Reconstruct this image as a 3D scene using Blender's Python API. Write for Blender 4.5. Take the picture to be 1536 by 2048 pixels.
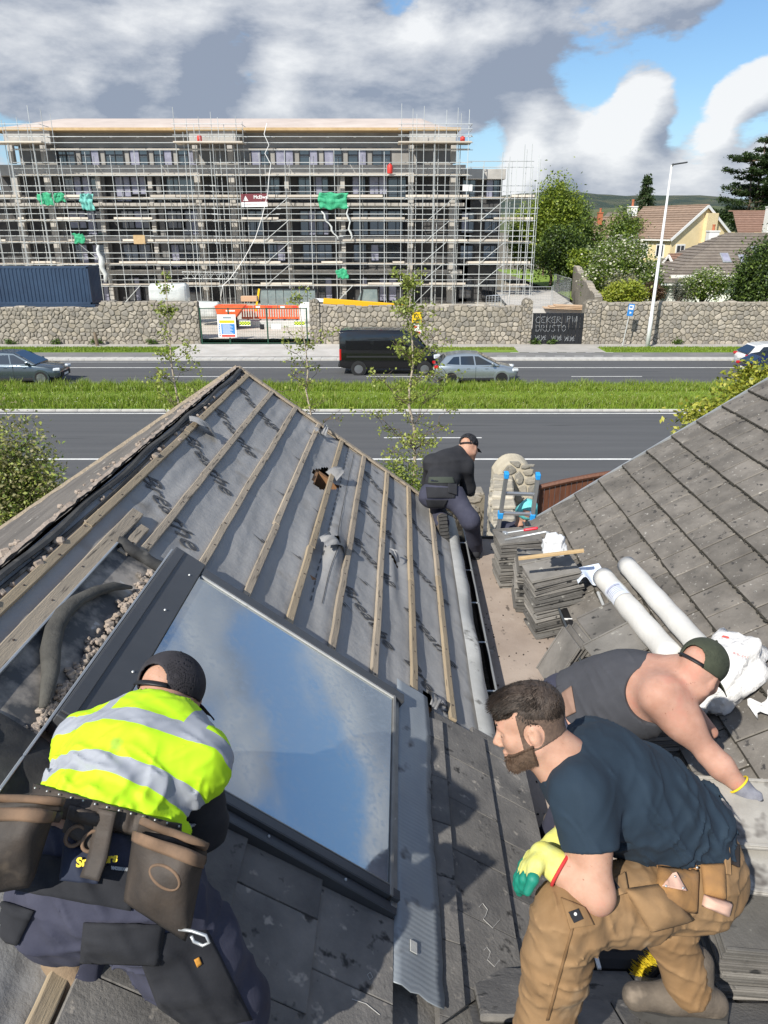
import bpy, bmesh, math, random
import numpy as np
from mathutils import Vector, Matrix, noise as mnoise
R = math.radians
for o in list(bpy.data.objects): bpy.data.objects.remove(o, do_unlink=True)
scene = bpy.context.scene
COL = scene.collection
rnd = random.Random(7)

# ------------------------------------------------------------------ camera
CAM_H = 7.75; FPX = 1480.0; PITCH = math.atan(564 / FPX)
cam_data = bpy.data.cameras.new('camera'); cam = bpy.data.objects.new('camera', cam_data); COL.objects.link(cam)
cam_data.sensor_fit = 'VERTICAL'; cam_data.sensor_height = 24; cam_data.lens = 24 * FPX / 2048
cam_data.clip_start = 0.05; cam_data.clip_end = 12000
cam.location = (0, 0, CAM_H); cam.rotation_euler = (math.pi / 2 - PITCH, 0, 0)
scene.camera = cam

# ------------------------------------------------------------------ sky, sun, exposure
SUN_EL = R(41.0); SUN_DIR = Vector((-0.57 * math.cos(SUN_EL), -0.8216 * math.cos(SUN_EL), math.sin(SUN_EL)))
world = bpy.data.worlds.new('World'); scene.world = world; world.use_nodes = True
wt = world.node_tree; wt.nodes.clear()
def wn(t, **k):
    n = wt.nodes.new(t)
    for a, b in k.items(): setattr(n, a, b)
    return n
def wl(a, b): wt.links.new(a, b)
def wmath(op, a, b=None, c=None, clamp=False):
    n = wn('ShaderNodeMath', operation=op, use_clamp=clamp)
    for i, s in enumerate((a, b, c)):
        if s is None: continue
        if isinstance(s, (int, float)): n.inputs[i].default_value = s
        else: wl(s, n.inputs[i])
    return n.outputs[0]
def wmix(f, a, b):
    n = wn('ShaderNodeMix', data_type='RGBA')
    for s, i in ((f, 0), (a, 6), (b, 7)):
        if isinstance(s, (int, float)): n.inputs[i].default_value = s
        elif isinstance(s, tuple): n.inputs[i].default_value = (*s, 1)
        else: wl(s, n.inputs[i])
    return n.outputs[2]
def wramp(v, lo, hi):
    n = wn('ShaderNodeMapRange', interpolation_type='SMOOTHSTEP'); wl(v, n.inputs[0])
    n.inputs[1].default_value = lo; n.inputs[2].default_value = hi
    return n.outputs[0]
sky = wn('ShaderNodeTexSky', sky_type='NISHITA', sun_disc=False)
sky.sun_elevation = SUN_EL; sky.sun_rotation = math.atan2(SUN_DIR.x, SUN_DIR.y); sky.altitude = 50
sky.air_density = 1.25; sky.dust_density = 0.6; sky.ozone_density = 2.0
tc = wn('ShaderNodeTexCoord'); sep = wn('ShaderNodeSeparateXYZ'); wl(tc.outputs['Generated'], sep.inputs[0])
def cloudfield(off, scale, zs, seed):
    mp = wn('ShaderNodeMapping', vector_type='POINT'); wl(tc.outputs['Generated'], mp.inputs[0])
    mp.inputs['Location'].default_value = (seed + off[0], seed * .37 + off[1], off[2] * zs)
    mp.inputs['Scale'].default_value = (1, 1, zs)
    n = wn('ShaderNodeTexNoise'); wl(mp.outputs[0], n.inputs['Vector'])
    n.inputs['Scale'].default_value = scale; n.inputs['Detail'].default_value = 9; n.inputs['Roughness'].default_value = .59
    n.inputs['Distortion'].default_value = .1
    return n.outputs['Fac']
def pix_dir(x, y):
    return Vector(((x - 768) / FPX, math.cos(PITCH) - (y - 1024) / FPX * math.sin(PITCH), -math.sin(PITCH) - (y - 1024) / FPX * math.cos(PITCH))).normalized()
def blob(x, y, rad, amp):
    d = pix_dir(x, y) - Vector(OFF); n = wn('ShaderNodeVectorMath', operation='DISTANCE'); wl(tc.outputs['Generated'], n.inputs[0]); n.inputs[1].default_value = d
    return wmath('MULTIPLY', wramp(wmath('DIVIDE', n.outputs['Value'], rad), 1.0, 0.15), amp)
def addall(l):
    s = l[0]
    for q in l[1:]: s = wmath('ADD', s, q)
    return s
CS = 4.4; CZ = 2.3; SEED = 3.1; OFF = (0, 0, 0)
clouds = lambda: addall([blob(1180, 140, .10, -.22), blob(1400, 120, .09, -.20), blob(1500, 60, .06, -.20), blob(1000, 150, .06, -.12), blob(470, 125, .06, -.13), blob(960, 290, .07, -.10), blob(1370, 285, .045, -.10), blob(60, 270, .08, -.08),
               blob(150, 30, .20, .20), blob(500, 20, .16, .17), blob(800, 40, .20, .20), blob(1080, 20, .12, .20), blob(1300, 0, .12, .24), blob(1400, 40, .05, .10), blob(260, 180, .13, .12), blob(700, 180, .12, .15), blob(930, 200, .07, .10),
               blob(1285, 205, .060, .27), blob(1490, 155, .050, .27), blob(1110, 265, .075, .20), blob(1210, 300, .07, .18), blob(1430, 245, .045, .17), blob(1290, 340, .10, .16), blob(1050, 330, .07, .12)])
bias = clouds(); n0 = wmath('ADD', cloudfield((0, 0, 0), CS, CZ, SEED), bias); OFF = (-.026, -.01, .024)
n1 = wmath('ADD', cloudfield(OFF, CS, CZ, SEED), clouds())
dens = wramp(n0, .47, .555)
emb = wmath('MULTIPLY', wmath('SUBTRACT', n0, n1), 3.9)
thick = wramp(wmath('SUBTRACT', n0, wmath('MULTIPLY', bias, .75)), .44, .70)
lit = wmath('SUBTRACT', wmath('ADD', emb, .76), wmath('ADD', wmath('MULTIPLY', thick, .50), wmath('MULTIPLY', wramp(sep.outputs[2], .09, .19), .34)), clamp=True)
ccol = wmix(lit, (2.2, 2.55, 3.25), (6.7, 6.8, 6.9))
hz = wramp(sep.outputs[2], .16, -.02)
skyc = wmix(wmath('MULTIPLY', hz, .6), sky.outputs[0], (6.0, 7.2, 8.8))
skyb = wmix(1.0, skyc, skyc)
mulc = wn('ShaderNodeMix', data_type='RGBA', blend_type='MULTIPLY'); mulc.inputs[0].default_value = 1
wl(skyb, mulc.inputs[6]); mulc.inputs[7].default_value = (.64, .81, 1.0, 1)
final = wmix(wmath('MULTIPLY', dens, .96), mulc.outputs[2], ccol)
bg = wn('ShaderNodeBackground'); bg.inputs[1].default_value = 0.105; wl(final, bg.inputs[0])
wo = wn('ShaderNodeOutputWorld'); wl(bg.outputs[0], wo.inputs[0])
sun_d = bpy.data.lights.new('sun', 'SUN'); sun_d.energy = 4.8; sun_d.angle = R(.53); sun_d.color = (1, .95, .86)
sun = bpy.data.objects.new('sun', sun_d); COL.objects.link(sun); sun.rotation_euler = SUN_DIR.to_track_quat('Z', 'Y').to_euler(); sun.location = (-40, -30, 40)
vs = scene.view_settings; vs.view_transform = 'Standard'; vs.look = 'None'; vs.gamma = 1; vs.exposure = 0.40; vs.use_curve_mapping = False
scene.render.engine = 'CYCLES'; scene.cycles.max_bounces = 6; scene.cycles.transparent_max_bounces = 12
scene.render.resolution_x = 768; scene.render.resolution_y = 1024

# ------------------------------------------------------------------ frames and projection helpers
YAW = R(1.34); FR_H = Matrix.Rotation(-YAW, 4, 'Z'); FR_W = Matrix.Identity(4)
def ray(x, y):
    return Vector(((x - 768) / FPX, math.cos(PITCH) - (y - 1024) / FPX * math.sin(PITCH), -math.sin(PITCH) - (y - 1024) / FPX * math.cos(PITCH)))
def PW(x, y, F): return Vector((0, 0, CAM_H)) + ray(x, y) * F                    # point at depth F, world frame
def PH(x, y, F): return FR_H.inverted() @ PW(x, y, F)                            # same, house frame
def WY(x, y, Y): d = ray(x, y); return Vector((0, 0, CAM_H)) + d * (Y / d.y)     # point at distance Y
def WZ(x, y, z): d = ray(x, y); return Vector((0, 0, CAM_H)) + d * ((z - CAM_H) / d.z)

# ------------------------------------------------------------------ materials
MATS = {}
def mat(name, c, c2=None, scale=4.0, detail=6, rough=.8, bump=0, bscale=None, metal=0, rv=0, spot=None, spec=.5, stretch=None, coat=0, ramp=(.35, .65), spot2=None, tr=0, emit=0, bdist=.01):
    if name in MATS: return MATS[name]
    m = bpy.data.materials.new(name); m.use_nodes = True; t = m.node_tree; N = t.nodes; L = t.links
    b = N['Principled BSDF']; b.inputs['Roughness'].default_value = rough; b.inputs['Metallic'].default_value = metal
    b.inputs['Specular IOR Level'].default_value = spec; b.inputs['Coat Weight'].default_value = coat; b.inputs['Coat Roughness'].default_value = .05
    b.inputs['Base Color'].default_value = (*c, 1)
    co = N.new('ShaderNodeTexCoord'); vec = co.outputs['Object']
    if rv or stretch:
        mp = N.new('ShaderNodeMapping'); L.new(vec, mp.inputs[0]); vec = mp.outputs[0]
        if stretch: mp.inputs['Scale'].default_value = stretch
        if rv:
            oi = N.new('ShaderNodeObjectInfo'); mm = N.new('ShaderNodeMath'); mm.operation = 'MULTIPLY'; mm.inputs[1].default_value = 57
            L.new(oi.outputs['Random'], mm.inputs[0]); L.new(mm.outputs[0], mp.inputs['Location'])
    def nz(s, d=6, r=.6):
        n = N.new('ShaderNodeTexNoise'); n.inputs['Scale'].default_value = s; n.inputs['Detail'].default_value = d; n.inputs['Roughness'].default_value = r
        L.new(vec, n.inputs['Vector']); return n.outputs['Fac']
    def mr(v, lo, hi, a=0, bb=1):
        n = N.new('ShaderNodeMapRange'); L.new(v, n.inputs[0])
        for i, q in enumerate((lo, hi, a, bb)): n.inputs[i + 1].default_value = q
        return n.outputs[0]
    def mix(f, a, bb, mode='MIX'):
        n = N.new('ShaderNodeMix'); n.data_type = 'RGBA'; n.blend_type = mode
        for q, i in ((f, 0), (a, 6), (bb, 7)):
            if isinstance(q, (int, float)): n.inputs[i].default_value = q
            elif isinstance(q, tuple): n.inputs[i].default_value = (*q, 1)
            else: L.new(q, n.inputs[i])
        return n.outputs[2]
    colr = None
    if c2 is not None: colr = mix(mr(nz(scale, detail), *ramp), tuple(c), tuple(c2))
    for sp in (spot, spot2):
        if sp: colr = mix(mr(nz(sp[1], 3), sp[2], sp[2] + sp[3] if len(sp) > 3 else sp[2] + .04), colr if colr is not None else tuple(c), tuple(sp[0]))
    if rv:
        oi2 = N.new('ShaderNodeObjectInfo'); f = mr(oi2.outputs['Random'], 0, 1, 1 - rv, 1 + rv)
        cb = N.new('ShaderNodeCombineColor'); [L.new(f, cb.inputs[i]) for i in range(3)]
        colr = mix(1.0, colr if colr is not None else tuple(c), cb.outputs[0], 'MULTIPLY')
    if colr is not None: L.new(colr, b.inputs['Base Color'])
    if bump:
        bn = N.new('ShaderNodeBump'); bn.inputs['Strength'].default_value = bump; bn.inputs['Distance'].default_value = bdist
        L.new(nz(bscale or scale * 6, 8, .65), bn.inputs['Height']); L.new(bn.outputs[0], b.inputs['Normal'])
    if tr:
        b.inputs['Transmission Weight'].default_value = tr
    if emit:
        b.inputs['Emission Color'].default_value = (*c, 1); b.inputs['Emission Strength'].default_value = emit
    MATS[name] = m; return m
def leafmat(name, c, c2, trans=.35, rough=.5):
    if name in MATS: return MATS[name]
    m = mat(name, c, c2, scale=1.3, rough=rough, ramp=(.3, .7)); t = m.node_tree; N = t.nodes; L = t.links
    b = N['Principled BSDF']; tl = N.new('ShaderNodeBsdfTranslucent'); ad = N.new('ShaderNodeMixShader'); ad.inputs[0].default_value = trans
    src = b.inputs['Base Color'].links[0].from_socket; L.new(src, tl.inputs[0])
    # second, finer hue variation so that clumps read light and dark
    L.new(b.outputs[0], ad.inputs[1]); L.new(tl.outputs[0], ad.inputs[2]); L.new(ad.outputs[0], N['Material Output'].inputs[0])
    return m

# ------------------------------------------------------------------ mesh builder
def rotm(ax, deg): return Matrix.Rotation(R(deg), 4, ax)
class MB:
    def __init__(s): s.v = []; s.f = []; s.mi = []; s.cur = 0
    def add(s, vs_, fs, M=None):
        n = len(s.v)
        if M is not None: vs_ = [M @ Vector(p) for p in vs_]
        s.v.extend(tuple(p) for p in vs_); s.f.extend(tuple(i + n for i in q) for q in fs); s.mi.extend([s.cur] * len(fs)); return s
    def box(s, c, d, M=None, bev=0):
        x, y, z = d[0] / 2, d[1] / 2, d[2] / 2; C = Matrix.Translation(c)
        M2 = C if M is None else C @ M
        if not bev:
            vs_ = [(i * x, j * y, k * z) for i in (-1, 1) for j in (-1, 1) for k in (-1, 1)]
            return s.add(vs_, [(0, 1, 3, 2), (4, 6, 7, 5), (0, 4, 5, 1), (2, 3, 7, 6), (0, 2, 6, 4), (1, 5, 7, 3)], M2)
        b = min(bev, x * .9, y * .9, z * .9); vs_ = []; ix = {}
        for i in (-1, 1):
            for j in (-1, 1):
                for k in (-1, 1):
                    ix[i, j, k, 0] = len(vs_); vs_.append((i * x, j * (y - b), k * (z - b)))
                    ix[i, j, k, 1] = len(vs_); vs_.append((i * (x - b), j * y, k * (z - b)))
                    ix[i, j, k, 2] = len(vs_); vs_.append((i * (x - b), j * (y - b), k * z))
        fs = []
        for i in (-1, 1):
            q = [ix[i, -1, -1, 0], ix[i, 1, -1, 0], ix[i, 1, 1, 0], ix[i, -1, 1, 0]]; fs.append(q if i > 0 else q[::-1])
            q = [ix[-1, i, -1, 1], ix[1, i, -1, 1], ix[1, i, 1, 1], ix[-1, i, 1, 1]]; fs.append(q[::-1] if i > 0 else q)
            q = [ix[-1, -1, i, 2], ix[1, -1, i, 2], ix[1, 1, i, 2], ix[-1, 1, i, 2]]; fs.append(q if i > 0 else q[::-1])
        for j in (-1, 1):
            for k in (-1, 1):
                q = [ix[-1, j, k, 1], ix[1, j, k, 1], ix[1, j, k, 2], ix[-1, j, k, 2]]; fs.append(q if j * k < 0 else q[::-1])
                q = [ix[j, -1, k, 0], ix[j, 1, k, 0], ix[j, 1, k, 2], ix[j, -1, k, 2]]; fs.append(q[::-1] if j * k < 0 else q)
                q = [ix[j, k, -1, 0], ix[j, k, 1, 0], ix[j, k, 1, 1], ix[j, k, -1, 1]]; fs.append(q[::-1] if j * k > 0 else q)
        for i in (-1, 1):
            for j in (-1, 1):
                for k in (-1, 1):
                    q = [ix[i, j, k, 0], ix[i, j, k, 1], ix[i, j, k, 2]]; fs.append(q if i * j * k > 0 else q[::-1])
        return s.add(vs_, fs, M2)
    def bar(s, p0, p1, w, h, up=(0, 0, 1), bev=0):
        p0 = Vector(p0); p1 = Vector(p1); d = p1 - p0; X = d.normalized(); Z = Vector(up); Y = Z.cross(X).normalized(); Z = X.cross(Y)
        M = Matrix((X, Y, Z)).transposed().to_4x4()
        return s.box((p0 + p1) / 2, (d.length, w, h), M, bev)
    def cyl(s, p0, p1, r0, r1=None, n=8, cap=True):
        return s.tube([p0, p1], [r0, r0 if r1 is None else r1], n, cap)
    def tube(s, pts, rs, n=8, cap=True, flat=None):
        pts = [Vector(p) for p in pts]
        if isinstance(rs, (int, float)): rs = [rs] * len(pts)
        rings = []; prev = None; base = len(s.v); vs_ = []
        for i, p in enumerate(pts):
            t = (pts[min(i + 1, len(pts) - 1)] - pts[max(i - 1, 0)])
            t = t.normalized() if t.length > 1e-9 else Vector((0, 0, 1))
            if prev is None:
                a = Vector((0, 0, 1)) if abs(t.z) < .9 else Vector((1, 0, 0)); x = t.cross(a).normalized()
            else:
                x = (prev - t * prev.dot(t)).normalized()
            prev = x; y = t.cross(x)
            for k in range(n):
                an = 2 * math.pi * k / n; vs_.append(p + (x * math.cos(an) + y * math.sin(an) * (flat or 1)) * rs[i])
        fs = []
        for i in range(len(pts) - 1):
            for k in range(n): fs.append((i * n + k, i * n + (k + 1) % n, (i + 1) * n + (k + 1) % n, (i + 1) * n + k))
        if cap: fs.append(tuple(range(n))[::-1]); fs.append(tuple((len(pts) - 1) * n + k for k in range(n)))
        return s.add(vs_, fs)
    def prism(s, poly, ext, M=None):          # poly in local xy, extruded along z by ext=(z0,z1)
        n = len(poly); vs_ = [(x, y, ext[0]) for x, y in poly] + [(x, y, ext[1]) for x, y in poly]
        fs = [tuple(range(n))[::-1], tuple(range(n, 2 * n))] + [(i, (i + 1) % n, n + (i + 1) % n, n + i) for i in range(n)]
        return s.add(vs_, fs, M)
    def grid(s, fn, nu, nv):
        vs_ = [fn(i / nu, j / nv) for j in range(nv + 1) for i in range(nu + 1)]; w = nu + 1
        return s.add(vs_, [(j * w + i, j * w + i + 1, (j + 1) * w + i + 1, (j + 1) * w + i) for j in range(nv) for i in range(nu)])
    def lathe(s, prof, n=16, M=None):         # prof (r,z)
        vs_ = [(r * math.cos(2 * math.pi * k / n), r * math.sin(2 * math.pi * k / n), z) for r, z in prof for k in range(n)]
        fs = [(i * n + k, i * n + (k + 1) % n, (i + 1) * n + (k + 1) % n, (i + 1) * n + k) for i in range(len(prof) - 1) for k in range(n)]
        fs += [tuple(range(n))[::-1], tuple((len(prof) - 1) * n + k for k in range(n))]
        return s.add(vs_, fs, M)
    def ball(s, c, r, n=10, sc=(1, 1, 1), M=None):
        prof = [(max(1e-4, math.sin(math.pi * i / n)), -math.cos(math.pi * i / n)) for i in range(n + 1)]
        T = Matrix.Translation(c) @ (M or Matrix.Identity(4)) @ Matrix.Diagonal((r * sc[0], r * sc[1], r * sc[2], 1))
        return s.lathe(prof, n * 2 if n < 8 else 16, T)
    def mesh(s, name, m, smooth=False):
        me = bpy.data.meshes.new(name); me.from_pydata(s.v, [], s.f)
        ms = m if isinstance(m, (list, tuple)) else [m]
        for q in ms: me.materials.append(q)
        if len(ms) > 1: me.polygons.foreach_set('material_index', s.mi)
        if smooth: me.polygons.foreach_set('use_smooth', [True] * len(s.f))
        me.update(); return me
    def build(s, name, m, parent=None, smooth=False, frame=None, **tags):
        return link(name, s.mesh(name, m, smooth), parent, frame=frame, **tags)
ROOT_INV = {}
def setprops(o, label=None, cat=None, group=None, kind=None):
    if label: o['label'] = label
    if cat: o['category'] = cat
    if group: o['group'] = group
    if kind: o['kind'] = kind
def link(name, me, parent=None, M=None, frame=None, label=None, cat=None, group=None, kind=None):
    o = bpy.data.objects.new(name, me); COL.objects.link(o); setprops(o, label, cat, group, kind)
    if parent is not None:
        o.parent = parent
        if parent.name in ROOT_INV: o.matrix_parent_inverse = ROOT_INV[parent.name]
        if M is not None: o.matrix_basis = M
    else:
        fr = frame or FR_W
        if M is None and cat and len(me.vertices):            # a thing: origin at its base
            n = len(me.vertices); a = np.empty(n * 3, np.float32); me.vertices.foreach_get('co', a); a = a.reshape(-1, 3)
            lo, hi = a.min(0), a.max(0); c = np.array([(lo[0] + hi[0]) / 2, (lo[1] + hi[1]) / 2, lo[2]], np.float32)
            me.vertices.foreach_set('co', (a - c).ravel()); me.update(); M = Matrix.Translation(Vector(c.tolist()))
        o.matrix_basis = fr @ M if M is not None else fr
    return o
def thing(name, label, cat, loc=(0, 0, 0), group=None, frame=None, kind=None):
    o = bpy.data.objects.new(name, None); COL.objects.link(o); setprops(o, label, cat, group, kind)
    o.empty_display_size = .1
    T = Matrix.Translation(loc); o.matrix_basis = (frame or FR_W) @ T; ROOT_INV[o.name] = T.inverted()
    return o
def tris_mesh(name, V, F, m, smooth=False, mi=None):     # fast numpy mesh; F (n,3) or (n,4)
    V = np.asarray(V, np.float32); F = np.asarray(F, np.int32); k = F.shape[1]
    me = bpy.data.meshes.new(name); me.vertices.add(len(V)); me.vertices.foreach_set('co', V.ravel())
    me.loops.add(F.size); me.loops.foreach_set('vertex_index', F.ravel()); me.polygons.add(len(F))
    me.polygons.foreach_set('loop_start', np.arange(0, F.size, k, dtype=np.int32)); me.polygons.foreach_set('loop_total', np.full(len(F), k, np.int32))
    for q in (m if isinstance(m, (list, tuple)) else [m]): me.materials.append(q)
    if mi is not None: me.polygons.foreach_set('material_index', np.asarray(mi, np.int32))
    if smooth: me.polygons.foreach_set('use_smooth', np.ones(len(F), bool))
    me.update(calc_edges=True); return me
def text_mesh(name, txt, size, m, M=None, bold=0, shear=0, ext=0, align='LEFT', sx=1.0):
    cu = bpy.data.curves.new(name, 'FONT'); cu.body = txt; cu.size = size; cu.offset = bold; cu.shear = shear; cu.extrude = ext; cu.align_x = align; cu.resolution_u = 3
    o = bpy.data.objects.new(name, cu); COL.objects.link(o); dg = bpy.context.evaluated_depsgraph_get()
    me = bpy.data.meshes.new_from_object(o.evaluated_get(dg)); bpy.data.objects.remove(o); bpy.data.curves.remove(cu)
    if M is not None: me.transform(M @ Matrix.Diagonal((sx, 1, 1, 1)))
    me.materials.clear(); me.materials.append(m); return me
def frame_M(o, X, Y):                       # local frame with origin o, x axis X, y axis ~Y
    X = Vector(X).normalized(); Z = X.cross(Vector(Y)).normalized(); Y = Z.cross(X)
    M = Matrix((X, Y, Z)).transposed().to_4x4(); M.translation = Vector(o); return M
# ================================================================== THE ROAD AND ITS EDGES
M_asph = mat('asphalt', (.070, .072, .076), (.094, .096, .099), scale=1.6, rough=.85, bump=.25, bscale=60, stretch=(.05, 1, 1), ramp=(.3, .7), spot=((.055, .057, .060), 2.2, .62, .06))
M_asph2 = mat('asphalt_track', (.15, .15, .15), (.20, .195, .19), scale=.6, rough=.9, bump=.2, bscale=50)
M_conc = mat('concrete_pale', (.42, .40, .37), (.52, .50, .47), scale=.8, rough=.9, bump=.2, bscale=30)
M_path = mat('path_concrete', (.33, .315, .29), (.42, .40, .37), scale=.7, rough=.9, bump=.2, bscale=25)
M_line = mat('road_paint', (.74, .74, .72), (.58, .58, .56), scale=3, rough=.7)
M_earth = mat('earth', (.10, .085, .06), (.17, .15, .115), scale=.6, rough=.95)
M_gravel = mat('site_gravel', (.46, .425, .365), (.56, .525, .46), scale=1.2, rough=.95, bump=.4, bscale=12, bdist=.05)
M_grassb = mat('turf', (.13, .22, .02), (.20, .28, .035), scale=1.5, rough=.9, bump=.5, bscale=20, bdist=.05)
M_kerb = mat('kerb_stone', (.40, .39, .37), (.50, .49, .46), scale=2, rough=.85, bump=.2)
def sheet(name, x0, x1, y0, y1, z, m, nx=1, ny=1, zf=None):
    mb = MB(); mb.grid(lambda a, b: (x0 + (x1 - x0) * a, y0 + (y1 - y0) * b, z + (zf(x0 + (x1 - x0) * a, y0 + (y1 - y0) * b) if zf else 0)), nx, ny)
    return mb.build(name, m, kind='structure')
sheet('ground', -6000, 6000, -60, 9000, -.03, M_earth)
sheet('near_road', -140, 140, 18.2, 33.35, 0, M_asph)
sheet('far_road', -140, 140, 38.75, 47.3, 0, M_asph)
sheet('near_pavement', -140, 140, 15.6, 18.0, .1, M_path)
sheet('median', -140, 140, 33.35, 38.75, .06, M_grassb, 60, 8, lambda x, y: .10 * math.sin((y - 33.35) / 5.4 * math.pi))
sheet('cycle_track', -140, 140, 48.05, 49.9, .12, M_asph2)
sheet('verge', -140, 140, 49.9, 52.2, .125, M_grassb)
sheet('footpath', -140, 140, 52.2, 53.75, .13, M_path)
sheet('forecourt', -14.2, -2.6, 48.06, 53.74, .138, M_conc)
sheet('gateway_apron', 9.0, 14.8, 49.9, 53.74, .136, M_path)
sheet('site_ground', -60, 17, 54.3, 84, .42, M_gravel, 20, 8, lambda x, y: .35 * max(0, (y - 56) / 20))
sheet('garden_ground', 18.5, 90, 54.4, 130, .3, M_grassb, 10, 10, lambda x, y: 1.3 * min(1, max(0, (y - 56) / 25)))
def strip(name, y0, y1, z0, z1, m, x0=-140, x1=140): mb = MB(); mb.box(((x0 + x1) / 2, (y0 + y1) / 2, (z0 + z1) / 2), (x1 - x0, y1 - y0, z1 - z0)); return mb.build(name, m, kind='structure')
def kerb_run(name, y0, y1, z1):
    k = MB(); k.box((0, (y0 + y1) / 2, z1 / 2 - .02), (.996, y1 - y0, z1 + .04), bev=.015); me = k.mesh('kerb_stone', M_kerb)
    root = thing(name, None, None, (0, y0, 0), kind='structure')
    for i in range(-34, 34): link('kerb_stone', me, root, Matrix.Translation((i + .5, 0, 0)))
    return root
kerb_run('far_kerb', 47.3, 48.05, .12); kerb_run('median_kerb', 33.22, 33.36, .09); kerb_run('median_far_kerb', 38.74, 38.88, .09)
strip('near_kerb', 18.0, 18.2, -.02, .11, M_kerb)
def paint(name, y, w, segs, z=.005):
    mb = MB()
    for x0, x1 in segs: mb.add([(x0, y - w / 2, z), (x1, y - w / 2, z), (x1, y + w / 2, z), (x0, y + w / 2, z)], [(0, 1, 2, 3)])
    return mb.build(name, M_line, kind='structure')
paint('edge_line', 25.7, .16, [(-140, 140)]); paint('edge_line', 32.85, .14, [(-140, 140)]); paint('edge_line', 44.75, .15, [(-140, 140)])
paint('edge_line', 46.75, .09, [(-40, -14), (-2, 3)])
paint('lane_line', 28.65, .12, [(-12.4 + 10.9 * k, -8.0 + 10.9 * k + .2) for k in range(-7, 8)][:7] + [(0.0, 3.9)] + [(11.4 + 11 * k, 15.4 + 11 * k) for k in range(6)])
paint('lane_line', 41.85, .12, [(-12.6 + 11.6 * k, -8.6 + 11.6 * k) for k in range(-6, 8)])
paint('cycle_line', 48.35, .10, [(7.3 + 1.25 * k, 7.95 + 1.25 * k) for k in range(8)], .125); paint('cycle_line', 49.75, .10, [(8.4 + 1.25 * k, 9.0 + 1.25 * k) for k in range(6)], .142)

# grass that nobody could count
def blades(name, x0, x1, y0, y1, n, h0, h1, zf, mats, label, seed, tall=None, w=.012):
    g = np.random.default_rng(seed); X = g.uniform(x0, x1, n); Y = g.uniform(y0, y1, n); h = g.uniform(h0, h1, n)
    if tall is not None: h = h * tall(X, Y)
    Z = zf(X, Y); a = g.uniform(0, 6.28, n); ww = w * g.uniform(.7, 1.5, n); lx = g.normal(0, .35, n) * h; ly = g.normal(0, .35, n) * h
    b = np.stack([X, Y, Z], 1); d = np.stack([np.cos(a) * ww, np.sin(a) * ww, 0 * a], 1)
    mid = b + np.stack([lx * .35, ly * .35, h * .6], 1); tip = b + np.stack([lx, ly, h], 1)
    V = np.stack([b - d, b + d, mid + d * .7, mid - d * .7, tip], 1).reshape(-1, 3); i = np.arange(n)[:, None] * 5
    F = np.concatenate([i + [0, 1, 2], i + [0, 2, 3], i + [3, 2, 4]]); mi = np.tile(g.integers(0, len(mats), n), 3)
    return link(name, tris_mesh(name, V, F, mats, mi=mi), label=label, cat='grass', kind='stuff')
G1 = leafmat('grass_a', (.20, .31, .025), (.28, .37, .045), .35); G2 = leafmat('grass_b', (.14, .24, .02), (.21, .30, .035), .35); G3 = leafmat('grass_c', (.28, .30, .08), (.22, .27, .05), .3)
clump = lambda X, Y: .85 + .22 * np.sin(X * 1.7 + Y * 2.1 + 2 * np.sin(X * .37)) * np.sin(X * .63 - Y * 1.3 + np.sin(X * 1.9)) + .14 * np.sin(X * 5.3 + 3 * np.sin(Y * 2))
tallf = lambda X, Y: clump(X, Y) * (.5 + 1.0 * (np.abs(Y - 36.0) > .9) + .5 * (Y > 37.8))
blades('grass', -23, 23, 33.45, 38.7, 95000, .09, .27, lambda X, Y: .05 + .10 * np.sin((Y - 33.35) / 5.4 * np.pi), [G1, G2, G1, G3], 'long green grass growing along the median between the carriageways', 1, tallf, .014)
vg = np.random.default_rng(5)
blades('grass', -30, -14.3, 50.0, 52.1, 9000, .06, .16, lambda X, Y: .12 + 0 * X, [G1, G2], 'mown grass verge in front of the left stone wall', 2, None, .018)
blades('grass', 14.9, 32, 50.0, 52.1, 10000, .06, .16, lambda X, Y: .12 + 0 * X, [G1, G2], 'mown grass verge around the lamp post foot', 3, None, .018)
blades('grass', -2.5, 9.0, 51.0, 52.1, 4000, .05, .12, lambda X, Y: .12 + 0 * X, [G1, G3], 'thin grass verge behind the black van and silver car', 4, None, .018)
fl = MB(); fy = MB(); g = random.Random(3)
for i in range(420):
    x, y = g.uniform(-22, 22), g.choice([g.uniform(33.5, 35.2), g.uniform(33.5, 38.6)]); z = .16 + .10 * math.sin((y - 33.35) / 5.4 * math.pi) + g.uniform(0, .16); r = g.uniform(.012, .028)
    (fl if g.random() < .72 else fy).add([(x - r, y, z), (x, y - r, z + .01), (x + r, y, z), (x, y + r, z + .012)], [(0, 1, 2, 3)])
fl.build('daisies', mat('daisy', (.75, .74, .68)), label='white daisies dotted through the median grass', cat='flowers', kind='stuff')
fy.build('dandelions', mat('dandelion', (.70, .55, .03)), label='yellow dandelions dotted through the median grass', cat='flowers', kind='stuff')

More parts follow.
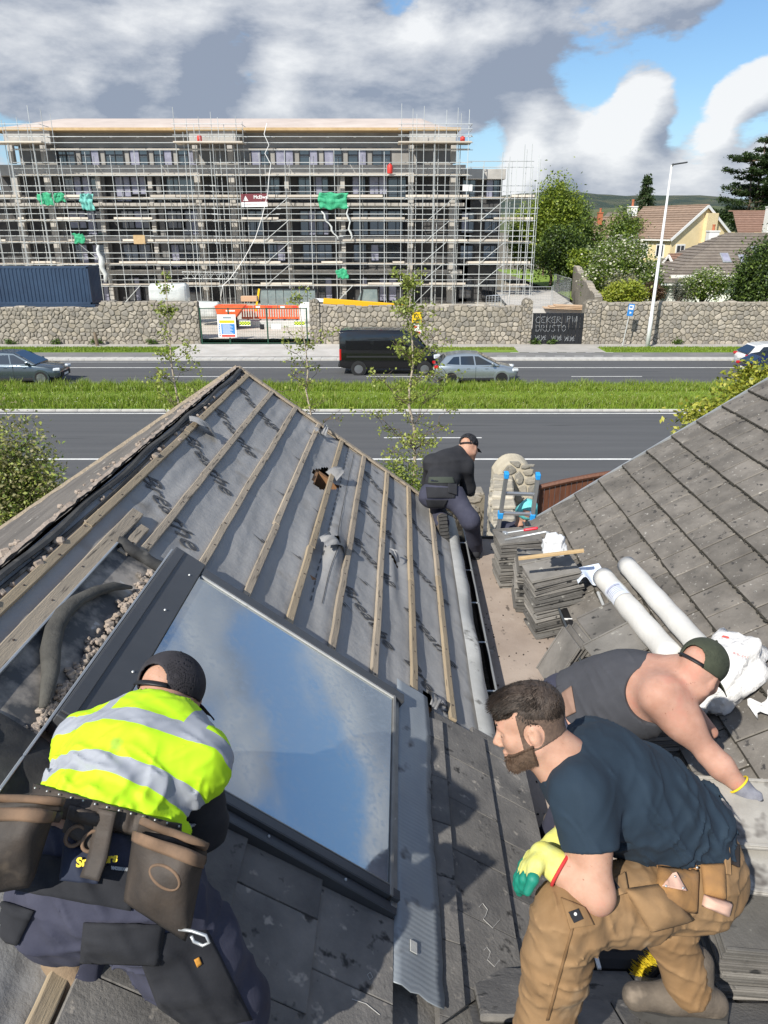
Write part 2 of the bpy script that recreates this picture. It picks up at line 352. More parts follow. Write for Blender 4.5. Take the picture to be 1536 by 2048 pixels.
# ================================================================== STONE WALLS, STONE BY STONE
def clip_poly(poly, nx, ny, c):             # keep nx*x+ny*y<=c
    out = []
    for i in range(len(poly)):
        a, b = poly[i], poly[(i + 1) % len(poly)]; da = nx * a[0] + ny * a[1] - c; db = nx * b[0] + ny * b[1] - c
        if da <= 0: out.append(a)
        if (da < 0 < db) or (db < 0 < da):
            t = da / (da - db); out.append((a[0] + (b[0] - a[0]) * t, a[1] + (b[1] - a[1]) * t))
    return out
def stone_cells(x0, x1, z0, z1f, sx, sz, gap, seed, jit=.27):
    g = random.Random(seed); pts = []; z = z0 + sz / 2; r = 0; zmax = max(z1f(x0 + (x1 - x0) * i / 20) for i in range(21))
    while z < zmax + sz:
        x = x0 + sx * (.5 * (r % 2)) - sx * g.random() * .3
        while x < x1 + sx:
            pts.append((x + g.uniform(-jit, jit) * sx, z + g.uniform(-jit, jit) * sz)); x += sx * g.choice([.62, .8, .95, 1.1, 1.4])
        z += sz * g.choice([.8, 1.0, 1.15]); r += 1
    cells = []
    for i, p in enumerate(pts):
        ztop = z1f(min(max(p[0], x0), x1))
        poly = [(x0, z0), (x1, z0), (x1, ztop), (x0, ztop)]
        poly = clip_poly(poly, 1, 0, p[0] + sx * 1.1); poly = clip_poly(poly, -1, 0, -(p[0] - sx * 1.1))
        for j, q in enumerate(pts):
            if j == i: continue
            dx, dz = q[0] - p[0], q[1] - p[1]; d = math.hypot(dx, dz)
            if d > 2.8 * max(sx, sz) or d < 1e-6: continue
            nx, nz_ = dx / d, dz / d; m = d / 2 - gap / 2
            poly = clip_poly(poly, nx, nz_, nx * p[0] + nz_ * p[1] + m)
            if len(poly) < 3: break
        if len(poly) < 3: continue
        a = abs(sum(poly[k][0] * poly[(k + 1) % len(poly)][1] - poly[(k + 1) % len(poly)][0] * poly[k][1] for k in range(len(poly)))) / 2
        if a > .12 * sx * sz: cells.append(poly)
    return cells
def stone_mesh(poly, depth, g, m, M):        # poly in local (x,z); proud along local -y
    cx = sum(p[0] for p in poly) / len(poly); cz = sum(p[1] for p in poly) / len(poly); n = len(poly)
    rr = []
    for k in range(n):                       # round the corners a little
        p = poly[k]; a = poly[k - 1]; b = poly[(k + 1) % n]
        rr.append((p[0] * .76 + a[0] * .24, p[1] * .76 + a[1] * .24)); rr.append((p[0] * .76 + b[0] * .24, p[1] * .76 + b[1] * .24))
    n = len(rr); vs_ = []
    for s_, d in ((1.0, .02), (.97, -depth * .6), (.80, -depth)):
        tx, tz = g.uniform(-.3, .3), g.uniform(-.3, .3)
        for p in rr: vs_.append((cx + (p[0] - cx) * s_, d + ((tx * (p[0] - cx) + tz * (p[1] - cz)) * depth * 2.5 if s_ < .9 else 0) + g.uniform(-.1, .1) * depth, cz + (p[1] - cz) * s_))
    vs_.append((cx, -depth * g.uniform(1.0, 1.25), cz))
    fs = [(i * n + k, i * n + (k + 1) % n, (i + 1) * n + (k + 1) % n, (i + 1) * n + k) for i in range(2) for k in range(n)] + [(2 * n + k, 2 * n + (k + 1) % n, 3 * n) for k in range(n)]
    mb = MB(); mb.add(vs_, fs, M); return mb.mesh('stone', m)
STONE = [mat('granite_%d' % i, c, c2, scale=3.5, rough=.9, bump=.5, bscale=18, bdist=.03, rv=.18, spot=((.10, .09, .07), 5, .60, .10)) for i, (c, c2) in enumerate([((.30, .265, .215), (.40, .36, .30)), ((.24, .215, .18), (.33, .30, .25)), ((.36, .32, .26), (.28, .245, .19)), ((.20, .185, .16), (.28, .255, .22))])]
M_mort = mat('wall_mortar', (.13, .115, .09), (.20, .18, .145), scale=2, rough=.95, bump=.5, bscale=20, bdist=.03)
def stone_wall(name, label, A, B, z0, z1f, thick, sx, sz, seed, frame=None, depth=.05, gap=.04, group=None, stones=STONE, cope=True, mort=None):
    A = Vector(A); B = Vector(B); L = (B - A).length; X = (B - A) / L; M = frame_M(A, X, Vector((-X.y, X.x, 0)))
    root = thing(name, label, 'wall', ((A + B) / 2), group=group, frame=frame)
    core = MB(); n = max(12, int(L / 1.0))
    prof = [(L * i / n, z1f(L * i / n) - .03) for i in range(n + 1)]
    for i in range(n):
        (xa, za), (xb, zb) = prof[i], prof[i + 1]
        core.add([(xa, 0, z0 - .3), (xb, 0, z0 - .3), (xb, 0, zb), (xa, 0, za), (xa, thick, z0 - .3), (xb, thick, z0 - .3), (xb, thick, zb), (xa, thick, za)],
                 [(0, 1, 2, 3), (5, 4, 7, 6), (3, 2, 6, 7)] + ([(4, 0, 3, 7)] if i == 0 else []) + ([(1, 5, 6, 2)] if i == n - 1 else []), M)
    core.build('core', mort or M_mort, root)
    g = random.Random(seed); cells = stone_cells(0, L, z0, z1f, sx, sz, gap, seed)
    area = lambda p: abs(sum(p[k][0] * p[k - 1][1] - p[k - 1][0] * p[k][1] for k in range(len(p))))
    cells.sort(key=area, reverse=True); rest = []
    for i, c in enumerate(cells):
        me = stone_mesh(c, depth * g.uniform(.7, 1.4), g, g.choice(stones), M)
        if i < 290: link('stone', me, root)
        else: rest.append(me)
    if rest:
        bm = bmesh.new(); [bm.from_mesh(q) for q in rest]; me = bpy.data.meshes.new('small_stones'); bm.to_mesh(me); bm.free(); me.materials.append(stones[1]); me.polygons.foreach_set('material_index', [0] * len(me.polygons)); link('small_stones', me, root, kind='stuff')
    # rough capping stones
    x = 0
    while cope and x < L - .1:
        w = min(g.uniform(.25, .6), L - x); zz = z1f(x + w / 2); cap = MB()
        cap.box((0, 0, 0), (w * .94, thick * g.uniform(.9, 1.06), g.uniform(.07, .16)), M @ Matrix.Translation((x + w / 2, thick / 2, zz + g.uniform(-.02, .03))) @ rotm('Z', g.uniform(-5, 5)) @ rotm('X', g.uniform(-5, 5)), bev=.03)
        cap.build('coping_stone', g.choice(stones), root); x += w
    return root
def wob(base, a, s): return lambda x: base + a * math.sin(x * 1.3 + s) + a * .6 * math.sin(x * 3.1 + s * 2)
YW = 53.75
stone_wall('boundary_wall', 'long rubble stone wall on the left, in front of the blue containers', (-29.5, YW, 0), (-13.1, YW, 0), .1, lambda x: (2.62 if x < 9.6 else 2.98) + .04 * math.sin(x * 2), .5, .42, .31, 11)
stone_wall('boundary_wall', 'rubble stone wall in the middle, behind the black van', (-4.6, YW, 0), (9.75, YW, 0), .1, wob(2.72, .03, 1), .5, .41, .31, 12)
stone_wall('boundary_wall', 'rubble stone wall on the right, behind the lamp post', (15.3, YW, 0), (31, YW, 0), .1, wob(2.95, .03, 2), .5, .41, .30, 13)
def pillar(label, x0, x1, h, seed, rnd_top=True, y=YW - .12, d=.75):
    w = x1 - x0
    top = lambda x: h - ((abs(x - w / 2) / (w / 2)) ** 2.5) * (.28 if rnd_top else 0)
    root = stone_wall('gate_pillar', label, (x0, y, 0), (x1, y, 0), .1, top, d, .32, .25, seed, depth=.04, cope=False)
    root['category'] = 'pillar'; return root
pillar('stone gate pillar at the right end of the green mesh gate', -5.25, -4.55, 3.25, 21)
pillar('round topped stone pillar left of the black graffiti gate', 9.75, 10.45, 3.3, 22)
pillar('round topped stone pillar right of the black graffiti gate', 14.1, 15.28, 3.2, 23)
# weeds along the wall foot
def leaves(centers, size, n_each, spread, seed, squash=1.0):
    g = np.random.default_rng(seed); C = np.repeat(np.asarray(centers, float), n_each, 0); n = len(C); P = C + g.normal(0, 1, (n, 3)) * np.asarray(spread)
    return leaf_quads(P, size, g)
def leaf_quads(P, size, g, up=.35, asp=.55):
    n = len(P); nrm = g.normal(0, 1, (n, 3)); nrm[:, 2] = np.abs(nrm[:, 2]) + up; nrm /= np.linalg.norm(nrm, axis=1)[:, None]
    a = np.cross(nrm, g.normal(0, 1, (n, 3))); a /= np.linalg.norm(a, axis=1)[:, None] + 1e-9; b = np.cross(nrm, a)
    s = (np.asarray(size) * g.uniform(.6, 1.4, n))[:, None]
    V = np.stack([P - a * s * .5, P + b * s * asp * .5 + nrm * s * .08, P + a * s * .5, P - b * s * asp * .5 + nrm * s * .08], 1).reshape(-1, 3)
    return V, (np.arange(n)[:, None] * 4 + [0, 1, 2, 3])
def leaf_obj(name, V, F, mats, parent=None, seed=0, **k):
    g = np.random.default_rng(seed); return link(name, tris_mesh(name, V, F, mats, mi=g.integers(0, len(mats), len(F))), parent, **k)
WEED = [leafmat('weed_a', (.07, .13, .02), (.12, .19, .03)), leafmat('weed_b', (.10, .16, .03), (.05, .10, .02))]
g = random.Random(8)
for x, lab in ((-26.6, 'weed tuft at the foot of the left wall near the frame edge'), (-23.2, 'weed tuft at the left wall foot above the grey car bonnet'), (-20.5, 'weed tuft beside the short timber post'), (-16.5, 'low weed tuft at the left wall foot below the skip'),
               (12.1, 'green weeds growing at the foot of the black graffiti gate'), (10.8, 'small weeds by the left end of the graffiti gate'), (21.0, 'weed at the right wall foot beside the lamp post')):
    cs = [(x + g.uniform(-.3, .3), 53.5, .2 + g.uniform(0, .22)) for _ in range(7)]
    V, F = leaves(cs, .16, 16, (.13, .05, .09), int(x * 10) + 999); leaf_obj('weed', V, F, WEED, label=lab, cat='weed', group='weeds at the wall foot')
pm = MB(); pm.cyl((-20.2, 52.9, .1), (-20.28, 52.95, 1.05), .12, .11, 10); pm.build('timber_post', mat('old_post', (.14, .10, .07), (.22, .17, .12), scale=6, rough=.9), label='short weathered timber post in the verge by the left wall', cat='post')

# ================================================================== GATES AND SIGNS ON THE STREET
M_green = mat('gate_green', (.012, .06, .035), rough=.45); M_black = mat('black_paint', (.008, .009, .011), (.014, .015, .018), scale=2, rough=.5)
M_galv = mat('galvanised', (.42, .44, .45), (.52, .54, .55), scale=3, rough=.45, metal=.6); M_white = mat('white_paint', (.78, .78, .76), rough=.55)
M_yel = mat('sign_yellow', (.80, .50, .01), rough=.5); M_blue = mat('sign_blue', (.03, .20, .52), rough=.5); M_red = mat('sign_red', (.62, .05, .03), rough=.5); M_sblack = mat('sign_black', (.012, .012, .012), rough=.6)
YG = 53.6
gt = thing('site_gate', 'tall green framed mesh gate across the site entrance', 'gate', (-9, YG, 0))
for x in (-12.95, -10.95, -8.25, -5.45): MB().box((x, YG, 1.38), (.09, .09, 2.56), bev=.01).build('post', M_green, gt)
for a, b in ((-12.95, -8.3), (-8.2, -5.45)):
    for z in (.22, 2.6): MB().box(((a + b) / 2, YG, z), (b - a, .055, .055)).build('rail', M_green, gt)
    ms = MB(); n = int((b - a) / .16)
    for i in range(n + 1): ms.cyl((a + (b - a) * i / n, YG, .22), (a + (b - a) * i / n, YG, 2.6), .0035, n=4)
    for k in range(12): ms.cyl((a, YG, .22 + k * .2), (b, YG, .22 + k * .2), .0035, n=4)
    o = ms.build('mesh_panel', M_green, gt)
MB().box((-8.62, YG - .05, 1.35), (.3, .05, .36)).box((-8.62, YG - .09, 1.35), (.18, .04, .2)).build('lock_box', M_black, gt)
def rect(x0, x1, z0, z1, y, m, name, parent, d=.012, label=None): return MB().box(((x0 + x1) / 2, y, (z0 + z1) / 2), (x1 - x0, d, z1 - z0)).build(name, m, parent, label=label)
sg = rect(-11.75, -10.45, .62, 2.2, YG - .06, M_white, 'site_notice', gt, .015, 'white, yellow, blue and red site safety notice')
rect(-11.62, -10.55, 1.62, 1.80, YG - .071, M_yel, 'notice_band', sg); rect(-11.5, -10.55, .86, 1.55, YG - .071, M_blue, 'notice_band', sg); rect(-11.5, -10.55, .66, .80, YG - .071, M_red, 'notice_band', sg)
for k in range(7): MB().lathe([(.045, 0), (.045, .01)], 10, Matrix.Translation((-11.63, YG - .072, .76 + k * .125)) @ rotm('X', 90)).build('notice_symbol', M_blue if k else M_red, sg)
for k in range(9): rect(-11.42, -10.68 - .1 * (k % 3), .90 + k * .072, .925 + k * .072, YG - .0785, M_white, 'notice_line', sg, .004)
rect(-11.35, -10.75, 1.93, 2.06, YG - .071, mat('notice_grey', (.25, .3, .33)), 'notice_band', sg)
chm = mat('check_yellow', (.70, .80, .05)); chk = mat('check_green', (.02, .09, .04))
for x in (-10.2, -6.35):
    p = rect(x, x + .78, 1.42, 1.78, YG - .06, M_white, 'checker_sign', gt, .015, 'small yellow and green checkered sign'); mb1, mb2 = MB(), MB()
    for i in range(8):
        for j in range(3): (mb1 if (i + j) % 2 else mb2).box((x + .06 + i * .094, YG - .071, 1.47 + .05 + j * .085), (.094, .006, .085))
    mb1.build('checks', chm, p); mb2.build('checks', chk, p)
rect(-7.95, -7.3, 1.2, 1.55, YG - .06, mat('paper_notice', (.62, .70, .78)), 'paper_notice', gt)
bgk = thing('black_gate', 'black metal gate covered in white graffiti between round stone pillars', 'gate', (12.3, YG, 0))
for i in range(14):
    x = 10.5 + i * .258; MB().box((x + .129, YG + .05 + .012 * (i % 2), 1.18), (.25, .03, 2.1), bev=.01).build('panel', M_black, bgk)
MB().box((12.3, YG + .1, 2.25), (3.62, .07, .06)).build('top_rail', M_black, bgk); MB().box((12.3, YG + .02, 1.25), (3.62, .03, .05)).build('middle_rail', M_black, bgk)
GL = {'C': [[(1, .85), (.6, 1), (.15, .8), (0, .5), (.15, .15), (.6, 0), (1, .15)]], 'E': [[(.95, 1), (.2, .95), (.0, .7), (.5, .55), (.0, .4), (.15, .08), (1, 0)]], 'K': [[(.1, 1), (0, 0)], [(1, 1), (.15, .45), (1, 0)]], 'R': [[(0, 0), (.1, 1), (.7, .95), (.85, .7), (.2, .5), (1, 0), (1.3, .1)]],
      'P': [[(.1, 0), (.1, 1), (.75, .95), (.85, .65), (.15, .5)]], 'W': [[(0, 1), (.25, 0), (.55, .8), (.75, 0), (1.1, 1)], [(1.2, 1), (1.25, .1)]], 'D': [[(.1, 0), (.05, 1), (.7, .9), (1, .5), (.6, .05), (.0, .1)]], 'U': [[(0, 1), (.05, .2), (.45, 0), (.85, .2), (.9, 1)]],
      'S': [[(.95, .9), (.5, 1), (.1, .8), (.5, .52), (.9, .25), (.5, 0), (.05, .12)]], 'T': [[(0, .95), (1, 1)], [(.5, 1), (.45, 0)]], 'O': [[(.5, 1), (.1, .75), (.05, .3), (.45, 0), (.9, .3), (.9, .75), (.5, 1)], [(.4, .6), (.6, .45)]],
      'Z': [[(0, .9), (.3, .2), (.5, .8), (.3, .5), (1.0, .6), (.6, .1), (1.1, .3)], [(0, .1), (.9, .9), (.7, .3)]]}
def scrawl(txt, x, z, w, h, y, parent, m, r=.011):
    mb = MB()
    for ch in txt:
        for st in GL.get(ch, []): mb.tube([(x + p[0] * w * .8, y, z + p[1] * h) for p in st], r, 5)
        x += w
    return mb.build('graffiti', m, parent)
M_spray = mat('spray_paint', (.36, .38, .40), rough=.8)
scrawl('CEKER', 10.72, 1.62, .37, .42, YG + .025, bgk, M_spray); scrawl('PW', 12.9, 1.66, .36, .42, YG + .025, bgk, M_spray); scrawl('DRUSTO', 10.75, 1.02, .37, .44, YG + .02, bgk, M_spray); scrawl('ZZ', 10.75, .35, .42, .46, YG + .02, bgk, M_spray); scrawl('ZZ', 11.9, .33, .40, .44, YG + .02, bgk, M_spray); scrawl('ZZ', 12.85, .3, .38, .42, YG + .02, bgk, M_spray)
def sign(label, x, z, w, h, bgc, y=YW - .1):
    return rect(x - w / 2, x + w / 2, z - h / 2, z + h / 2, y, bgc, 'wall_sign', thing('wall_sign', label, 'sign', (x, y, z - h / 2)), .02).parent
s1 = sign('square yellow warning sign with black emblem on the middle stone wall', 2.32, 2.0, .68, .72, M_yel)
MB().prism([(-.22, -.12), (.22, -.12), (0, .25)], (0, .006), frame_M((2.3, YW - .113, 2.05), (1, 0, 0), (0, 0, 1))).build('emblem', M_sblack, s1)
MB().prism([(-.13, -.07), (.13, -.07), (0, .15)], (0, .004), frame_M((2.3, YW - .1195, 2.05), (1, 0, 0), (0, 0, 1))).build('emblem_inner', M_yel, s1)
rect(2.07, 2.57, 1.71, 1.80, YW - .113, M_sblack, 'lettering', s1, .006)
s2 = sign('white and red notice below the yellow sign on the stone wall', 2.32, 1.15, .66, .72, M_white)
rect(2.05, 2.6, .85, 1.02, YW - .113, M_red, 'lettering', s2, .006); rect(2.1, 2.35, 1.25, 1.4, YW - .113, M_red, 'emblem', s2, .006)
# blue bus stop flag and lamp post
bs = thing('bus_stop_sign', 'blue bus stop flag on a thin grey pole by the right wall', 'sign', (16.7, 52.6, .12))
MB().cyl((16.7, 52.6, .1), (17.0, 52.6, 2.9), .035, n=8).build('pole', mat('pole_grey', (.45, .46, .45), rough=.5), bs)
f = MB().box((17.0, 52.58, 2.6), (.42, .03, .82), rotm('Y', 6), bev=.01).build('flag', M_blue, bs)
MB().box((17.01, 52.56, 2.78), (.30, .012, .30), rotm('Y', 6)).build('emblem', M_white, f); MB().box((16.995, 52.558, 2.80), (.2, .012, .12), rotm('Y', 6)).build('emblem', M_blue, f); MB().lathe([(.1, 0), (.1, .01)], 3, Matrix.Translation((16.98, 52.56, 2.42)) @ rotm('X', 90)).build('emblem', M_white, f)
lp = thing('street_lamp', 'tall white street lamp column standing in the right verge', 'street lamp', (18.35, 52.3, .1))
LB = Vector((18.35, 52.3, .05)); LT = LB + Vector((.12, 0, 11.6))
MB().tube([LB, LB + (LT - LB) * .18, LB + (LT - LB) * .185, LT], [.15, .14, .115, .06], 12).build('column', mat('lamp_white', (.66, .67, .66), rough=.45), lp, smooth=True)
MB().box(LT + Vector((.45, -.1, .08)), (.95, .36, .09), rotm('Y', -8), bev=.04).build('lantern', mat('lamp_dark', (.05, .055, .06), rough=.5), lp)
MB().cyl(LT + Vector((0, 0, -.1)), LT + Vector((.1, -.02, .08)), .06, n=8).build('bracket', mat('lamp_dark', (.05, .055, .06)), lp)
# ================================================================== APARTMENT BLOCK UNDER CONSTRUCTION
M_bconc = mat('fresh_concrete', (.34, .325, .30), (.45, .43, .40), scale=.7, rough=.9, bump=.2, bscale=10)
M_bwall = mat('grey_blockwork', (.15, .15, .15), (.24, .235, .225), scale=.9, rough=.9, bump=.3, bscale=14)
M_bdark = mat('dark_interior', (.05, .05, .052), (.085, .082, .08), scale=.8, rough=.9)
M_frame = mat('anthracite_frame', (.014, .015, .018), rough=.45)
M_pane = mat('window_glass', (.02, .025, .035), rough=.04, spec=1.0, coat=1); M_pane2 = mat('window_reflection', (.22, .22, .29), (.32, .32, .40), scale=2, rough=.25)  # second pane colour has a lilac sky reflection painted into it
M_roofp = mat('roof_membrane_pale', (.46, .39, .345), (.55, .475, .425), scale=.4, rough=.8); M_ply = mat('roof_timber', (.50, .36, .19), (.42, .29, .15), scale=3, rough=.8)
YB = 77.9
bd = thing('apartment_block', 'grey concrete apartment block under construction behind scaffolding', 'building', (-13, YB, .7))
FL = [.7, 3.85, 6.95, 10.05, 13.1]
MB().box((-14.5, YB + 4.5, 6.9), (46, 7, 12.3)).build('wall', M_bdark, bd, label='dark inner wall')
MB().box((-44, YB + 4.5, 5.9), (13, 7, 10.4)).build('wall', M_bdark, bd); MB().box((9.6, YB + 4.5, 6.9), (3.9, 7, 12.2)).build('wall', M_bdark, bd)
for i, z in enumerate(FL[1:]):
    MB().box((-14.7, YB + .35, z - .02), (45.0, 1.3, .34 if i < 3 else .95), bev=.02).build('floor_slab', M_bconc, bd)
MB().box((9.75, YB + .35, 12.75), (3.8, 1.3, .9), bev=.02).build('parapet', M_bconc, bd); MB().box((-44, YB + .35, 11.0), (13, 1.3, .8), bev=.02).build('parapet', M_bconc, bd)
MB().box((-14.3, YB + 3.6, 15.0), (42.0, 4.5, 3.4)).build('top_floor', mat('top_floor_board', (.24, .23, .215), (.32, .31, .29), scale=.6, rough=.9), bd, label='set back grey top floor')
for x in (-33.7, -16.2, 4.6): MB().box((x, YB + 1.1, 16.0), (4.4, 2.4, 1.25), bev=.02).build('lift_head', M_bconc, bd)
rf = MB(); rf.grid(lambda a, b: (-37.2 + a * 44.4, YB - .3 + b * 8, 16.72 + 1.75 * math.sin(min(1, max(0, (a * 44.4 + .6) / 5)) * math.pi / 2) * b ** .8 * (1 - .8 * max(0, (a - .93) / .07))), 40, 8)
rfo = rf.build('roof', M_roofp, bd, label='pale pinkish roof membrane')
MB().box((-15.0, YB - .28, 16.60), (44.4, .12, .24)).build('fascia', M_ply, rfo); MB().box((-15, YB + 1.2, 16.50), (44.2, 2.8, .06)).build('soffit', M_ply, rfo)
g = random.Random(4)
for x in (-35.4, -32.3, -17.9, -14.6, 2.6, 6.6):
    for k in range(4): MB().box((x, YB - .1, (FL[k] + FL[k + 1]) / 2 - .04), (.55, .55, FL[k + 1] - FL[k] - .38), bev=.02).build('column', M_bconc, bd)
    MB().box((x, YB, 14.55), (.5, .5, 1.75), bev=.02).build('column', M_bconc, bd)
for x in (-27.6, -22.6, -9.4, -4.0): MB().box((x, YB + .25, 6.9), (.42, .3, 11.9), bev=.02).build('column', M_bconc, bd)
def win(x, z, w, h, y, kind):
    wd = MB()
    for a, b in (((x - w / 2, z), (.09, h)), ((x + w / 2, z), (.09, h))): wd.box((a[0], y, a[1]), (b[0], .12, b[1]))
    for zz in (z - h / 2, z + h / 2): wd.box((x, y, zz), (w + .09, .12, .09))
    wd.box((x + w * .04, y, z), (.07, .11, h)); o = wd.build('window', M_frame, bd)
    MB().box((x - w * .235, y + .03, z), (w * .49, .03, h - .09)).build('pane', M_pane2 if kind in (1, 3) else M_pane, o); MB().box((x + w * .27, y + .03, z), (w * .44, .03, h - .09)).build('pane', M_pane2 if kind in (2, 3) else M_pane, o)
spots = [-39.5, -42.5, -46, -30.3, -28.6, -25.4, -23.9, -20.6, -19.2, -12.7, -10.8, -7.6, -6.0, -2.4, -.6, 1.2]
for k in range(4):
    for i, x in enumerate(spots):
        if k == 0 and x < -36: continue
        if g.random() < .13: continue
        w = g.choice([1.25, 1.5, 1.75]); h = g.choice([1.6, 2.2, 2.25]) if k else 2.3
        win(x + g.uniform(-.1, .1), FL[k] + (2.55 - h / 2), w, h, YB + .72, g.choice([0, 0, 0, 1, 2, 3]))
    for x in (8.3, 10.6): win(x, FL[k] + 1.5, 1.3, 1.9, YB + .72, g.choice([0, 0, 1]))
    for x0, x1 in ((-31.9, -18.3), (-14.2, 2.2)):                     # piers of grey blockwork between the windows
        x = x0 + .1
        while x < x1:
            w = g.uniform(.3, .75)
            if all(abs(x - s) > 1.15 for s in spots): MB().box((x, YB + .62, (FL[k] + FL[k + 1]) / 2), (w, .25, 2.7)).build('wall_pier', M_bwall, bd)
            x += 1.1
for x in np.arange(-30.8, 2, 2.35):
    if -18.5 < x < -14: continue
    win(float(x), 14.35, 1.75, 1.5, YB + 1.28, g.choice([1, 2, 3, 0]))
for i in range(16):                                                     # roof hooks and stains of fixings
    MB().box((-34 + i * 2.6, YB + 1.25, 16.1), (.25, .1, .12)).build('bracket', M_white, bd)

# ================================================================== SCAFFOLDING
sc = thing('scaffolding', 'steel tube scaffolding with board lifts wrapped around the apartment block', 'scaffolding', (-12, 76, .7))
M_tube = mat('scaffold_tube', (.48, .50, .49), (.60, .62, .61), scale=1.5, rough=.45, metal=.35, rv=.2); M_board = mat('scaffold_board', (.47, .42, .35), (.60, .54, .46), scale=1.5, rough=.9, rv=.2)
ut = MB(); ut.cyl((0, 0, -.5), (0, 0, .5), .5, n=6); TUBE = ut.mesh('scaffold_tube', M_tube)
ub = MB(); ub.box((0, 0, 0), (1, 1, 1)); BOARD = ub.mesh('scaffold_board', M_board)
def pole(name, p0, p1, d=.062):
    p0 = Vector(p0); p1 = Vector(p1); v = p1 - p0; q = v.to_track_quat('Z', 'Y').to_matrix().to_4x4()
    M = Matrix.Translation((p0 + p1) / 2) @ q @ Matrix.Diagonal((d, d, v.length, 1)); return link(name, TUBE, sc, M)
YO, YI = 75.6, 77.0
LIFT = [2.72, 4.70, 6.70, 8.66, 10.62]
px = [-46 + 2.3 * i for i in range(27)]
for x in px:
    hi = 13.2 if x > 7.8 or x < -37 else 13.8 + (1.6 if -36.5 < x < -31 or -18.9 < x < -13.5 or 1.5 < x < 7.6 else 0)
    pole('pole', (x + g.uniform(-.05, .05), YO, .5), (x + g.uniform(-.06, .06), YO, hi + g.uniform(.0, 1.0)))
    pole('pole', (x + .25, YI, .5), (x + .25, YI, hi + g.uniform(-.4, .6)))
for x0, x1, n in ((-36.6, -30.9, 6), (-19, -13.4, 6), (1.6, 7.7, 7), (10.9, 14.2, 6)):   # close poles round the lift bays, reaching high
    for i in range(n):
        x = x0 + (x1 - x0) * i / (n - 1); top = g.uniform(16.6, 18.4) if x1 < 8 else g.uniform(13.8, 15.2)
        pole('pole', (x, YO - .55, .5), (x, YO - .55, top)); 
        if i % 2: pole('pole', (x + .4, YO + .5, .5), (x + .4, YO + .5, top - .3))
seg = [(-46, -40.2), (-40.2, -34.2), (-34.2, -28.1), (-28.1, -22), (-22, -16), (-16, -10), (-10, -4), (-4, 2), (2, 8), (8, 14.2)]
for li, z in enumerate(LIFT):
    for (a, b) in seg:
        dz = g.uniform(-.04, .04)
        pole('ledger', (a - .2, YO - .03, z - .1 + dz), (b + .2, YO - .03, z - .1 + dz)); pole('ledger', (a - .2, YI, z - .1), (b + .2, YI, z - .1))
        for h in (.5, 1.0): pole('guard_rail', (a - .25, YO - .04, z + h + dz), (b + g.uniform(0, .5), YO - .04, z + h + dz))
        xx = a
        while xx < b - .3:
            w = min(g.choice([2.4, 3.0, 3.9]), b - xx)
            if g.random() > .07: link('board', BOARD, sc, Matrix.Translation((xx + w / 2, (YO + YI) / 2 + g.uniform(-.06, .06), z + g.uniform(-.02, .03))) @ Matrix.Diagonal((w - .04, 1.2, .055, 1)))
            if g.random() > .35: link('toe_board', BOARD, sc, Matrix.Translation((xx + w / 2, YO + .05, z + .13)) @ rotm('Y', g.uniform(-.5, .5)) @ Matrix.Diagonal((w - .06, .04, .2, 1)))
            xx += w
    for x in px: pole('transom', (x, YO - .35, z - .16), (x, YI + .3, z - .16))
for z in (12.6, 14.75):                                                 # upper lifts along the terrace
    for (a, b) in seg[2:9] if z < 13 else seg[2:9]:
        for h in (-.1, .5, 1.0): pole('guard_rail' if h > 0 else 'ledger', (a - .2, YO + .05, z + h), (b + .2, YO + .05, z + h))
        link('board', BOARD, sc, Matrix.Translation(((a + b) / 2, 76.4, z)) @ Matrix.Diagonal((b - a - .1, 1.1, .06, 1)))
for x0, x1 in ((-38.6, -31.2), (-19.2, -12.9), (1.3, 8.0)):             # platforms at the lift heads
    link('board', BOARD, sc, Matrix.Translation(((x0 + x1) / 2, 76.0, 15.25)) @ Matrix.Diagonal((x1 - x0, 2.2, .12, 1)))
    for h in (.55, 1.05, 1.45): pole('guard_rail', (x0, 74.95, 15.25 + h), (x1, 74.95, 15.25 + h)); pole('guard_rail', (x1, 74.95, 15.25 + h), (x1, 77.1, 15.25 + h))
for k in range(4):
    for x in (-44.8, 3.2 + .3 * k, 9.1): pole('brace', (x, YO - .08, LIFT[k] - .1), (x + 2.4, YO - .08, LIFT[k + 1] - .1))
    pole('brace', (-29.5 + (k % 2) * 2.3, YO - .08, LIFT[k]), (-27.2 - (k % 2) * 2.3, YO - .08, LIFT[k + 1])) if k < 2 else None
    pole('brace', (-11.5, YO - .08, LIFT[k]), (-9.0, YO - .08, LIFT[k + 1]))
for x in (-33, -26, -9.5, -5.2, 2.6): pole('brace', (x, YO - .1, .6), (x + 2.2, YO - .1, LIFT[0]))
for z in (13.2, 13.7): pole('guard_rail', (7.8, YO, z), (13.9, YO, z))
lad = MB()                                                              # lattice beam slung across a lift
for z in (3.35, 3.95): lad.cyl((-19.6, YO - .2, z), (-14.2, YO - .2, z - .05), .03, n=6)
for i in range(14): lad.cyl((-19.6 + i * .39, YO - .2, 3.35 if i % 2 else 3.95), (-19.21 + i * .39, YO - .2, 3.95 if i % 2 else 3.35), .02, n=5)
lad.build('lattice_beam', M_tube, sc)
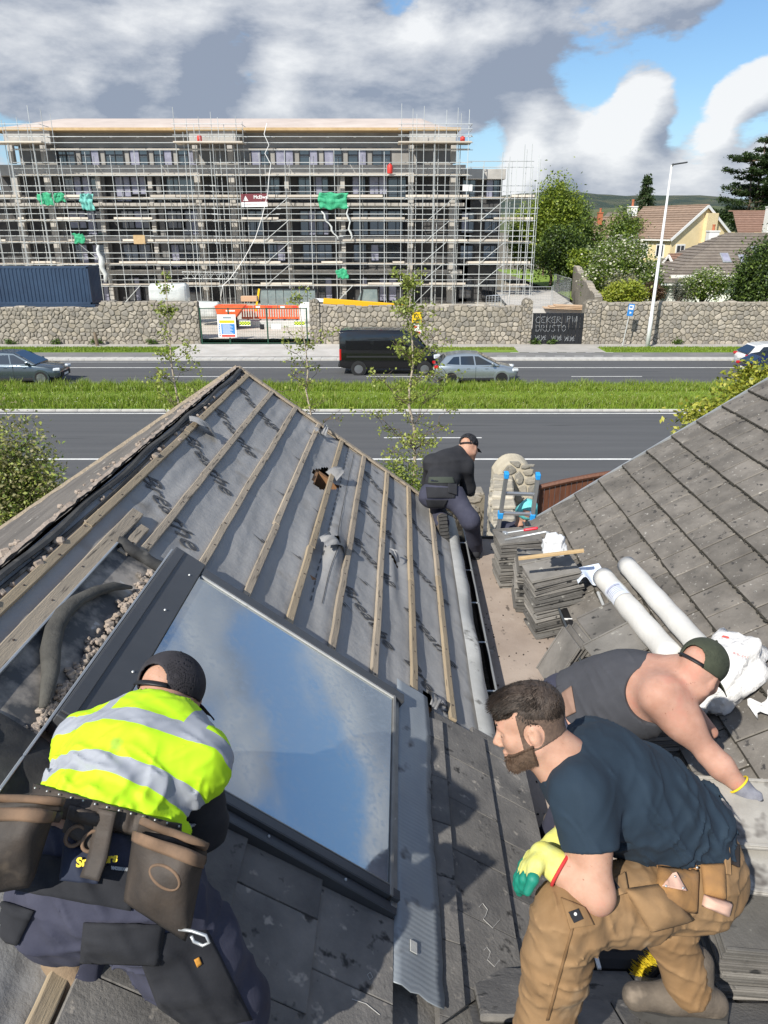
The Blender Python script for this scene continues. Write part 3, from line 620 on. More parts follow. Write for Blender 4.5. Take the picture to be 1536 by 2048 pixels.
# things hung on or standing on the scaffold
def sheetcloth(name, label, cat, x0, x1, z0, z1, y, m, seed, amp=.12):
    g2 = random.Random(seed); o = (g2.random() * 9, g2.random() * 9, 0)
    mb = MB(); mb.grid(lambda a, b: (x0 + (x1 - x0) * a + .1 * math.sin(b * 5 + o[0]), y + amp * mnoise.noise(Vector((a * 5 + o[0], b * 5, 1))) - .15 * b, z0 + (z1 - z0) * b + .18 * mnoise.noise(Vector((a * 4, o[1] + b, 0)))), 14, 10)
    ob = mb.build(name, m, smooth=True, label=label, cat=cat); md = ob.modifiers.new('s', 'SOLIDIFY'); md.thickness = .01; return ob
M_net = mat('green_netting', (.02, .30, .14), (.06, .42, .22), scale=5, rough=.7); M_net2 = mat('teal_netting', (.10, .40, .34), (.20, .50, .46), scale=5, rough=.7); M_poly = mat('clear_polythene', (.45, .47, .46), (.60, .62, .6), scale=3, rough=.3)
sheetcloth('debris_netting', 'green debris netting bundled on the scaffold, at far left', 'netting', -32.4, -31.0, 9.9, 10.95, 75.3, M_net, 1)
sheetcloth('debris_netting', 'small green netting beside the far left bundle', 'netting', -30.9, -29.9, 10.2, 11.0, 75.3, M_net, 2)
sheetcloth('debris_netting', 'pale teal netting drooping from the scaffold corner', 'netting', -28.4, -27.2, 9.5, 10.9, 75.2, M_net2, 3, .3)
sheetcloth('debris_netting', 'large green netting slung below the dark doorway', 'netting', -6.1, -3.4, 9.6, 11.0, 75.2, M_net, 4, .25)
sheetcloth('debris_netting', 'green netting low on the scaffold left of the dark doorway', 'netting', -29.6, -28.6, 6.6, 7.4, 75.3, M_net, 5)
sheetcloth('debris_netting', 'green netting on the lowest lift under the dark doorway', 'netting', -4.6, -3.5, 3.3, 4.2, 75.3, M_net, 6)
for i, (xa, za, xb, zb, lab) in enumerate(((-5.9, 9.4, -4.4, 6.9, 'twisted polythene strip hanging left below the large green netting'), (-3.5, 9.9, -3.1, 6.8, 'twisted polythene strip hanging right below the large green netting'), (-27.4, 6.4, -27.0, 3.0, 'clear polythene sheet hanging beside the scaffold ladder'))):
    mb = MB(); n = 9; mb.tube([(xa + (xb - xa) * k / n + .12 * math.sin(k * 1.7 + i), 75.2, za + (zb - za) * k / n) for k in range(n + 1)], [.06 + .05 * math.sin(k * 2.3 + i) ** 2 + (.2 if i == 2 else .0) * math.sin(k / n * 3.1) for k in range(n + 1)], 7); mb.build('polythene_strip', M_poly, label=lab, cat='polythene', smooth=True)
bn = thing('site_banner', 'maroon and white contractor banner with white lettering tied to the scaffold', 'banner', (-12.2, 75.45, 9.5))
MB().box((-12.2, 75.45, 10.55), (2.45, .02, .75), rotm('Y', -1)).build('cloth', mat('maroon', (.16, .03, .04), rough=.7), bn); MB().box((-12.2, 75.44, 10.0), (2.45, .02, .42), rotm('Y', -1)).build('lower_strip', M_white, bn)
me = text_mesh('lettering', 'McElwai', .42, M_white, frame_M((-13.0 + .75, 75.43, 10.5), (1, 0, .01), (0, 0, 1)), bold=.008); link('lettering', me, bn)
MB().prism([(-.3, -.2), (.2, -.2), (-.05, .25)], (0, .006), frame_M((-12.95, 75.434, 10.5), (1, 0, 0), (0, 0, 1))).build('emblem', M_white, bn)
me = text_mesh('lettering', 'CONSTRUCTION', .16, mat('dull_red', (.25, .06, .06)), frame_M((-13.2, 75.425, 9.93), (1, 0, .01), (0, 0, 1))); link('lettering', me, bn)
rect(7.35, 8.25, 11.15, 11.7, 75.4, M_white, 'scaffold_sign', None, .02, 'white name board fixed to the scaffold corner')['category'] = 'sign'
def cylred(label, x, z, h, r=.22):
    t_ = thing('gas_bottle', label, 'gas bottle', (x, 76.2, z), group='red gas bottles'); m = mat('bottle_red', (.62, .04, .03), rough=.5)
    MB().lathe([(r * .9, 0), (r, .05), (r, h * .7), (r * .8, h * .86), (r * .35, h * .93), (r * .3, h)], 12, Matrix.Translation((x, 75.5, z))).build('body', m, t_, smooth=True); MB().cyl((x, 75.5, z + h), (x, 75.5, z + h + .08), .05).build('valve', M_galv, t_)
cylred('red gas bottle on the upper terrace lift left of the right bay', .55, 12.65, .85, .25); cylred('red gas bottle on the highest platform of the middle bay', -16.9, 15.35, .55); cylred('red gas bottle on the top platform at the right corner', 7.2, 15.35, .42)
for i, (pts, lab) in enumerate((([(-10.6, 16.8), (-10.9, 15.9), (-10.5, 15.0), (-10.9, 14.3), (-10.4, 13.4), (-10.6, 12.5), (-10.8, 11), (-11.4, 9), (-12.2, 7), (-13.5, 5), (-14.8, 3.4), (-15.6, 2.7), (-15.9, 1.4)], 'white hose snaking down the front of the scaffolding'),)):
    MB().tube([(x, 75.15 - .05 * k, z) for k, (x, z) in enumerate(pts)], .035, 6).build('hose', M_white, label=lab, cat='hose', smooth=True)
pl = MB(); pl.box((-23.4, 75.4, 6.9), (1.1, .06, .8)); pl.build('plywood_sheet', M_ply, label='orange plywood sheet standing on the middle scaffold lift', cat='plywood')
# ================================================================== SITE YARD BEHIND THE WALL
M_ctn = mat('container_blue', (.014, .035, .075), (.022, .05, .10), scale=.8, rough=.55, bump=.1)
def container(label, x0, x1, y0, z0, h, g_):
    t_ = thing('shipping_container', label, 'container', ((x0 + x1) / 2, y0, z0), group=g_); n = int((x1 - x0) / .28); poly = []
    for i in range(n): a = x0 + .12 + (x1 - x0 - .24) * i / n; s = (x1 - x0 - .24) / n; poly += [(a, y0 + .05), (a + s * .3, y0 + .05), (a + s * .5, y0 + .005), (a + s * .8, y0 + .005)]
    poly += [(x1 - .12, y0 + .05)]
    mb = MB(); V = []; 
    for p in poly: V += [(p[0], p[1], z0 + .16), (p[0], p[1], z0 + h - .1)]
    mb.add(V, [(2 * i, 2 * i + 2, 2 * i + 3, 2 * i + 1) for i in range(len(poly) - 1)]); mb.build('side_panel', M_ctn, t_)
    mb = MB(); m = 8; V = []
    for i in range(m * 4 + 1): yy = y0 + .1 + 2.2 * i / (m * 4); xx = x1 - (.05 if i % 4 in (0, 1) else .01); V += [(xx, yy, z0 + .16), (xx, yy, z0 + h - .1)]
    mb.add(V, [(2 * i, 2 * i + 2, 2 * i + 3, 2 * i + 1) for i in range(m * 4)]); mb.build('end_panel', M_ctn, t_)
    for z in (z0 + .08, z0 + h - .05): MB().box(((x0 + x1) / 2, y0 + .06, z), (x1 - x0, .12, .16), bev=.01).box((x1 - .06, y0 + 1.2, z), (.12, 2.2, .16)).build('rail', M_ctn, t_)
    for x in (x0 + .07, x1 - .07): MB().box((x, y0 + .07, z0 + h / 2), (.14, .14, h - .02), bev=.01).build('corner_post', M_ctn, t_)
    MB().box(((x0 + x1) / 2, y0 + 1.25, z0 + h - .07), (x1 - x0 - .2, 2.3, .05)).build('roof', M_ctn, t_); MB().box(((x0 + x1) / 2, y0 + 1.4, z0 + h / 2), (x1 - x0 - .3, 2.1, h - .2)).build('inner_shell', M_ctn, t_)
    MB().box((x0 + .85, y0 + .0, z0 + h - .36), (.62, .015, .22)).build('name_plate', M_white, t_); return t_
container('dark blue shipping container, the lower of two behind the left wall', -29.6, -20.9, 55.4, .62, 2.05, 'blue containers'); container('dark blue shipping container stacked on top, behind the left wall', -30.0, -21.15, 55.55, 2.70, 2.6, 'blue containers')
M_or = mat('barrier_orange', (.70, .09, .02), (.80, .14, .04), scale=2, rough=.5)
for i in range(7):
    x = -10.9 + i * .98; y = 60.8 + .1 * (i % 2)
    t_ = thing('plastic_barrier', ['leftmost orange plastic barrier beside the skip', 'orange plastic barrier, second from the skip', 'orange plastic barrier, third from the skip', 'orange plastic barrier, fourth from the skip', 'orange plastic barrier, fifth from the skip', 'orange plastic barrier, sixth from the skip', 'rightmost orange plastic barrier before the white bag'][i], 'barrier', (x, y, .55), group='orange barriers behind the site gate')
    b_ = MB(); b_.box((x, y, 2.02), (.95, .09, .26), bev=.02); b_.box((x, y, 1.18), (.95, .09, .16), bev=.02)
    for k in range(5): b_.box((x - .4 + k * .2, y, 1.58), (.1, .08, .7), bev=.02)
    b_.build('panel', M_or, t_); MB().box((x, y, 1.02), (.12, .55, .08), bev=.02).build('foot', M_sblack, t_)
    MB().box((x - .12, y - .05, 2.03), (.34, .012, .14)).build('reflector', M_white if i % 2 else M_red, t_)
MB().box((-8, 60.9, .75), (8.5, 1.2, .5), bev=.03).build('timber_stack', mat('pale_sheets', (.45, .46, .45), (.55, .55, .52), scale=1, rough=.7), label='low stack of pale sheets under the orange barriers', cat='stack')
sk = thing('skip', 'small orange tipping skip behind the green gate', 'skip', (-12.0, 59.4, .5)); poly = [(-.75, 0), (.45, 0), (1.25, .95), (-1.0, .95)]
MB().prism(poly, (-.8, .8), frame_M((-12.0, 59.4, 1.35), (1, 0, 0), (0, 0, 1))).build('bin', M_or, sk); MB().box((-12.2, 59.4, .95), (1.3, 1.2, .8), bev=.03).build('base', M_sblack, sk)
MB().box((-11.8, 58.595, 1.95), (.7, .01, .12)).build('lettering', M_white, sk)
M_wrap = mat('wrapped_plastic', (.50, .53, .52), (.62, .65, .63), scale=2, rough=.25, bump=.5, bscale=6, bdist=.05); M_glass = mat('site_glass', (.18, .23, .23), (.26, .31, .30), scale=2, rough=.12, spec=1)
def lumpy(name, label, cat, c, d, m, amp=.06, seed=0, smooth=True):
    mb = MB(); mb.box((0, 0, 0), d, bev=min(d) * .18); me = mb.mesh(name, m); bm = bmesh.new(); bm.from_mesh(me); bmesh.ops.subdivide_edges(bm, edges=bm.edges, cuts=3, use_grid_fill=True)
    for v in bm.verts: q = v.co * (2.2 / max(d)) * 1.6 + Vector((seed, seed * 2, 0)); v.co += Vector((mnoise.noise(q), mnoise.noise(q + Vector((9, 0, 0))), mnoise.noise(q + Vector((0, 9, 0))))) * amp
    bm.to_mesh(me); bm.free(); me.transform(Matrix.Translation(c))
    if smooth: me.polygons.foreach_set('use_smooth', [True] * len(me.polygons))
    return link(name, me, label=label, cat=cat)
lumpy('wrapped_pallet', 'plastic wrapped pallet on timber slats behind the left wall end', 'pallet', (-17.3, 62, 3.0), (3.1, 1.2, 1.5), M_wrap, .08, 1)
ps = thing('timber_pallet', 'timber pallet under the wrapped load behind the left wall', 'pallet', (-17.3, 62, 1.9))
for k in range(7): MB().box((-18.7 + k * .47, 61.4, 2.05), (.1, .1, .38)).build('slat', M_ply, ps)
MB().box((-17.3, 61.4, 2.24), (3.2, .1, .06)).build('slat', M_ply, ps)
MB().box((-22, 63, 1.9), (6.5, .5, .55), bev=.02).build('site_barrier', M_or, label='row of orange barrier tops behind the blue containers', cat='barrier')
lumpy('wrapped_pallet', 'grey wrapped pack beside the orange skip', 'pallet', (-14.2, 61.5, 1.75), (2.1, 1.2, 1.25), M_wrap, .08, 4)
MB().box((-10.9, 62.2, 2.55), (1.3, .6, .42), bev=.02).build('cardboard_box', mat('cardboard', (.55, .36, .22), rough=.8), label='cardboard box on top of the stack behind the orange skip', cat='box')
gr = thing('glazing_rack', 'rack of glass panels with a yellow frame edge behind the barriers', 'rack', (-8, 64, .6))
for k in range(7): MB().box((-10.0 + k * .66, 64, 2.35), (.62, .08, 1.6), bev=.01).build('pane', M_glass, gr)
MB().bar((-10.75, 63.9, 1.4), (-10.35, 63.9, 3.2), .1, .16).build('rack_post', M_yel, gr); MB().bar((-10.35, 63.9, 3.2), (-5.6, 63.9, 3.18), .08, .06).build('top_bar', M_frame, gr); MB().bar((-5.55, 63.9, 3.18), (-5.5, 63.9, 1.4), .08, .08).build('rack_post', M_frame, gr)
lumpy('bulk_bag', 'white bulk bag with faint red print left of the gate pillar', 'bag', (-5.75, 57.6, 1.9), (1.25, 1.1, 1.5), mat('bulk_white', (.62, .60, .57), (.72, .70, .68), scale=3, rough=.7), .08, 6)
th_ = thing('telehandler', 'yellow telehandler with its boom lowered behind the middle wall', 'telehandler', (-.5, 58.5, .5)); M_jcb = mat('plant_yellow', (.74, .40, .01), rough=.45)
MB().bar((-4.6, 58.2, 2.72), (1.9, 58.2, 2.25), .42, .42, bev=.04).build('boom', M_jcb, th_); MB().bar((-5.3, 58.2, 2.78), (-4.4, 58.2, 2.74), .3, .26, bev=.03).build('boom_tip', M_white, th_)
MB().box((-.6, 59.6, 1.6), (4.4, 1.6, .9), bev=.12).build('chassis', M_jcb, th_)
cb = MB(); cb.prism([(-.9, 0), (.75, 0), (.62, 1.5), (-.55, 1.55), (-.95, .7)], (-.5, .5), frame_M((-1.1, 59.6, 2.0), (1, 0, 0), (0, 0, 1))); cb.build('cab', M_glass, th_); MB().box((-1.1, 59.6, 3.56), (1.3, 1.1, .08), bev=.03).build('cab_roof', M_sblack, th_); MB().bar((-1.95, 59.05, 2.0), (-1.66, 59.05, 3.5), .07, .07).bar((-.4, 59.05, 2.0), (-.5, 59.05, 3.5), .07, .07).build('cab_frame', M_sblack, th_)
for x in (-2.2, 1.1):
    w_ = MB().lathe([(.3, -.2), (.58, -.2), (.62, -.1), (.62, .1), (.58, .2), (.3, .2)], 18, Matrix.Translation((x, 58.75, 1.1)) @ rotm('X', 90)).build('wheel', M_sblack, th_)
lumpy('wrapped_pallet', 'low wrapped pack at the far right of the yard wall', 'pallet', (6.9, 62, 1.6), (1.4, 1, .9), M_wrap, .06, 7); lumpy('bulk_bag', 'small white bag beside the leaning fence panels', 'bag', (9.3, 61.5, 1.55), (.9, .9, .8), mat('bulk_white', (.62, .60, .57)), .08, 8)
def mesh_panel(label, A, B, z0, h):
    A = Vector(A); B = Vector(B); t_ = thing('fence_panel', label, 'fence', (A + B) / 2, group='galvanised mesh fence panels'); U = Vector((0, 0, 1))
    fr = MB()
    for p, q in ((A, B),): fr.cyl(p + U * z0, q + U * z0, .025, n=6); fr.cyl(p + U * (z0 + h), q + U * (z0 + h), .025, n=6); fr.cyl(p + U * z0, p + U * (z0 + h), .025, n=6); fr.cyl(q + U * z0, q + U * (z0 + h), .025, n=6)
    fr.build('frame', M_galv, t_); ms = MB(); n = int((B - A).length / .22)
    for i in range(1, n): p = A + (B - A) * i / n; ms.cyl(p + U * z0, p + U * (z0 + h), .005, n=4)
    for k in range(1, 9): ms.cyl(A + U * (z0 + h * k / 9), B + U * (z0 + h * k / 9), .005, n=4)
    ms.build('mesh', M_galv, t_)
for i in range(4): mesh_panel(['leaning mesh fence panel, leftmost of the stack', 'leaning mesh fence panel, second of the stack', 'leaning mesh fence panel, third of the stack', 'leaning mesh fence panel, rightmost of the stack'][i], (8.4 + i * .28, 63 + .3 * i, 0), (9.4 + i * .3, 63.2 + .3 * i, 0), 1.0, 1.7)
mesh_panel('mesh fence panel along the concrete ramp, nearer one', (10.8, 66.0, 0), (14.4, 66.2, 0), 1.3, 1.9); mesh_panel('mesh fence panel along the concrete ramp, farther one', (14.5, 66.2, 0), (17.4, 72, 0), 1.4, 1.9); mesh_panel('mesh fence panel at the end of the ramp', (17.4, 72, 0), (17.6, 80, 0), 1.6, 1.9)
rp = MB(); rp.add([(10.6, 56, .9), (16.6, 56, .9), (17.6, 80, 1.9), (11.5, 80, 1.9)], [(0, 1, 2, 3)]); rp.build('concrete_ramp', mat('ramp_concrete', (.40, .38, .35), (.48, .46, .43), scale=.6, rough=.9), kind='structure')
MB().bar((10.5, 57.6, 1.55), (16.8, 57.6, 1.55), .3, 1.3).build('retaining_wall', mat('white_concrete', (.46, .44, .41), (.54, .52, .49), scale=.8, rough=.9), label='low pale concrete wall behind the graffiti gate', cat='wall')
plt = thing('timber_pallet', 'timber pallets lying on the pale concrete wall behind the graffiti gate', 'pallet', (13.6, 57, 2.3))
for k in range(3): MB().box((13.6 + .15 * k, 57.3, 2.27 + .10 * k), (3.3 - .5 * k, .9, .07), rotm('Y', 2)).build('slat', mat('pallet_wood', (.50, .33, .2), (.58, .42, .28), scale=3, rough=.85), plt)
# receding stone wall with rusty props, between the site and the gardens
stone_wall('side_wall', 'stone wall receding between the building site and the gardens', (15.5, 54.6, 0), (19.5, 78, 0), .3, lambda x: 3.3 + .05 * x + .08 * math.sin(x), .5, .8, .55, 31, depth=.06)
M_rust = mat('rusty_steel', (.16, .045, .02), (.24, .08, .035), scale=5, rough=.8)
for i, (s, lab) in enumerate(((.16, 'nearest rusty steel prop on the receding wall'), (.30, 'second rusty steel prop on the receding wall'), (.46, 'farthest rusty steel prop on the receding wall'))):
    p = Vector((15.35 + 4 * s, 54.6 + 23.4 * s, 0)); MB().box((p.x - .12, p.y, 1.9), (.14, .25, 2.9), bev=.01).build('steel_prop', M_rust, label=lab, cat='prop', group='rusty props')
MB().bar((16.0, 59.4, 2.9), (17.1, 65.6, 3.2), .12, .2).build('steel_beam', M_rust, label='rusty horizontal beam joining the props on the receding wall', cat='beam')
# ================================================================== HOUSES BEYOND THE RIGHT WALL
M_cream = mat('cream_render', (.66, .53, .30), (.72, .59, .35), scale=.7, rough=.9); M_bargew = mat('barge_white', (.74, .73, .70), rough=.6); M_wht = mat('white_render', (.68, .67, .63), (.74, .73, .70), scale=.8, rough=.9)
M_til = mat('brown_tile', (.225, .16, .118), (.30, .215, .16), scale=2.5, rough=.85, bump=.6, bscale=9, bdist=.05, rv=.12, stretch=(1, 1, 1)); M_til2 = mat('red_brown_tile', (.21, .125, .09), (.28, .17, .125), scale=2.5, rough=.85, bump=.6, bscale=9, bdist=.05, rv=.12); M_til3 = mat('grey_brown_tile', (.15, .125, .105), (.21, .18, .15), scale=2, rough=.85, bump=.5, bscale=9, bdist=.05, rv=.10)
M_pot = mat('clay_pot', (.40, .13, .06), rough=.8)
def slope(parent, A, B, C, D, m, n, th=.09, name='tile_course'):      # A,B eave ends; D,C ridge ends (quad A,B,C,D); courses parallel to the eave
    A, B, C, D = map(Vector, (A, B, C, D)); N = (B - A).cross(D - A).normalized()
    if N.z < 0: N = -N
    for i in range(n):
        t0, t1 = i / n, min(1, (i + 1.12) / n); a, b, c, d = A + (D - A) * t0, B + (C - B) * t0, B + (C - B) * t1, A + (D - A) * t1
        mb = MB(); up0, up1 = N * th, N * .015
        mb.add([a, b, c, d, a + up0, b + up0, c + up1, d + up1], [(3, 2, 1, 0), (4, 5, 6, 7), (0, 1, 5, 4), (2, 3, 7, 6), (1, 2, 6, 5), (3, 0, 4, 7)]); mb.build(name, m, parent)
def chimney(parent, x, y, z0, z1, w, m, pots=2, pot_h=.5):
    c = MB().box((x, y, (z0 + z1) / 2), (w, w * .8, z1 - z0)).box((x, y, z1 + .05), (w + .12, w * .8 + .12, .12)).build('chimney', m, parent)
    for k in range(pots): MB().lathe([(.14, 0), (.12, pot_h * .7), (.15, pot_h * .8), (.15, pot_h)], 10, Matrix.Translation((x + (k - (pots - 1) / 2) * .42, y, z1 + .1))).build('chimney_pot', M_pot, c)
def gable_house(name, label, O, ang, W, L, z0, he, hr, wall, tile, courses=12, wins=(), barge=True):
    T = Matrix.Translation(O) @ rotm('Z', ang); h = thing(name, label, 'house', O); q = lambda x, y, z: T @ Vector((x, y, z))
    mb = MB(); mb.add([q(0, 0, z0), q(W, 0, z0), q(W, 0, he), q(W / 2, 0, hr - .08), q(0, 0, he), q(0, L, z0), q(W, L, z0), q(W, L, he), q(W / 2, L, hr - .08), q(0, L, he)],
                      [(0, 1, 2, 3, 4), (9, 8, 7, 6, 5), (5, 0, 4, 9), (1, 6, 7, 2)]); mb.build('wall', wall, h)
    s = (hr - he) / (W / 2); o = .35; rfe = MB(); rfe.bar(q(W / 2, -.3, hr + .06), q(W / 2, L + .3, hr + .06), .25, .12); r_ = rfe.build('roof', tile, h)
    slope(r_, q(-o, -.25, he - o * s), q(-o, L + .25, he - o * s), q(W / 2, L + .25, hr), q(W / 2, -.25, hr), tile, courses); slope(r_, q(W + o, L + .25, he - o * s), q(W + o, -.25, he - o * s), q(W / 2, -.25, hr), q(W / 2, L + .25, hr), tile, courses)
    if barge:
        for a, b in ((q(-o, -.3, he - o * s - .1), q(W / 2, -.3, hr - .08)), (q(W + o, -.3, he - o * s - .1), q(W / 2, -.3, hr - .08))): MB().bar(a, b, .06, .26).build('bargeboard', M_bargew, h)
        MB().bar(q(-o, -.2, he - o * s - .08), q(-o, L + .2, he - o * s - .08), .12, .14).build('gutter', M_bargew, h)
    for (face, a, z, w, hh) in wins:
        if face == 'g': f = frame_M(q(a, -.02, z), T.to_3x3() @ Vector((1, 0, 0)), (0, 0, 1))
        else: f = frame_M(q(-.02, a, z), T.to_3x3() @ Vector((0, -1, 0)), (0, 0, 1))
        wb = MB(); wb.box((0, 0, 0), (w + .3, hh + .3, .06), None)
        me = wb.mesh('window', M_bargew); me.transform(f); wo_ = link('window', me, h); p = MB(); p.box((0, 0, .035), (w, hh, .03)); me = p.mesh('pane', M_pane); me.transform(f); link('pane', me, wo_)
        p = MB(); p.box((0, 0, .055), (.07, hh, .02)); me = p.mesh('glazing_bar', M_bargew); me.transform(f); link('glazing_bar', me, wo_)
    return h, q
h1, q1 = gable_house('cream_house', 'cream rendered house with brown tiled roof and white bargeboards', (29.7, 81.5, 0), 24, 8.4, 9.0, 1.2, 7.1, 10.15, M_cream, M_til, 14, [('g', 1.35, 5.7, .95, 1.05), ('g', 4.0, 5.6, .8, 1.0), ('l', 1.4, 5.7, .9, 1.1), ('l', 3.8, 5.7, .9, 1.1), ('l', 6.2, 5.7, .9, 1.1), ('l', 1.6, 2.9, 1.0, 1.2)])
T1 = Matrix.Translation((29.7, 81.5, 0)) @ rotm('Z', 24); mb = MB(); mb.box((0, 0, 0), (1.5, .45, 9.0)); me = mb.mesh('chimney_breast', M_cream); me.transform(T1 @ Matrix.Translation((4.9, -.2, 4.9))); link('chimney_breast', me, h1)
chimney(h1, 27.5, 88.5, 9.2, 10.1, .9, M_wht, 1, .7)
h2, q2 = gable_house('cream_porch', 'cream porch extension with a red brown tiled roof in front of the cream house', (27.1, 76.4, 0), -78, 3.4, 4.6, 1.2, 4.15, 5.55, M_cream, M_til2, 8, [('g', 1.7, 3.2, .8, 1.0)]); chimney(h2, 31.4, 75.5, 3.8, 7.6, .95, M_wht, 1, .55)
hh = thing('grey_roofed_house', 'white house with a large grey brown tiled roof and roof windows', 'house', (35, 70, 0)); MB().box((40, 74.3, 2.5), (29, 11.0, 3.0)).build('wall', M_wht, hh); mr_ = MB().bar((31.9, 74, 7.45), (53, 74, 7.45), .25, .15).build('roof', M_til3, hh)
slope(mr_, (24.4, 68.3, 3.35), (55, 68.3, 3.35), (55, 74, 7.4), (31.9, 74, 7.4), M_til3, 17); slope(mr_, (24.4, 80, 3.35), (24.4, 68.3, 3.35), (31.9, 74, 7.4), (31.9, 74.1, 7.4), M_til3, 17)
MB().bar((24.4, 68.2, 3.25), (55, 68.2, 3.25), .12, .14).build('gutter', M_bargew, hh)
for x, t in ((31.0, .48), (32.6, .45), (34.1, .62)):
    p = Vector((x, 68.3 + 5.7 * t, 3.35 + 4.05 * t)); mb = MB(); mb.box((0, 0, 0), (.78, 1.3, .12), bev=.02); me = mb.mesh('roof_window', M_galv); me.transform(Matrix.Translation(p + Vector((0, -.06, .1))) @ rotm('X', 35.4)); w_ = link('roof_window', me, hh); mb = MB(); mb.box((0, 0, .065), (.6, 1.1, .02)); me = mb.mesh('pane', M_pane2); me.transform(Matrix.Translation(p + Vector((0, -.06, .1))) @ rotm('X', 35.4)); link('pane', me, w_)
h3 = thing('brown_roofed_house', 'far brown tiled house with a white chimney behind the cream house', 'house', (52, 96, 0)); MB().box((54, 98, 4.5), (20, 8, 6.0)).build('wall', M_cream, h3); r3 = MB().bar((42.5, 98.5, 9.95), (66, 98.5, 9.95), .25, .15).build('roof', M_til2, h3); slope(r3, (42, 93.8, 7.3), (66, 93.8, 7.3), (66, 98.5, 9.9), (43, 98.5, 9.9), M_til2, 10); chimney(h3, 45.2, 92.5, 5.5, 10.2, 1.5, M_wht, 1, .9)
h4, q4 = gable_house('white_house', 'white house with brown roof half hidden behind the green trees', (28.0, 101, 0), 25, 6.5, 8, 1, 6.0, 9.3, M_wht, M_til, 10); chimney(h4, 28.2, 104, 8.4, 9.8, .6, M_pot, 1, .5)
h5, q5 = gable_house('distant_house', 'distant white gabled house behind the dark conifer', (37.5, 122, 0), 30, 8, 8, 1, 7.4, 10.4, M_wht, M_til3, 8)

# ================================================================== HILLS
def hill(name, X0, X1, Y, prof, m, seed, depth=1500):
    mb = MB(); n = 90
    def fn(a, b):
        x = X0 + (X1 - X0) * a; z = np.interp(x, [p[0] for p in prof], [p[1] for p in prof]); k = math.sin(min(1, b * 1.15) * math.pi / 2)
        return (x, Y + b * depth, -2 + (z + 16 * mnoise.noise(Vector((x * .004, seed, b))) + 7 * mnoise.noise(Vector((x * .02, seed, b * 3)))) * k)
    mb.grid(fn, n, 10); return mb.build(name, m, kind='structure')
M_hill = mat('hill_forest_haze', (.030, .052, .040), (.085, .095, .060), scale=.006, detail=8, rough=.95, ramp=(.45, .6), bump=1, bscale=.05, bdist=20)  # forest colour shifted towards blue in place of distant haze
hill('hills', -2500, 5200, 4200, [(-2500, 120), (0, 150), (900, 235), (1150, 262), (1350, 235), (1700, 222), (2100, 226), (2700, 195), (4000, 150), (5200, 100)], M_hill, 3.3)
hill('low_hills', -2500, 4200, 2600, [(-2500, 60), (700, 70), (1000, 95), (1500, 88), (4200, 60)], mat('hill_fields', (.05, .075, .025), (.11, .12, .05), scale=.008, rough=.95), 8.1, 800)

# ================================================================== TREES AND SHRUBS
M_bark = mat('bark_brown', (.085, .06, .042), (.15, .11, .08), scale=6, rough=.95, bump=.5, bscale=25); M_birch = mat('birch_bark', (.42, .36, .28), (.16, .10, .07), scale=9, rough=.8, ramp=(.5, .72), stretch=(1, 1, 3))
def limb(mb, p, q, r0, r1, g, sag=.1, n=5):
    p = Vector(p); q = Vector(q); pts = []
    for i in range(n + 1):
        t = i / n; pts.append(p.lerp(q, t) + Vector((g.uniform(-1, 1), g.uniform(-1, 1), g.uniform(-.5, 1))) * (q - p).length * sag * math.sin(t * math.pi) * .5)
    mb.tube(pts, [r0 + (r1 - r0) * i / n for i in range(n + 1)], 6); return pts
def tree(name, label, base, H, rx, rz, mats, seed, cz=None, leaf=.3, n=9000, clumps=70, trunk_r=.18, ry=None, cat='tree', group=None, flower=None, fl_n=0, cl=.17, frame=None):
    g = random.Random(seed); G = np.random.default_rng(seed); b = Vector(base); ry = ry or rx; cz = cz if cz is not None else H - rz
    t_ = thing(name, label, cat, base, group=group, frame=frame); C = b + Vector((0, 0, cz)); cs = []
    for i in range(clumps):
        while True:
            d = Vector((g.gauss(0, 1), g.gauss(0, 1), g.gauss(0, 1))).normalized(); k = g.random() ** .42
            k *= .80 + .35 * mnoise.noise(d * 1.8 + Vector((seed, 0, 0)))
            if d.z > -.75: break
        cs.append(C + Vector((d.x * rx * k, d.y * ry * k, d.z * rz * k)))
    mb = MB(); top = b + Vector((0, 0, cz)); limb(mb, b - Vector((0, 0, .2)), top, trunk_r, trunk_r * .5, g, .05)
    for c in cs[::max(1, len(cs) // 22)]: limb(mb, b.lerp(top, g.uniform(.45, 1)), c, trunk_r * .32, trunk_r * .06, g, .15)
    mb.build('trunk', M_bark, t_)
    per = max(4, n // clumps); sp = np.array([rx, ry, rz]) * cl
    V, F = leaves([tuple(c) for c in cs], leaf, per, sp, seed); leaf_obj('crown', V, F, mats, t_, seed)
    if flower:
        P = np.array([tuple(c + Vector((g.gauss(0, 1) * sp[0], g.gauss(0, 1) * sp[1], abs(g.gauss(0, 1)) * sp[2]))) for c in cs for _ in range(max(1, fl_n // clumps))]); out = P - np.array(C); P = np.array(C) + out * 1.06
        V, F = leaf_quads(P, leaf * .8, G, 1.2, .9); leaf_obj('blossom', V, F, [flower], t_, seed)
    return t_
LF = lambda nm, a, b_: leafmat(nm, a, b_)
YG1 = [LF('leaf_yg1', (.24, .31, .03), (.32, .38, .05)), LF('leaf_yg2', (.15, .22, .025), (.23, .30, .04)), LF('leaf_yg3', (.09, .14, .018), (.14, .20, .03))]
MG = [LF('leaf_mg1', (.12, .19, .035), (.18, .25, .05)), LF('leaf_mg2', (.075, .13, .025), (.12, .18, .035))]
DG = [LF('leaf_dg1', (.045, .08, .025), (.07, .11, .035)), LF('leaf_dg2', (.03, .055, .02), (.055, .085, .028))]
OL = [LF('leaf_ol1', (.27, .26, .11), (.34, .31, .15)), LF('leaf_ol2', (.18, .18, .08), (.26, .25, .11))]
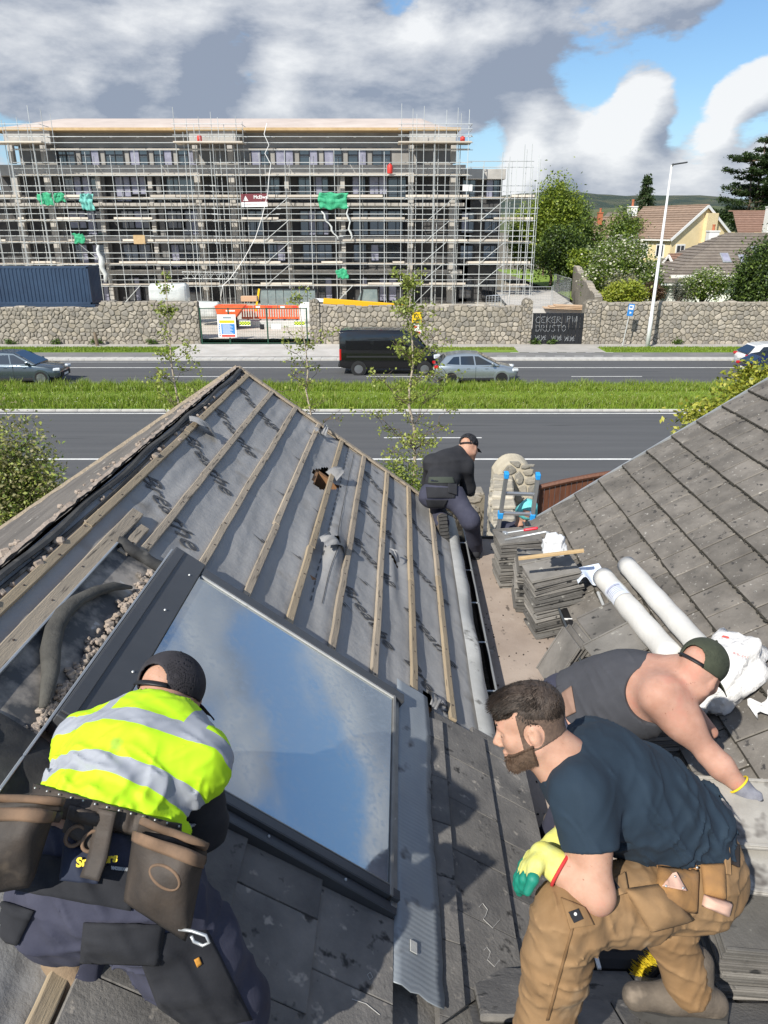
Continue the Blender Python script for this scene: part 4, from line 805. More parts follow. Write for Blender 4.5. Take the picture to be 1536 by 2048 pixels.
YY = [LF('leaf_yy1', (.42, .42, .05), (.50, .47, .08)), LF('leaf_yy2', (.26, .30, .03), (.36, .38, .05)), LF('leaf_yy3', (.16, .20, .02), (.24, .28, .04))]
RB = [LF('leaf_rb1', (.10, .05, .03), (.16, .09, .05)), LF('leaf_rb2', (.08, .06, .03), (.12, .08, .04))]
GY = [LF('leaf_gy1', (.16, .17, .13), (.22, .22, .18)), LF('leaf_gy2', (.10, .11, .08), (.16, .16, .12))]
M_blos = leafmat('blossom_cream', (.62, .60, .46), (.70, .68, .56))
tree('lime_tree', 'tall yellow green tree right of the scaffolding', (18.9, 88, 1.5), 12.0, 3.2, 5.4, YG1, 1, leaf=.32, n=19000, clumps=140, cz=6.4)
tree('ivy_bush', 'dark green ivy mass below the tall yellow green tree', (18.6, 83, 1.2), 7.2, 2.5, 3.2, DG + MG + YG1[2:], 2, leaf=.3, n=11000, clumps=60)
for i, (x, y, h, r, mt, lab) in enumerate(((21.6, 96, 9.6, 2.6, MG, 'mid green tree just right of the tall yellow green tree'), (23.6, 92, 7.8, 2.3, MG + YG1[2:], 'rounded green tree between the tall tree and the willows'), (21.3, 86, 6.0, 2.0, DG + MG, 'dark green bush along the receding wall'), (22.6, 80, 5.2, 1.9, MG + YG1[1:2], 'light green bush behind the cream flowering bush'), (16.2, 90, 9.5, 2.2, YG1, 'yellow green tree seen through the right end of the scaffold'))): tree('belt_tree', lab, (x, y, 1.2), h, r, h * .43, mt, 90 + i, leaf=.3, n=8000, clumps=80)
tree('hedge_tree', 'low yellow green shrub at the foot of the tall tree', (20.0, 80, 1.2), 5.0, 1.3, 1.5, YG1, 22, leaf=.3, n=3000, clumps=40)
tree('willow_tree', 'mid green weeping tree behind the receding wall', (25.6, 106, 1), 10.6, 2.6, 4.8, MG, 3, leaf=.32, n=9000, clumps=80, cz=5.8)
tree('willow_tree', 'second weeping tree further back beside the tall yellow green tree', (23.0, 112, 1), 10.8, 2.4, 4.6, MG + YG1[1:2], 33, leaf=.34, n=7000, clumps=70, cz=6.0)
tree('willow_tree', 'bright green willow in front of the dark conifer', (26.8, 88, 1.2), 8.4, 2.7, 3.8, MG + YG1[1:2], 4, leaf=.26, n=12000, clumps=90, cz=4.8)
tree('flowering_bush', 'large bush covered in cream blossom behind the receding wall', (20.2, 66, .8), 6.4, 3.4, 3.0, MG + YG1[1:], 5, leaf=.22, n=17000, clumps=120, cz=3.4, flower=M_blos, fl_n=3200, cl=.15)
tree('olive_bush', 'grey green shrub below the cream flowering bush', (18.6, 60, .6), 4.1, 1.6, 1.4, GY + OL, 6, leaf=.15, n=6000, clumps=60)
tree('golden_shrub', 'golden green shrub above the wall beside the round pillar', (17.6, 56.2, .4), 3.9, 1.8, 1.0, YG1[:1] + YY[1:2], 7, leaf=.2, n=5000, clumps=60, ry=1.0)
tree('copper_shrub', 'small red brown shrub left of the lamp post', (20.0, 57, .4), 3.9, .9, .9, RB, 8, leaf=.15, n=2500, clumps=40)
tree('bare_shrub', 'grey half bare shrub right of the lamp post', (21.9, 57, .4), 4.1, 1.0, 1.2, GY, 9, leaf=.10, n=2500, clumps=50)
tree('flowering_bush', 'small blossoming tree above the right wall', (23.9, 57.4, .4), 5.0, 1.9, 1.5, MG + YG1[1:2], 10, leaf=.17, n=8000, clumps=70, flower=M_blos, fl_n=1300, cl=.15)
tree('evergreen_tree', 'dark green evergreen overhanging the right wall at the frame edge', (27.0, 55.6, .4), 7.2, 2.3, 3.3, DG + MG, 11, leaf=.2, n=20000, clumps=130, ry=1.8, cl=.14)
for i, (x, y, h, r, lab) in enumerate(((47, 135, 10.5, 4, 'dark distant tree left of the cedar'), (40, 140, 9.6, 4, 'dark distant tree behind the cream house ridge'), (33.5, 150, 10.5, 4, 'distant tree right of the dark conifer'), (62, 130, 10, 5, 'distant tree under the cedar'), (29, 145, 11.5, 4, 'distant tree left of the dark conifer'))): tree('distant_tree', lab, (x, y, 1), h, r, 3.6, DG + MG[1:], 40 + i, leaf=.5, n=4500, clumps=50)
def conifer(name, label, base, H, r, mats, seed):
    g = random.Random(seed); G = np.random.default_rng(seed); b = Vector(base); t_ = thing(name, label, 'tree', base); mb = MB(); mb.tube([b, b + Vector((0, 0, H))], [.22, .02], 7); P = []
    for k in range(150):
        t = g.random() ** .8; z = .12 * H + t * H * .86; L = r * (1 - t) ** .8 * g.uniform(.65, 1.12) + .15; a = g.uniform(0, 6.28); tip = b + Vector((math.cos(a) * L, math.sin(a) * L, z - L * .3)); st = b + Vector((0, 0, z)); mb.tube([st, st.lerp(tip, .5) + Vector((0, 0, .1 * L)), tip], [.04, .03, .01], 4)
        for j in range(int(26 + 40 * (1 - t))):
            s = g.uniform(.2, 1.05); p = st.lerp(tip, s); P.append((p.x + g.gauss(0, .16), p.y + g.gauss(0, .16), p.z + g.gauss(-.08, .14)))
    mb.build('trunk', M_bark, t_); V, F = leaf_quads(np.array(P), .34, G, .2, .45); leaf_obj('crown', V, F, mats, t_, seed)
conifer('conifer_tree', 'dark pointed conifer behind the bright green willow', (30.9, 95, 1.2), 12.8, 2.9, DG, 51); conifer('conifer_tree', 'smaller dark conifer tip right of the tall conifer', (38.2, 118, 1.2), 12.6, 2.0, DG, 52)
def cedar(base, H, seed):
    g = random.Random(seed); G = np.random.default_rng(seed); b = Vector(base); t_ = thing('cedar_tree', 'tall flat layered dark cedar on the skyline at right', 'tree', base); mb = MB(); P = []
    stems = []
    for k, (dx, hh_) in enumerate(((0, 1), (1.2, .93), (-1.1, .86), (2.4, .8))): pts = limb(mb, b + Vector((dx * .3, 0, 0)), b + Vector((dx * 1.6, dx * .5, H * hh_ * .96)), .42 - .05 * k, .06, g, .04, 8); stems.append(pts)
    for k in range(90):
        st = g.choice(stems); i = g.randrange(3, len(st)); p = st[i]; t = (p.z - b.z) / H; L = (8.2 * (1 - t) ** .6 + 1.6) * g.uniform(.45, 1.05); a = g.uniform(0, 6.28); tip = p + Vector((math.cos(a) * L, math.sin(a) * L, L * g.uniform(.05, .22))); limb(mb, p, tip, .12, .03, g, .12)
        for j in range(int(110 + 50 * L)):
            s = g.uniform(.3, 1.08); w = L * .26 * math.sin(min(1, s) * 2.6 + .3); q = p.lerp(tip, s); P.append((q.x + g.gauss(0, w * .6), q.y + g.gauss(0, w * .6), q.z + g.gauss(.1, .16)))
    mb.build('trunk', M_bark, t_); V, F = leaf_quads(np.array(P), .42, G, 1.0, .5); leaf_obj('crown', V, F, DG, t_, seed)
cedar((56.5, 122, 1.5), 19.2, 61)
def birch(label, base, H, spread, seed, n, trunk_r, dense=1.0, mats=None, frame=None):
    g = random.Random(seed); G = np.random.default_rng(seed); b = Vector(base); t_ = thing('birch_tree', label, 'tree', base, group='young birch trees along the front wall', frame=frame)
    tr = MB(); top = b + Vector((g.uniform(-.2, .2), g.uniform(-.1, .1), H)); pts = limb(tr, b, top, trunk_r, trunk_r * .12, g, .03, 14); tr.build('trunk', M_birch, t_, smooth=True); br = MB(); P = []
    for k in range(n):
        i = g.randrange(3, 14); p = pts[i]; t = i / 14; L = spread * (1.15 - t) * g.uniform(.5, 1.1); a = g.uniform(0, 6.28); tip = p + Vector((math.cos(a) * L, math.sin(a) * L * .8, L * g.uniform(.5, 1.3))); bp = limb(br, p, tip, trunk_r * .22 * (1.2 - t), .004, g, .2, 5)
        for m in range(5):
            q = bp[g.randrange(1, 6)]; L2 = L * g.uniform(.25, .55); a2 = g.uniform(0, 6.28); tp = q + Vector((math.cos(a2) * L2, math.sin(a2) * L2, L2 * g.uniform(-.1, .8))); b2 = limb(br, q, tp, .006, .002, g, .2, 3)
            for s in range(int(11 * dense)):
                c = b2[g.randrange(0, 4)].lerp(b2[3], g.random()); P.append((c.x + g.gauss(0, .05), c.y + g.gauss(0, .05), c.z + g.gauss(-.02, .05)))
    br.build('branches', M_bark, t_); V, F = leaf_quads(np.array(P), .058, G, .1, .75); leaf_obj('crown', V, F, mats, t_, seed)
BL = [LF('leaf_birch1', (.28, .34, .06), (.36, .40, .09)), LF('leaf_birch2', (.18, .24, .04), (.26, .31, .055))]
birch('slim birch with few leaves standing left of the stripped roof', (-4.30, 15.4, .5), 6.55, 1.0, 71, 30, .045, 1.0, BL); birch('bare twiggy birch behind the middle of the stripped roof edge', (-1.52, 15.4, .5), 6.3, 1.25, 72, 34, .04, .55, BL); birch('leafy birch with pale trunk in front of the black van', (.62, 15.2, .5), 6.6, 1.35, 73, 46, .06, 1.6, BL)
tree('garden_shrub', 'leafy shrub at the foot of the pale trunked birch', (.35, 14.4, .5), 3.0, .95, .75, BL + MG, 75, leaf=.07, n=4500, clumps=70, trunk_r=.04, cz=2.2, ry=.5)
tree('garden_shrub', 'low leafy shrub behind the roof left of the slim birch', (-3.7, 14.8, .5), 3.6, 1.0, .9, BL, 76, leaf=.06, n=3000, clumps=50, trunk_r=.03, cz=3.0, ry=.5)
tree('photinia_shrub', 'olive and bronze leaved shrub at the left frame edge', (-6.85, 13.0, .5), 4.1, 1.0, 1.7, OL + MG[:1] + BL[:1], 77, leaf=.08, n=15000, clumps=140, trunk_r=.05, ry=.8, cz=2.5)
tree('choisya_shrub', 'bright yellow green shrub rising behind the right roof edge', (6.6, 12.0, .5), 5.4, 2.1, 1.35, YY, 78, leaf=.085, n=52000, clumps=330, trunk_r=.06, ry=.9, cz=4.0, cl=.09)
# ================================================================== VEHICLES ON THE FAR CARRIAGEWAY
M_cglass = mat('car_glass', (.012, .015, .018), rough=.03, spec=1, coat=1); M_tyre = mat('tyre', (.012, .012, .013), rough=.85); M_rim = mat('alloy', (.42, .43, .45), rough=.3, metal=.9); M_rimd = mat('dark_alloy', (.08, .08, .085), rough=.35, metal=.8); M_trim = mat('black_trim', (.012, .013, .014), rough=.6); M_tail = mat('tail_red', (.45, .01, .012), rough=.2, coat=1); M_lamp = mat('head_lamp', (.62, .66, .70), rough=.08, coat=1)
def car(label, x0, yc, L, W, H, paint, belt, nose, roof, wheels, rim, cat='car', group='vehicles on the far carriageway', wr=.34, sill=.26, cladding=True, name='car', wins=None, tailx=.0, plate=True):
    hw = W / 2; t_ = thing(name, label, cat, (x0 + L / 2, yc, 0), group=group); P = lambda x, y, z: (x0 + x, yc + y, z)
    # lower body, a loft of cross sections: (x, bottom, top, width factor)
    st = [(0, .45, belt * .80, .80), (.05, .36, belt * .93, .90), (.22, .30, belt, .97), (L * .25, sill, belt, 1.0), (L * .55, sill, belt - .01, 1.0)] + nose
    V = []; n = 12
    for x, zb, zt, k in st:
        w = hw * k; ring = [(-w * .88, zb), (-w * .985, zb + .10), (-w, zb + (zt - zb) * .45), (-w * .985, zt - (zt - zb) * .25), (-w * .95, zt - .05), (-w * .84, zt)]; V += [P(x, y, z) for y, z in ring] + [P(x, -y, z) for y, z in ring[::-1]]
    F = [(i * n + k, i * n + (k + 1) % n, (i + 1) * n + (k + 1) % n, (i + 1) * n + k) for i in range(len(st) - 1) for k in range(n)] + [tuple(range(n))[::-1], tuple((len(st) - 1) * n + k for k in range(n))]
    mb = MB(); mb.add(V, F); body = mb.build('body', paint, t_, smooth=True); md = body.modifiers.new('b', 'BEVEL'); md.width = .03; md.segments = 2; md.limit_method = 'ANGLE'; md.angle_limit = .6
    # cabin: roof = [(x, z)], sides lean in
    wb_, wt_ = hw * .93, hw * .70; V = []; rs = roof
    for x, z, xb in rs:
        kk = max(0, min(1, (z - belt) / (H - belt))); wt = wb_ + (wt_ - wb_) * kk
        V += [P(xb, -wb_, belt - .05), P(x, -wt, z - .05 * kk), P(x, -wt + .1 * kk, z), P(x, wt - .1 * kk, z), P(x, wt, z - .05 * kk), P(xb, wb_, belt - .05)]
    n = 6; F = [(i * n + k, i * n + (k + 1), (i + 1) * n + (k + 1), (i + 1) * n + k) for i in range(len(rs) - 1) for k in range(n - 1)] + [tuple(range(n))[::-1], tuple((len(rs) - 1) * n + k for k in range(n))]
    mb = MB(); mb.add(V, F); mb.build('cabin', paint, t_, smooth=False)
    def side(x, t, s, off=.008):
        w = wb_ + (wt_ - wb_) * t * (.94); return P(x, s * (w + off), belt - .03 + (H - .08 - belt) * t)
    for poly in wins:
        for s in (-1, 1):
            mb = MB(); V = [side(x, t, s) for x, t in poly]; V2 = [side(x, t, s, -.01) for x, t in poly]; k = len(V)
            mb.add(V + V2, [tuple(range(k)) if s < 0 else tuple(range(k))[::-1]] + [(i, (i + 1) % k, k + (i + 1) % k, k + i) for i in range(k)]); mb.build('side_window', M_cglass, t_)
    (xa, za, xab), (xb, zb, xbb) = rs[-2], rs[-1]                          # windscreen
    def cross(x, z, xb2, t, s, off):
        kk = max(0, min(1, (z - belt) / (H - belt))); return kk
    f1, f0 = rs[-2], rs[-1]; k1 = (f1[1] - belt) / (H - belt); w1 = wb_ + (wt_ - wb_) * k1
    mb = MB(); V = [P(f1[0] + .05, -w1 + .12, f1[1] - .01), P(f1[0] + .05, w1 - .12, f1[1] - .01), P(f0[2] + .02, wb_ - .08, belt + .02), P(f0[2] + .02, -wb_ + .08, belt + .02)]; mb.add(V + [(v[0] - .03, v[1], v[2] - .05) for v in V], [(0, 3, 2, 1), (4, 5, 6, 7), (0, 1, 5, 4), (1, 2, 6, 5), (2, 3, 7, 6), (3, 0, 4, 7)]); mb.build('windscreen', M_cglass, t_)
    f1, f0 = rs[1], rs[0]; k1 = (f1[1] - belt) / (H - belt); w1 = wb_ + (wt_ - wb_) * k1
    mb = MB(); V = [P(f1[0] - .06, -w1 + .14, f1[1] - .05), P(f1[0] - .06, w1 - .14, f1[1] - .05), P(f0[2] - .03, wb_ - .12, belt + .06), P(f0[2] - .03, -wb_ + .12, belt + .06)]; mb.add(V + [(v[0] + .06, v[1], v[2] - .04) for v in V], [(0, 1, 2, 3), (4, 7, 6, 5), (0, 4, 5, 1), (1, 5, 6, 2), (2, 6, 7, 3), (3, 7, 4, 0)]); mb.build('rear_window', M_cglass, t_)
    for wx in wheels:
        for s in (-1, 1):
            yy = s * (hw - .09); ar = MB(); ar.lathe([(wr * .9, -.03), (wr * 1.22, -.03), (wr * 1.22, .03), (wr * .9, .03)], 24, Matrix.Translation(P(wx, s * (hw - .005), wr)) @ rotm('X', 90)); ar.build('wheel_arch', M_trim if cladding else paint, t_)
            wv = MB(); wv.lathe([(wr * .62, -.10), (wr * .93, -.11), (wr, -.07), (wr, .07), (wr * .93, .11), (wr * .62, .10)], 24, Matrix.Translation(P(wx, s * (hw - .07), wr)) @ rotm('X', 90)); wo_ = wv.build('wheel', M_tyre, t_, smooth=False)
            rm = MB(); ry = s * (hw + .035)
            for k in range(10): a = k * math.pi / 5; rm.bar(P(wx + math.cos(a) * .05, ry, wr + math.sin(a) * .05), P(wx + math.cos(a) * wr * .63, ry, wr + math.sin(a) * wr * .63), .03, .055, up=(0, 1, 0))
            rm.lathe([(wr * .60, -.012), (wr * .68, -.012), (wr * .68, .012), (wr * .60, .012)], 24, Matrix.Translation(P(wx, ry, wr)) @ rotm('X', 90)); rm.lathe([(.07, -.02), (.07, .02)], 12, Matrix.Translation(P(wx, ry, wr)) @ rotm('X', 90)); rm.build('rim', rim, wo_)
    for s in (-1, 1):
        MB().box(P(L - .16, s * hw * .74, belt * .74), (.36, .32, .16), rotm('Z', -s * 22), bev=.04).build('headlight', M_lamp, t_)
        MB().box(P(.10 + tailx, s * hw * .83, belt * .90), (.26, .26, .17), rotm('Z', s * 18), bev=.04).build('tail_light', M_tail, t_)
        MB().box(P(roof[-1][2] - .35, s * (hw + .08), belt + .08), (.14, .22, .15), bev=.04).build('wing_mirror', paint, t_)
    MB().box(P(L * .5, 0, sill + .02), (L * .80, W * .97, .16), bev=.03).build('sill_trim', M_trim, t_); MB().box(P(L - .02, 0, .5), (.12, W * .62, .26), bev=.03).build('grille', M_trim, t_)
    if plate: MB().box(P(-.02, 0, belt * .72), (.02, .52, .11)).build('number_plate', M_white, t_); MB().box(P(L + .045, 0, .48), (.02, .52, .11)).build('number_plate', M_white, t_)
    for s in (-1, 1):
        for xx in (L * .40, L * .62): MB().box(P(xx, s * (hw + .004), belt - .16), (.17, .03, .035), bev=.01).build('door_handle', paint, t_); 
        MB().box(P(L * .44 + .22, s * (hw - .012), belt * .62), (.012, .03, belt * .62)).build('door_seam', M_trim, t_)
    return t_
P_silver = mat('paint_silver', (.36, .40, .42), rough=.28, metal=.7, coat=.8); P_grey = mat('paint_grey_blue', (.085, .11, .13), rough=.25, metal=.6, coat=1); P_black = mat('paint_black', (.006, .006, .007), rough=.2, coat=1); P_wh = mat('paint_white', (.72, .73, .74), rough=.3, coat=.8); P_navy = mat('paint_navy', (.008, .014, .07), rough=.25, metal=.3, coat=1)
def suv_wins(L): return [[(.62, .18), (.98, .86), (1.28, .90), (1.30, .12)], [(1.37, .12), (1.35, .92), (2.02, .95), (2.10, .10)], [(2.17, .10), (2.09, .95), (2.62, .92), (3.18, .10)]]
nose_suv = lambda L, b: [(L * .70, .28, b - .02, 1.0), (L * .84, .30, b - .09, .985), (L * .94, .32, b - .17, .93), (L - .06, .36, b - .28, .84), (L, .42, b - .42, .76)]
roof_suv = lambda H, b: [(.16, b - .02, .10), (.62, H - .13, .30), (1.15, H - .03, 1.1), (1.7, H, 1.7), (2.3, H - .03, 2.3), (3.42, b - .0, 3.42)]
car('silver compact suv driving behind the leafy birch', 2.72, 40.4, 4.42, 1.82, 1.62, P_silver, 1.02, nose_suv(4.42, 1.02), roof_suv(1.62, 1.02), (.86, 3.56), M_rimd, wins=suv_wins(4.42), cladding=False)
car('dark grey suv entering at the left frame edge', -22.0, 40.4, 4.64, 1.88, 1.68, P_grey, 1.06, nose_suv(4.64, 1.06), roof_suv(1.68, 1.06), (.9, 3.70), M_rim, wins=suv_wins(4.64), wr=.36, cladding=False)
car('dark navy car at the right frame edge', 19.75, 40.9, 4.2, 1.80, 1.50, P_navy, .96, nose_suv(4.2, .96), roof_suv(1.50, .96), (.8, 3.4), M_rim, wins=suv_wins(4.2), cladding=False)
car('white car with dark rear window behind the navy car', 21.0, 44.1, 4.3, 1.80, 1.60, P_wh, 1.0, nose_suv(4.3, 1.0), roof_suv(1.60, 1.0), (.82, 3.45), M_rim, wins=suv_wins(4.3), cladding=True)
# the van has its own tall body
VX, VY, VL, VW, VH = -2.52, 43.25, 5.75, 2.02, 2.50
vn = thing('van', 'black high roof panel van behind the leafy birch', 'van', (VX + VL / 2, VY, 0), group='vehicles on the far carriageway'); hw = VW / 2
st = [(0, .50, VH - .12, .93), (.06, .42, VH - .03, .97), (.5, .36, VH, 1), (3.6, .36, VH, 1), (4.25, .36, VH - .16, .99), (4.62, .36, VH - .55, .97), (5.0, .38, 1.45, .95), (5.45, .40, 1.22, .90), (5.7, .45, 1.02, .80), (5.75, .5, .9, .74)]; V = []; n = 14
for x, zb, zt, k in st:
    w = hw * k; h_ = zt - zb; ring = [(-w * .9, zb), (-w * .985, zb + .10), (-w, zb + h_ * .22), (-w * 1.0, zb + h_ * .42), (-w * .965, zb + h_ * .72), (-w * .90, zt - .10), (-w * .78, zt)]; V += [(VX + x, VY + y, z) for y, z in ring] + [(VX + x, VY - y, z) for y, z in ring[::-1]]
F = [(i * n + k, i * n + (k + 1) % n, (i + 1) * n + (k + 1) % n, (i + 1) * n + k) for i in range(len(st) - 1) for k in range(n)] + [tuple(range(n))[::-1], tuple((len(st) - 1) * n + k for k in range(n))]
mb = MB(); mb.add(V, F); o = mb.build('body', P_black, vn, smooth=True); md = o.modifiers.new('b', 'BEVEL'); md.width = .04; md.segments = 2; md.limit_method = 'ANGLE'; md.angle_limit = .5
for s in (-1, 1):
    y = VY + s * (hw + .004)
    MB().prism([(3.75, 1.42), (3.75, 2.0), (4.28, 2.0), (4.85, 1.45)], (-.012, .012), Matrix.Translation((VX, y - s * .045, 0)) @ rotm('X', 90)).build('side_window', M_cglass, vn)
    MB().box((VX + 2.2, y - s * .012, 1.05), (3.6, .02, .10), bev=.005).build('rubbing_strip', M_trim, vn)
    for zz, xa, xb in ((1.35, .35, 1.75), (1.35, 1.95, 3.55)): MB().box((VX + (xa + xb) / 2, y - s * .028, 1.68), (xb - xa, .03, .52), rotm('X', s * 3.2), bev=.012).build('side_panel', P_black, vn)
    MB().box((VX + .05, VY + s * hw * .93, 1.15), (.12, .10, .62), bev=.02).build('tail_light', M_tail, vn); MB().box((VX + 5.5, VY + s * hw * .72, 1.02), (.4, .3, .26), rotm('Z', -s * 20), bev=.05).build('headlight', M_lamp, vn); MB().box((VX + 4.55, VY + s * (hw + .16), 1.55), (.12, .26, .36), bev=.04).build('wing_mirror', M_trim, vn)
    for wx in (1.08, 4.83):
        MB().lathe([(.32, -.03), (.44, -.03), (.44, .03), (.32, .03)], 24, Matrix.Translation((VX + wx, VY + s * (hw - .0), .37)) @ rotm('X', 90)).build('wheel_arch', M_trim, vn)
        w_ = MB().lathe([(.22, -.11), (.34, -.12), (.36, -.07), (.36, .07), (.34, .12), (.22, .11)], 24, Matrix.Translation((VX + wx, VY + s * (hw - .06), .36)) @ rotm('X', 90)).build('wheel', M_tyre, vn)
        rm = MB(); rm.lathe([(.05, -.02), (.22, -.015), (.24, .02), (.06, .03)], 20, Matrix.Translation((VX + wx, VY + s * (hw + .05), .36)) @ rotm('X', 90)); rm.build('rim', M_rim, w_)
MB().add([(VX + 4.42, VY - .82, 2.22), (VX + 4.42, VY + .82, 2.22), (VX + 5.12, VY + .88, 1.50), (VX + 5.12, VY - .88, 1.50)], [(0, 3, 2, 1)]).build('windscreen', M_cglass, vn)
MB().box((VX - .02, VY, .55), (.14, VW * .92, .2), bev=.03).build('rear_bumper', M_trim, vn)
# ================================================================== THE HOUSE WHOSE ROOF IS BEING STRIPPED (house frame)
PHI = R(36); CP, SN = math.cos(PHI), math.sin(PHI); UR, ZR, VG = -1.541, 6.512, 7.02
def SP(s, v, l=0): return Vector((UR + s * CP + l * SN, v, ZR - s * SN + l * CP))
PSI = R(34.5); UE, ZE = 1.376, 4.994
def RP(s, v, l=0): return Vector((UE + s * math.cos(PSI) - l * math.sin(PSI), v, ZE + s * math.sin(PSI) + l * math.cos(PSI)))
NS = Vector((SN, 0, CP)); NRR = Vector((-math.sin(PSI), 0, math.cos(PSI)))
M_mem = mat('roof_underlay', (.25, .248, .245), (.31, .307, .302), scale=1.6, detail=9, rough=.62, bump=.6, bscale=9, bdist=.014, spot=((.20, .185, .165), 3.2, .60, .16))
M_print = mat('underlay_print', (.045, .047, .052), (.075, .077, .082), scale=14, rough=.7); M_bat = mat('batten_timber', (.39, .31, .205), (.30, .24, .165), scale=5, rough=.85, bump=.35, bscale=35, stretch=(6, .5, 6), rv=.15, spot=((.10, .075, .05), 9, .64, .06)); M_bat2 = mat('batten_grey', (.40, .33, .245), (.29, .245, .19), scale=5, rough=.9, bump=.35, bscale=35, stretch=(6, .5, 6), rv=.15, spot=((.09, .075, .06), 10, .60, .08))
M_tile = mat('concrete_tile', (.108, .098, .086), (.185, .168, .147), scale=5, detail=9, rough=.92, bump=.7, bscale=70, bdist=.006, rv=.16, spot=((.36, .345, .315), 34, .63, .08), spot2=((.045, .042, .040), 17, .62, .06), ramp=(.38, .66))
M_tiled = mat('dark_concrete_tile', (.12, .115, .11), (.21, .198, .182), scale=5, detail=9, rough=.9, bump=.7, bscale=60, bdist=.006, rv=.16, spot=((.34, .31, .27), 14, .63, .08), spot2=((.04, .038, .036), 12, .62, .08))
M_tpale = mat('clean_tile_face', (.27, .255, .23), (.36, .345, .315), scale=7, rough=.85, bump=.4, bscale=40, bdist=.005, spot=((.11, .10, .09), 6, .58, .08))
M_lead = mat('ribbed_lead', (.26, .29, .32), (.34, .37, .39), scale=3, detail=8, rough=.55, metal=.35, spot=((.10, .10, .105), 6, .62, .1)); M_clad = mat('grey_cladding', (.075, .078, .083), (.09, .093, .098), scale=3, rough=.42, metal=.35, spot=((.10, .10, .10), 30, .70, .05)); M_mortar2 = mat('ridge_mortar', (.27, .215, .17), (.36, .30, .25), scale=9, rough=.95, bump=.6, bscale=40, spot=((.17, .15, .13), 10, .56, .1)); M_felt = mat('black_felt', (.020, .020, .021), (.05, .05, .048), scale=5, rough=.75, bump=.4, bscale=20, spot=((.12, .115, .105), 7, .62, .1))
M_flat = mat('flat_roof_felt', (.27, .215, .175), (.36, .295, .245), scale=2.5, detail=9, rough=.95, bump=.5, bscale=60, bdist=.006, spot=((.10, .08, .065), 8, .63, .05), spot2=((.42, .36, .31), 4, .62, .1)); M_eave = mat('eave_guard', (.36, .36, .34), (.47, .47, .45), scale=4, rough=.55, bump=.2, spot=((.16, .155, .14), 9, .6, .1)); M_dirt = mat('gutter_dirt', (.022, .018, .014), (.06, .045, .032), scale=20, rough=1, bump=1, bscale=40, bdist=.02); M_wallh = mat('house_render', (.55, .52, .46), rough=.9)
house = thing('house', 'house with a stripped felt roof slope, a skylight and grey tiled slopes', 'house', (0, 4.5, .5), frame=FR_H)
MB().box((-1.6, 4.0, 2.6), (4.1, 5.9, 4.1)).box((3.6, 3.9, 2.6), (4.3, 6.1, 4.2)).box((.9, 4.4, 2.3), (1.0, 5.1, 4.6)).build('wall', M_wallh, house)
# --- underlay membrane with sags, wrinkles and torn holes
HOLES = [([(1.02, 5.78), (1.06, 5.52), (1.14, 5.50), (1.26, 5.72), (1.30, 5.86), (1.22, 5.78), (1.19, 5.86), (1.13, 6.06), (1.09, 5.98)]), ([(1.25, 4.80), (1.30, 4.62), (1.36, 4.56), (1.35, 4.80), (1.31, 4.74)]), ([(1.79, 5.16), (1.84, 5.05), (1.90, 5.02), (1.87, 5.12)]), ([(2.08, 3.60), (2.10, 3.38), (2.16, 3.34), (2.13, 3.45), (2.14, 3.62)]), ([(1.77, 5.62), (1.80, 5.58), (1.85, 5.44), (1.81, 5.52)])]
def inpoly(p, poly):
    c = False; j = len(poly) - 1
    for i in range(len(poly)):
        (x1, y1), (x2, y2) = poly[i], poly[j]
        if (y1 > p[1]) != (y2 > p[1]) and p[0] < (x2 - x1) * (p[1] - y1) / (y2 - y1) + x1: c = not c
        j = i
    return c
BS = [.099 + .271 * i for i in range(9)]
def memz(s, v):
    q = Vector((s * 1.2, v * 1.2, 0)); z = .006 * mnoise.noise(q) + .004 * mnoise.noise(q * 3.1) + .003 * (1 - abs(mnoise.noise(Vector((s * 7 + v * 2, v * 1.6 - s, 7)))) * 2) ** 3
    d = abs((s - BS[0]) / .271 - round((s - BS[0]) / .271)); z += .006 * (1 - 2 * d) - .006
    z += (.004 if s < 1.0 else -.002)
    w = math.exp(-((s - 1.28) / .14) ** 2) * max(0, min(1, (5.6 - v) / 1.5)) * max(0, min(1, (v - 3.6))) ; z += w * (.035 * math.sin((s - 1.2) * 26 + v * .8) + .018 * mnoise.noise(Vector((s * 7, v * 2, 4))))
    w2 = math.exp(-((s - 1.85) / .12) ** 2) * max(0, min(1, (5.8 - v))) * max(0, min(1, v - 4.2)); z += w2 * .02 * math.sin(s * 40 + v * 2)
    z += .004 * abs(mnoise.noise(Vector((s * 2, v * .7, 9)))) * math.sin(s * 60 + 5 * mnoise.noise(Vector((s, v * .5, 2))))
    w3 = math.exp(-((v - 4.6) / .18) ** 2 - ((s - 1.34) / .07) ** 2); return z + .05 * w3
VN = .9; ns, nv = 128, 306; V = []; ok = {}; Fm = []
for j in range(nv + 1):
    for i in range(ns + 1):
        s = .0 + 2.56 * i / ns; v = VN + (VG - .03 - VN) * j / nv; V.append(SP(s, v, memz(s, v)))
for j in range(nv):
    for i in range(ns):
        c = (2.56 * (i + .5) / ns, VN + (VG - .03 - VN) * (j + .5) / nv)
        if .50 < c[0] < 1.86 and 1.97 < c[1] < 3.2: continue
        if any(inpoly(c, h) for h in HOLES): continue
        w = ns + 1; Fm.append((j * w + i, j * w + i + 1, (j + 1) * w + i + 1, (j + 1) * w + i))
mem = link('stripped_roof', tris_mesh('stripped_roof', np.array([tuple(p) for p in V]), np.array(Fm), M_mem, True), house, label='grey breathable underlay with torn holes and printed lettering')
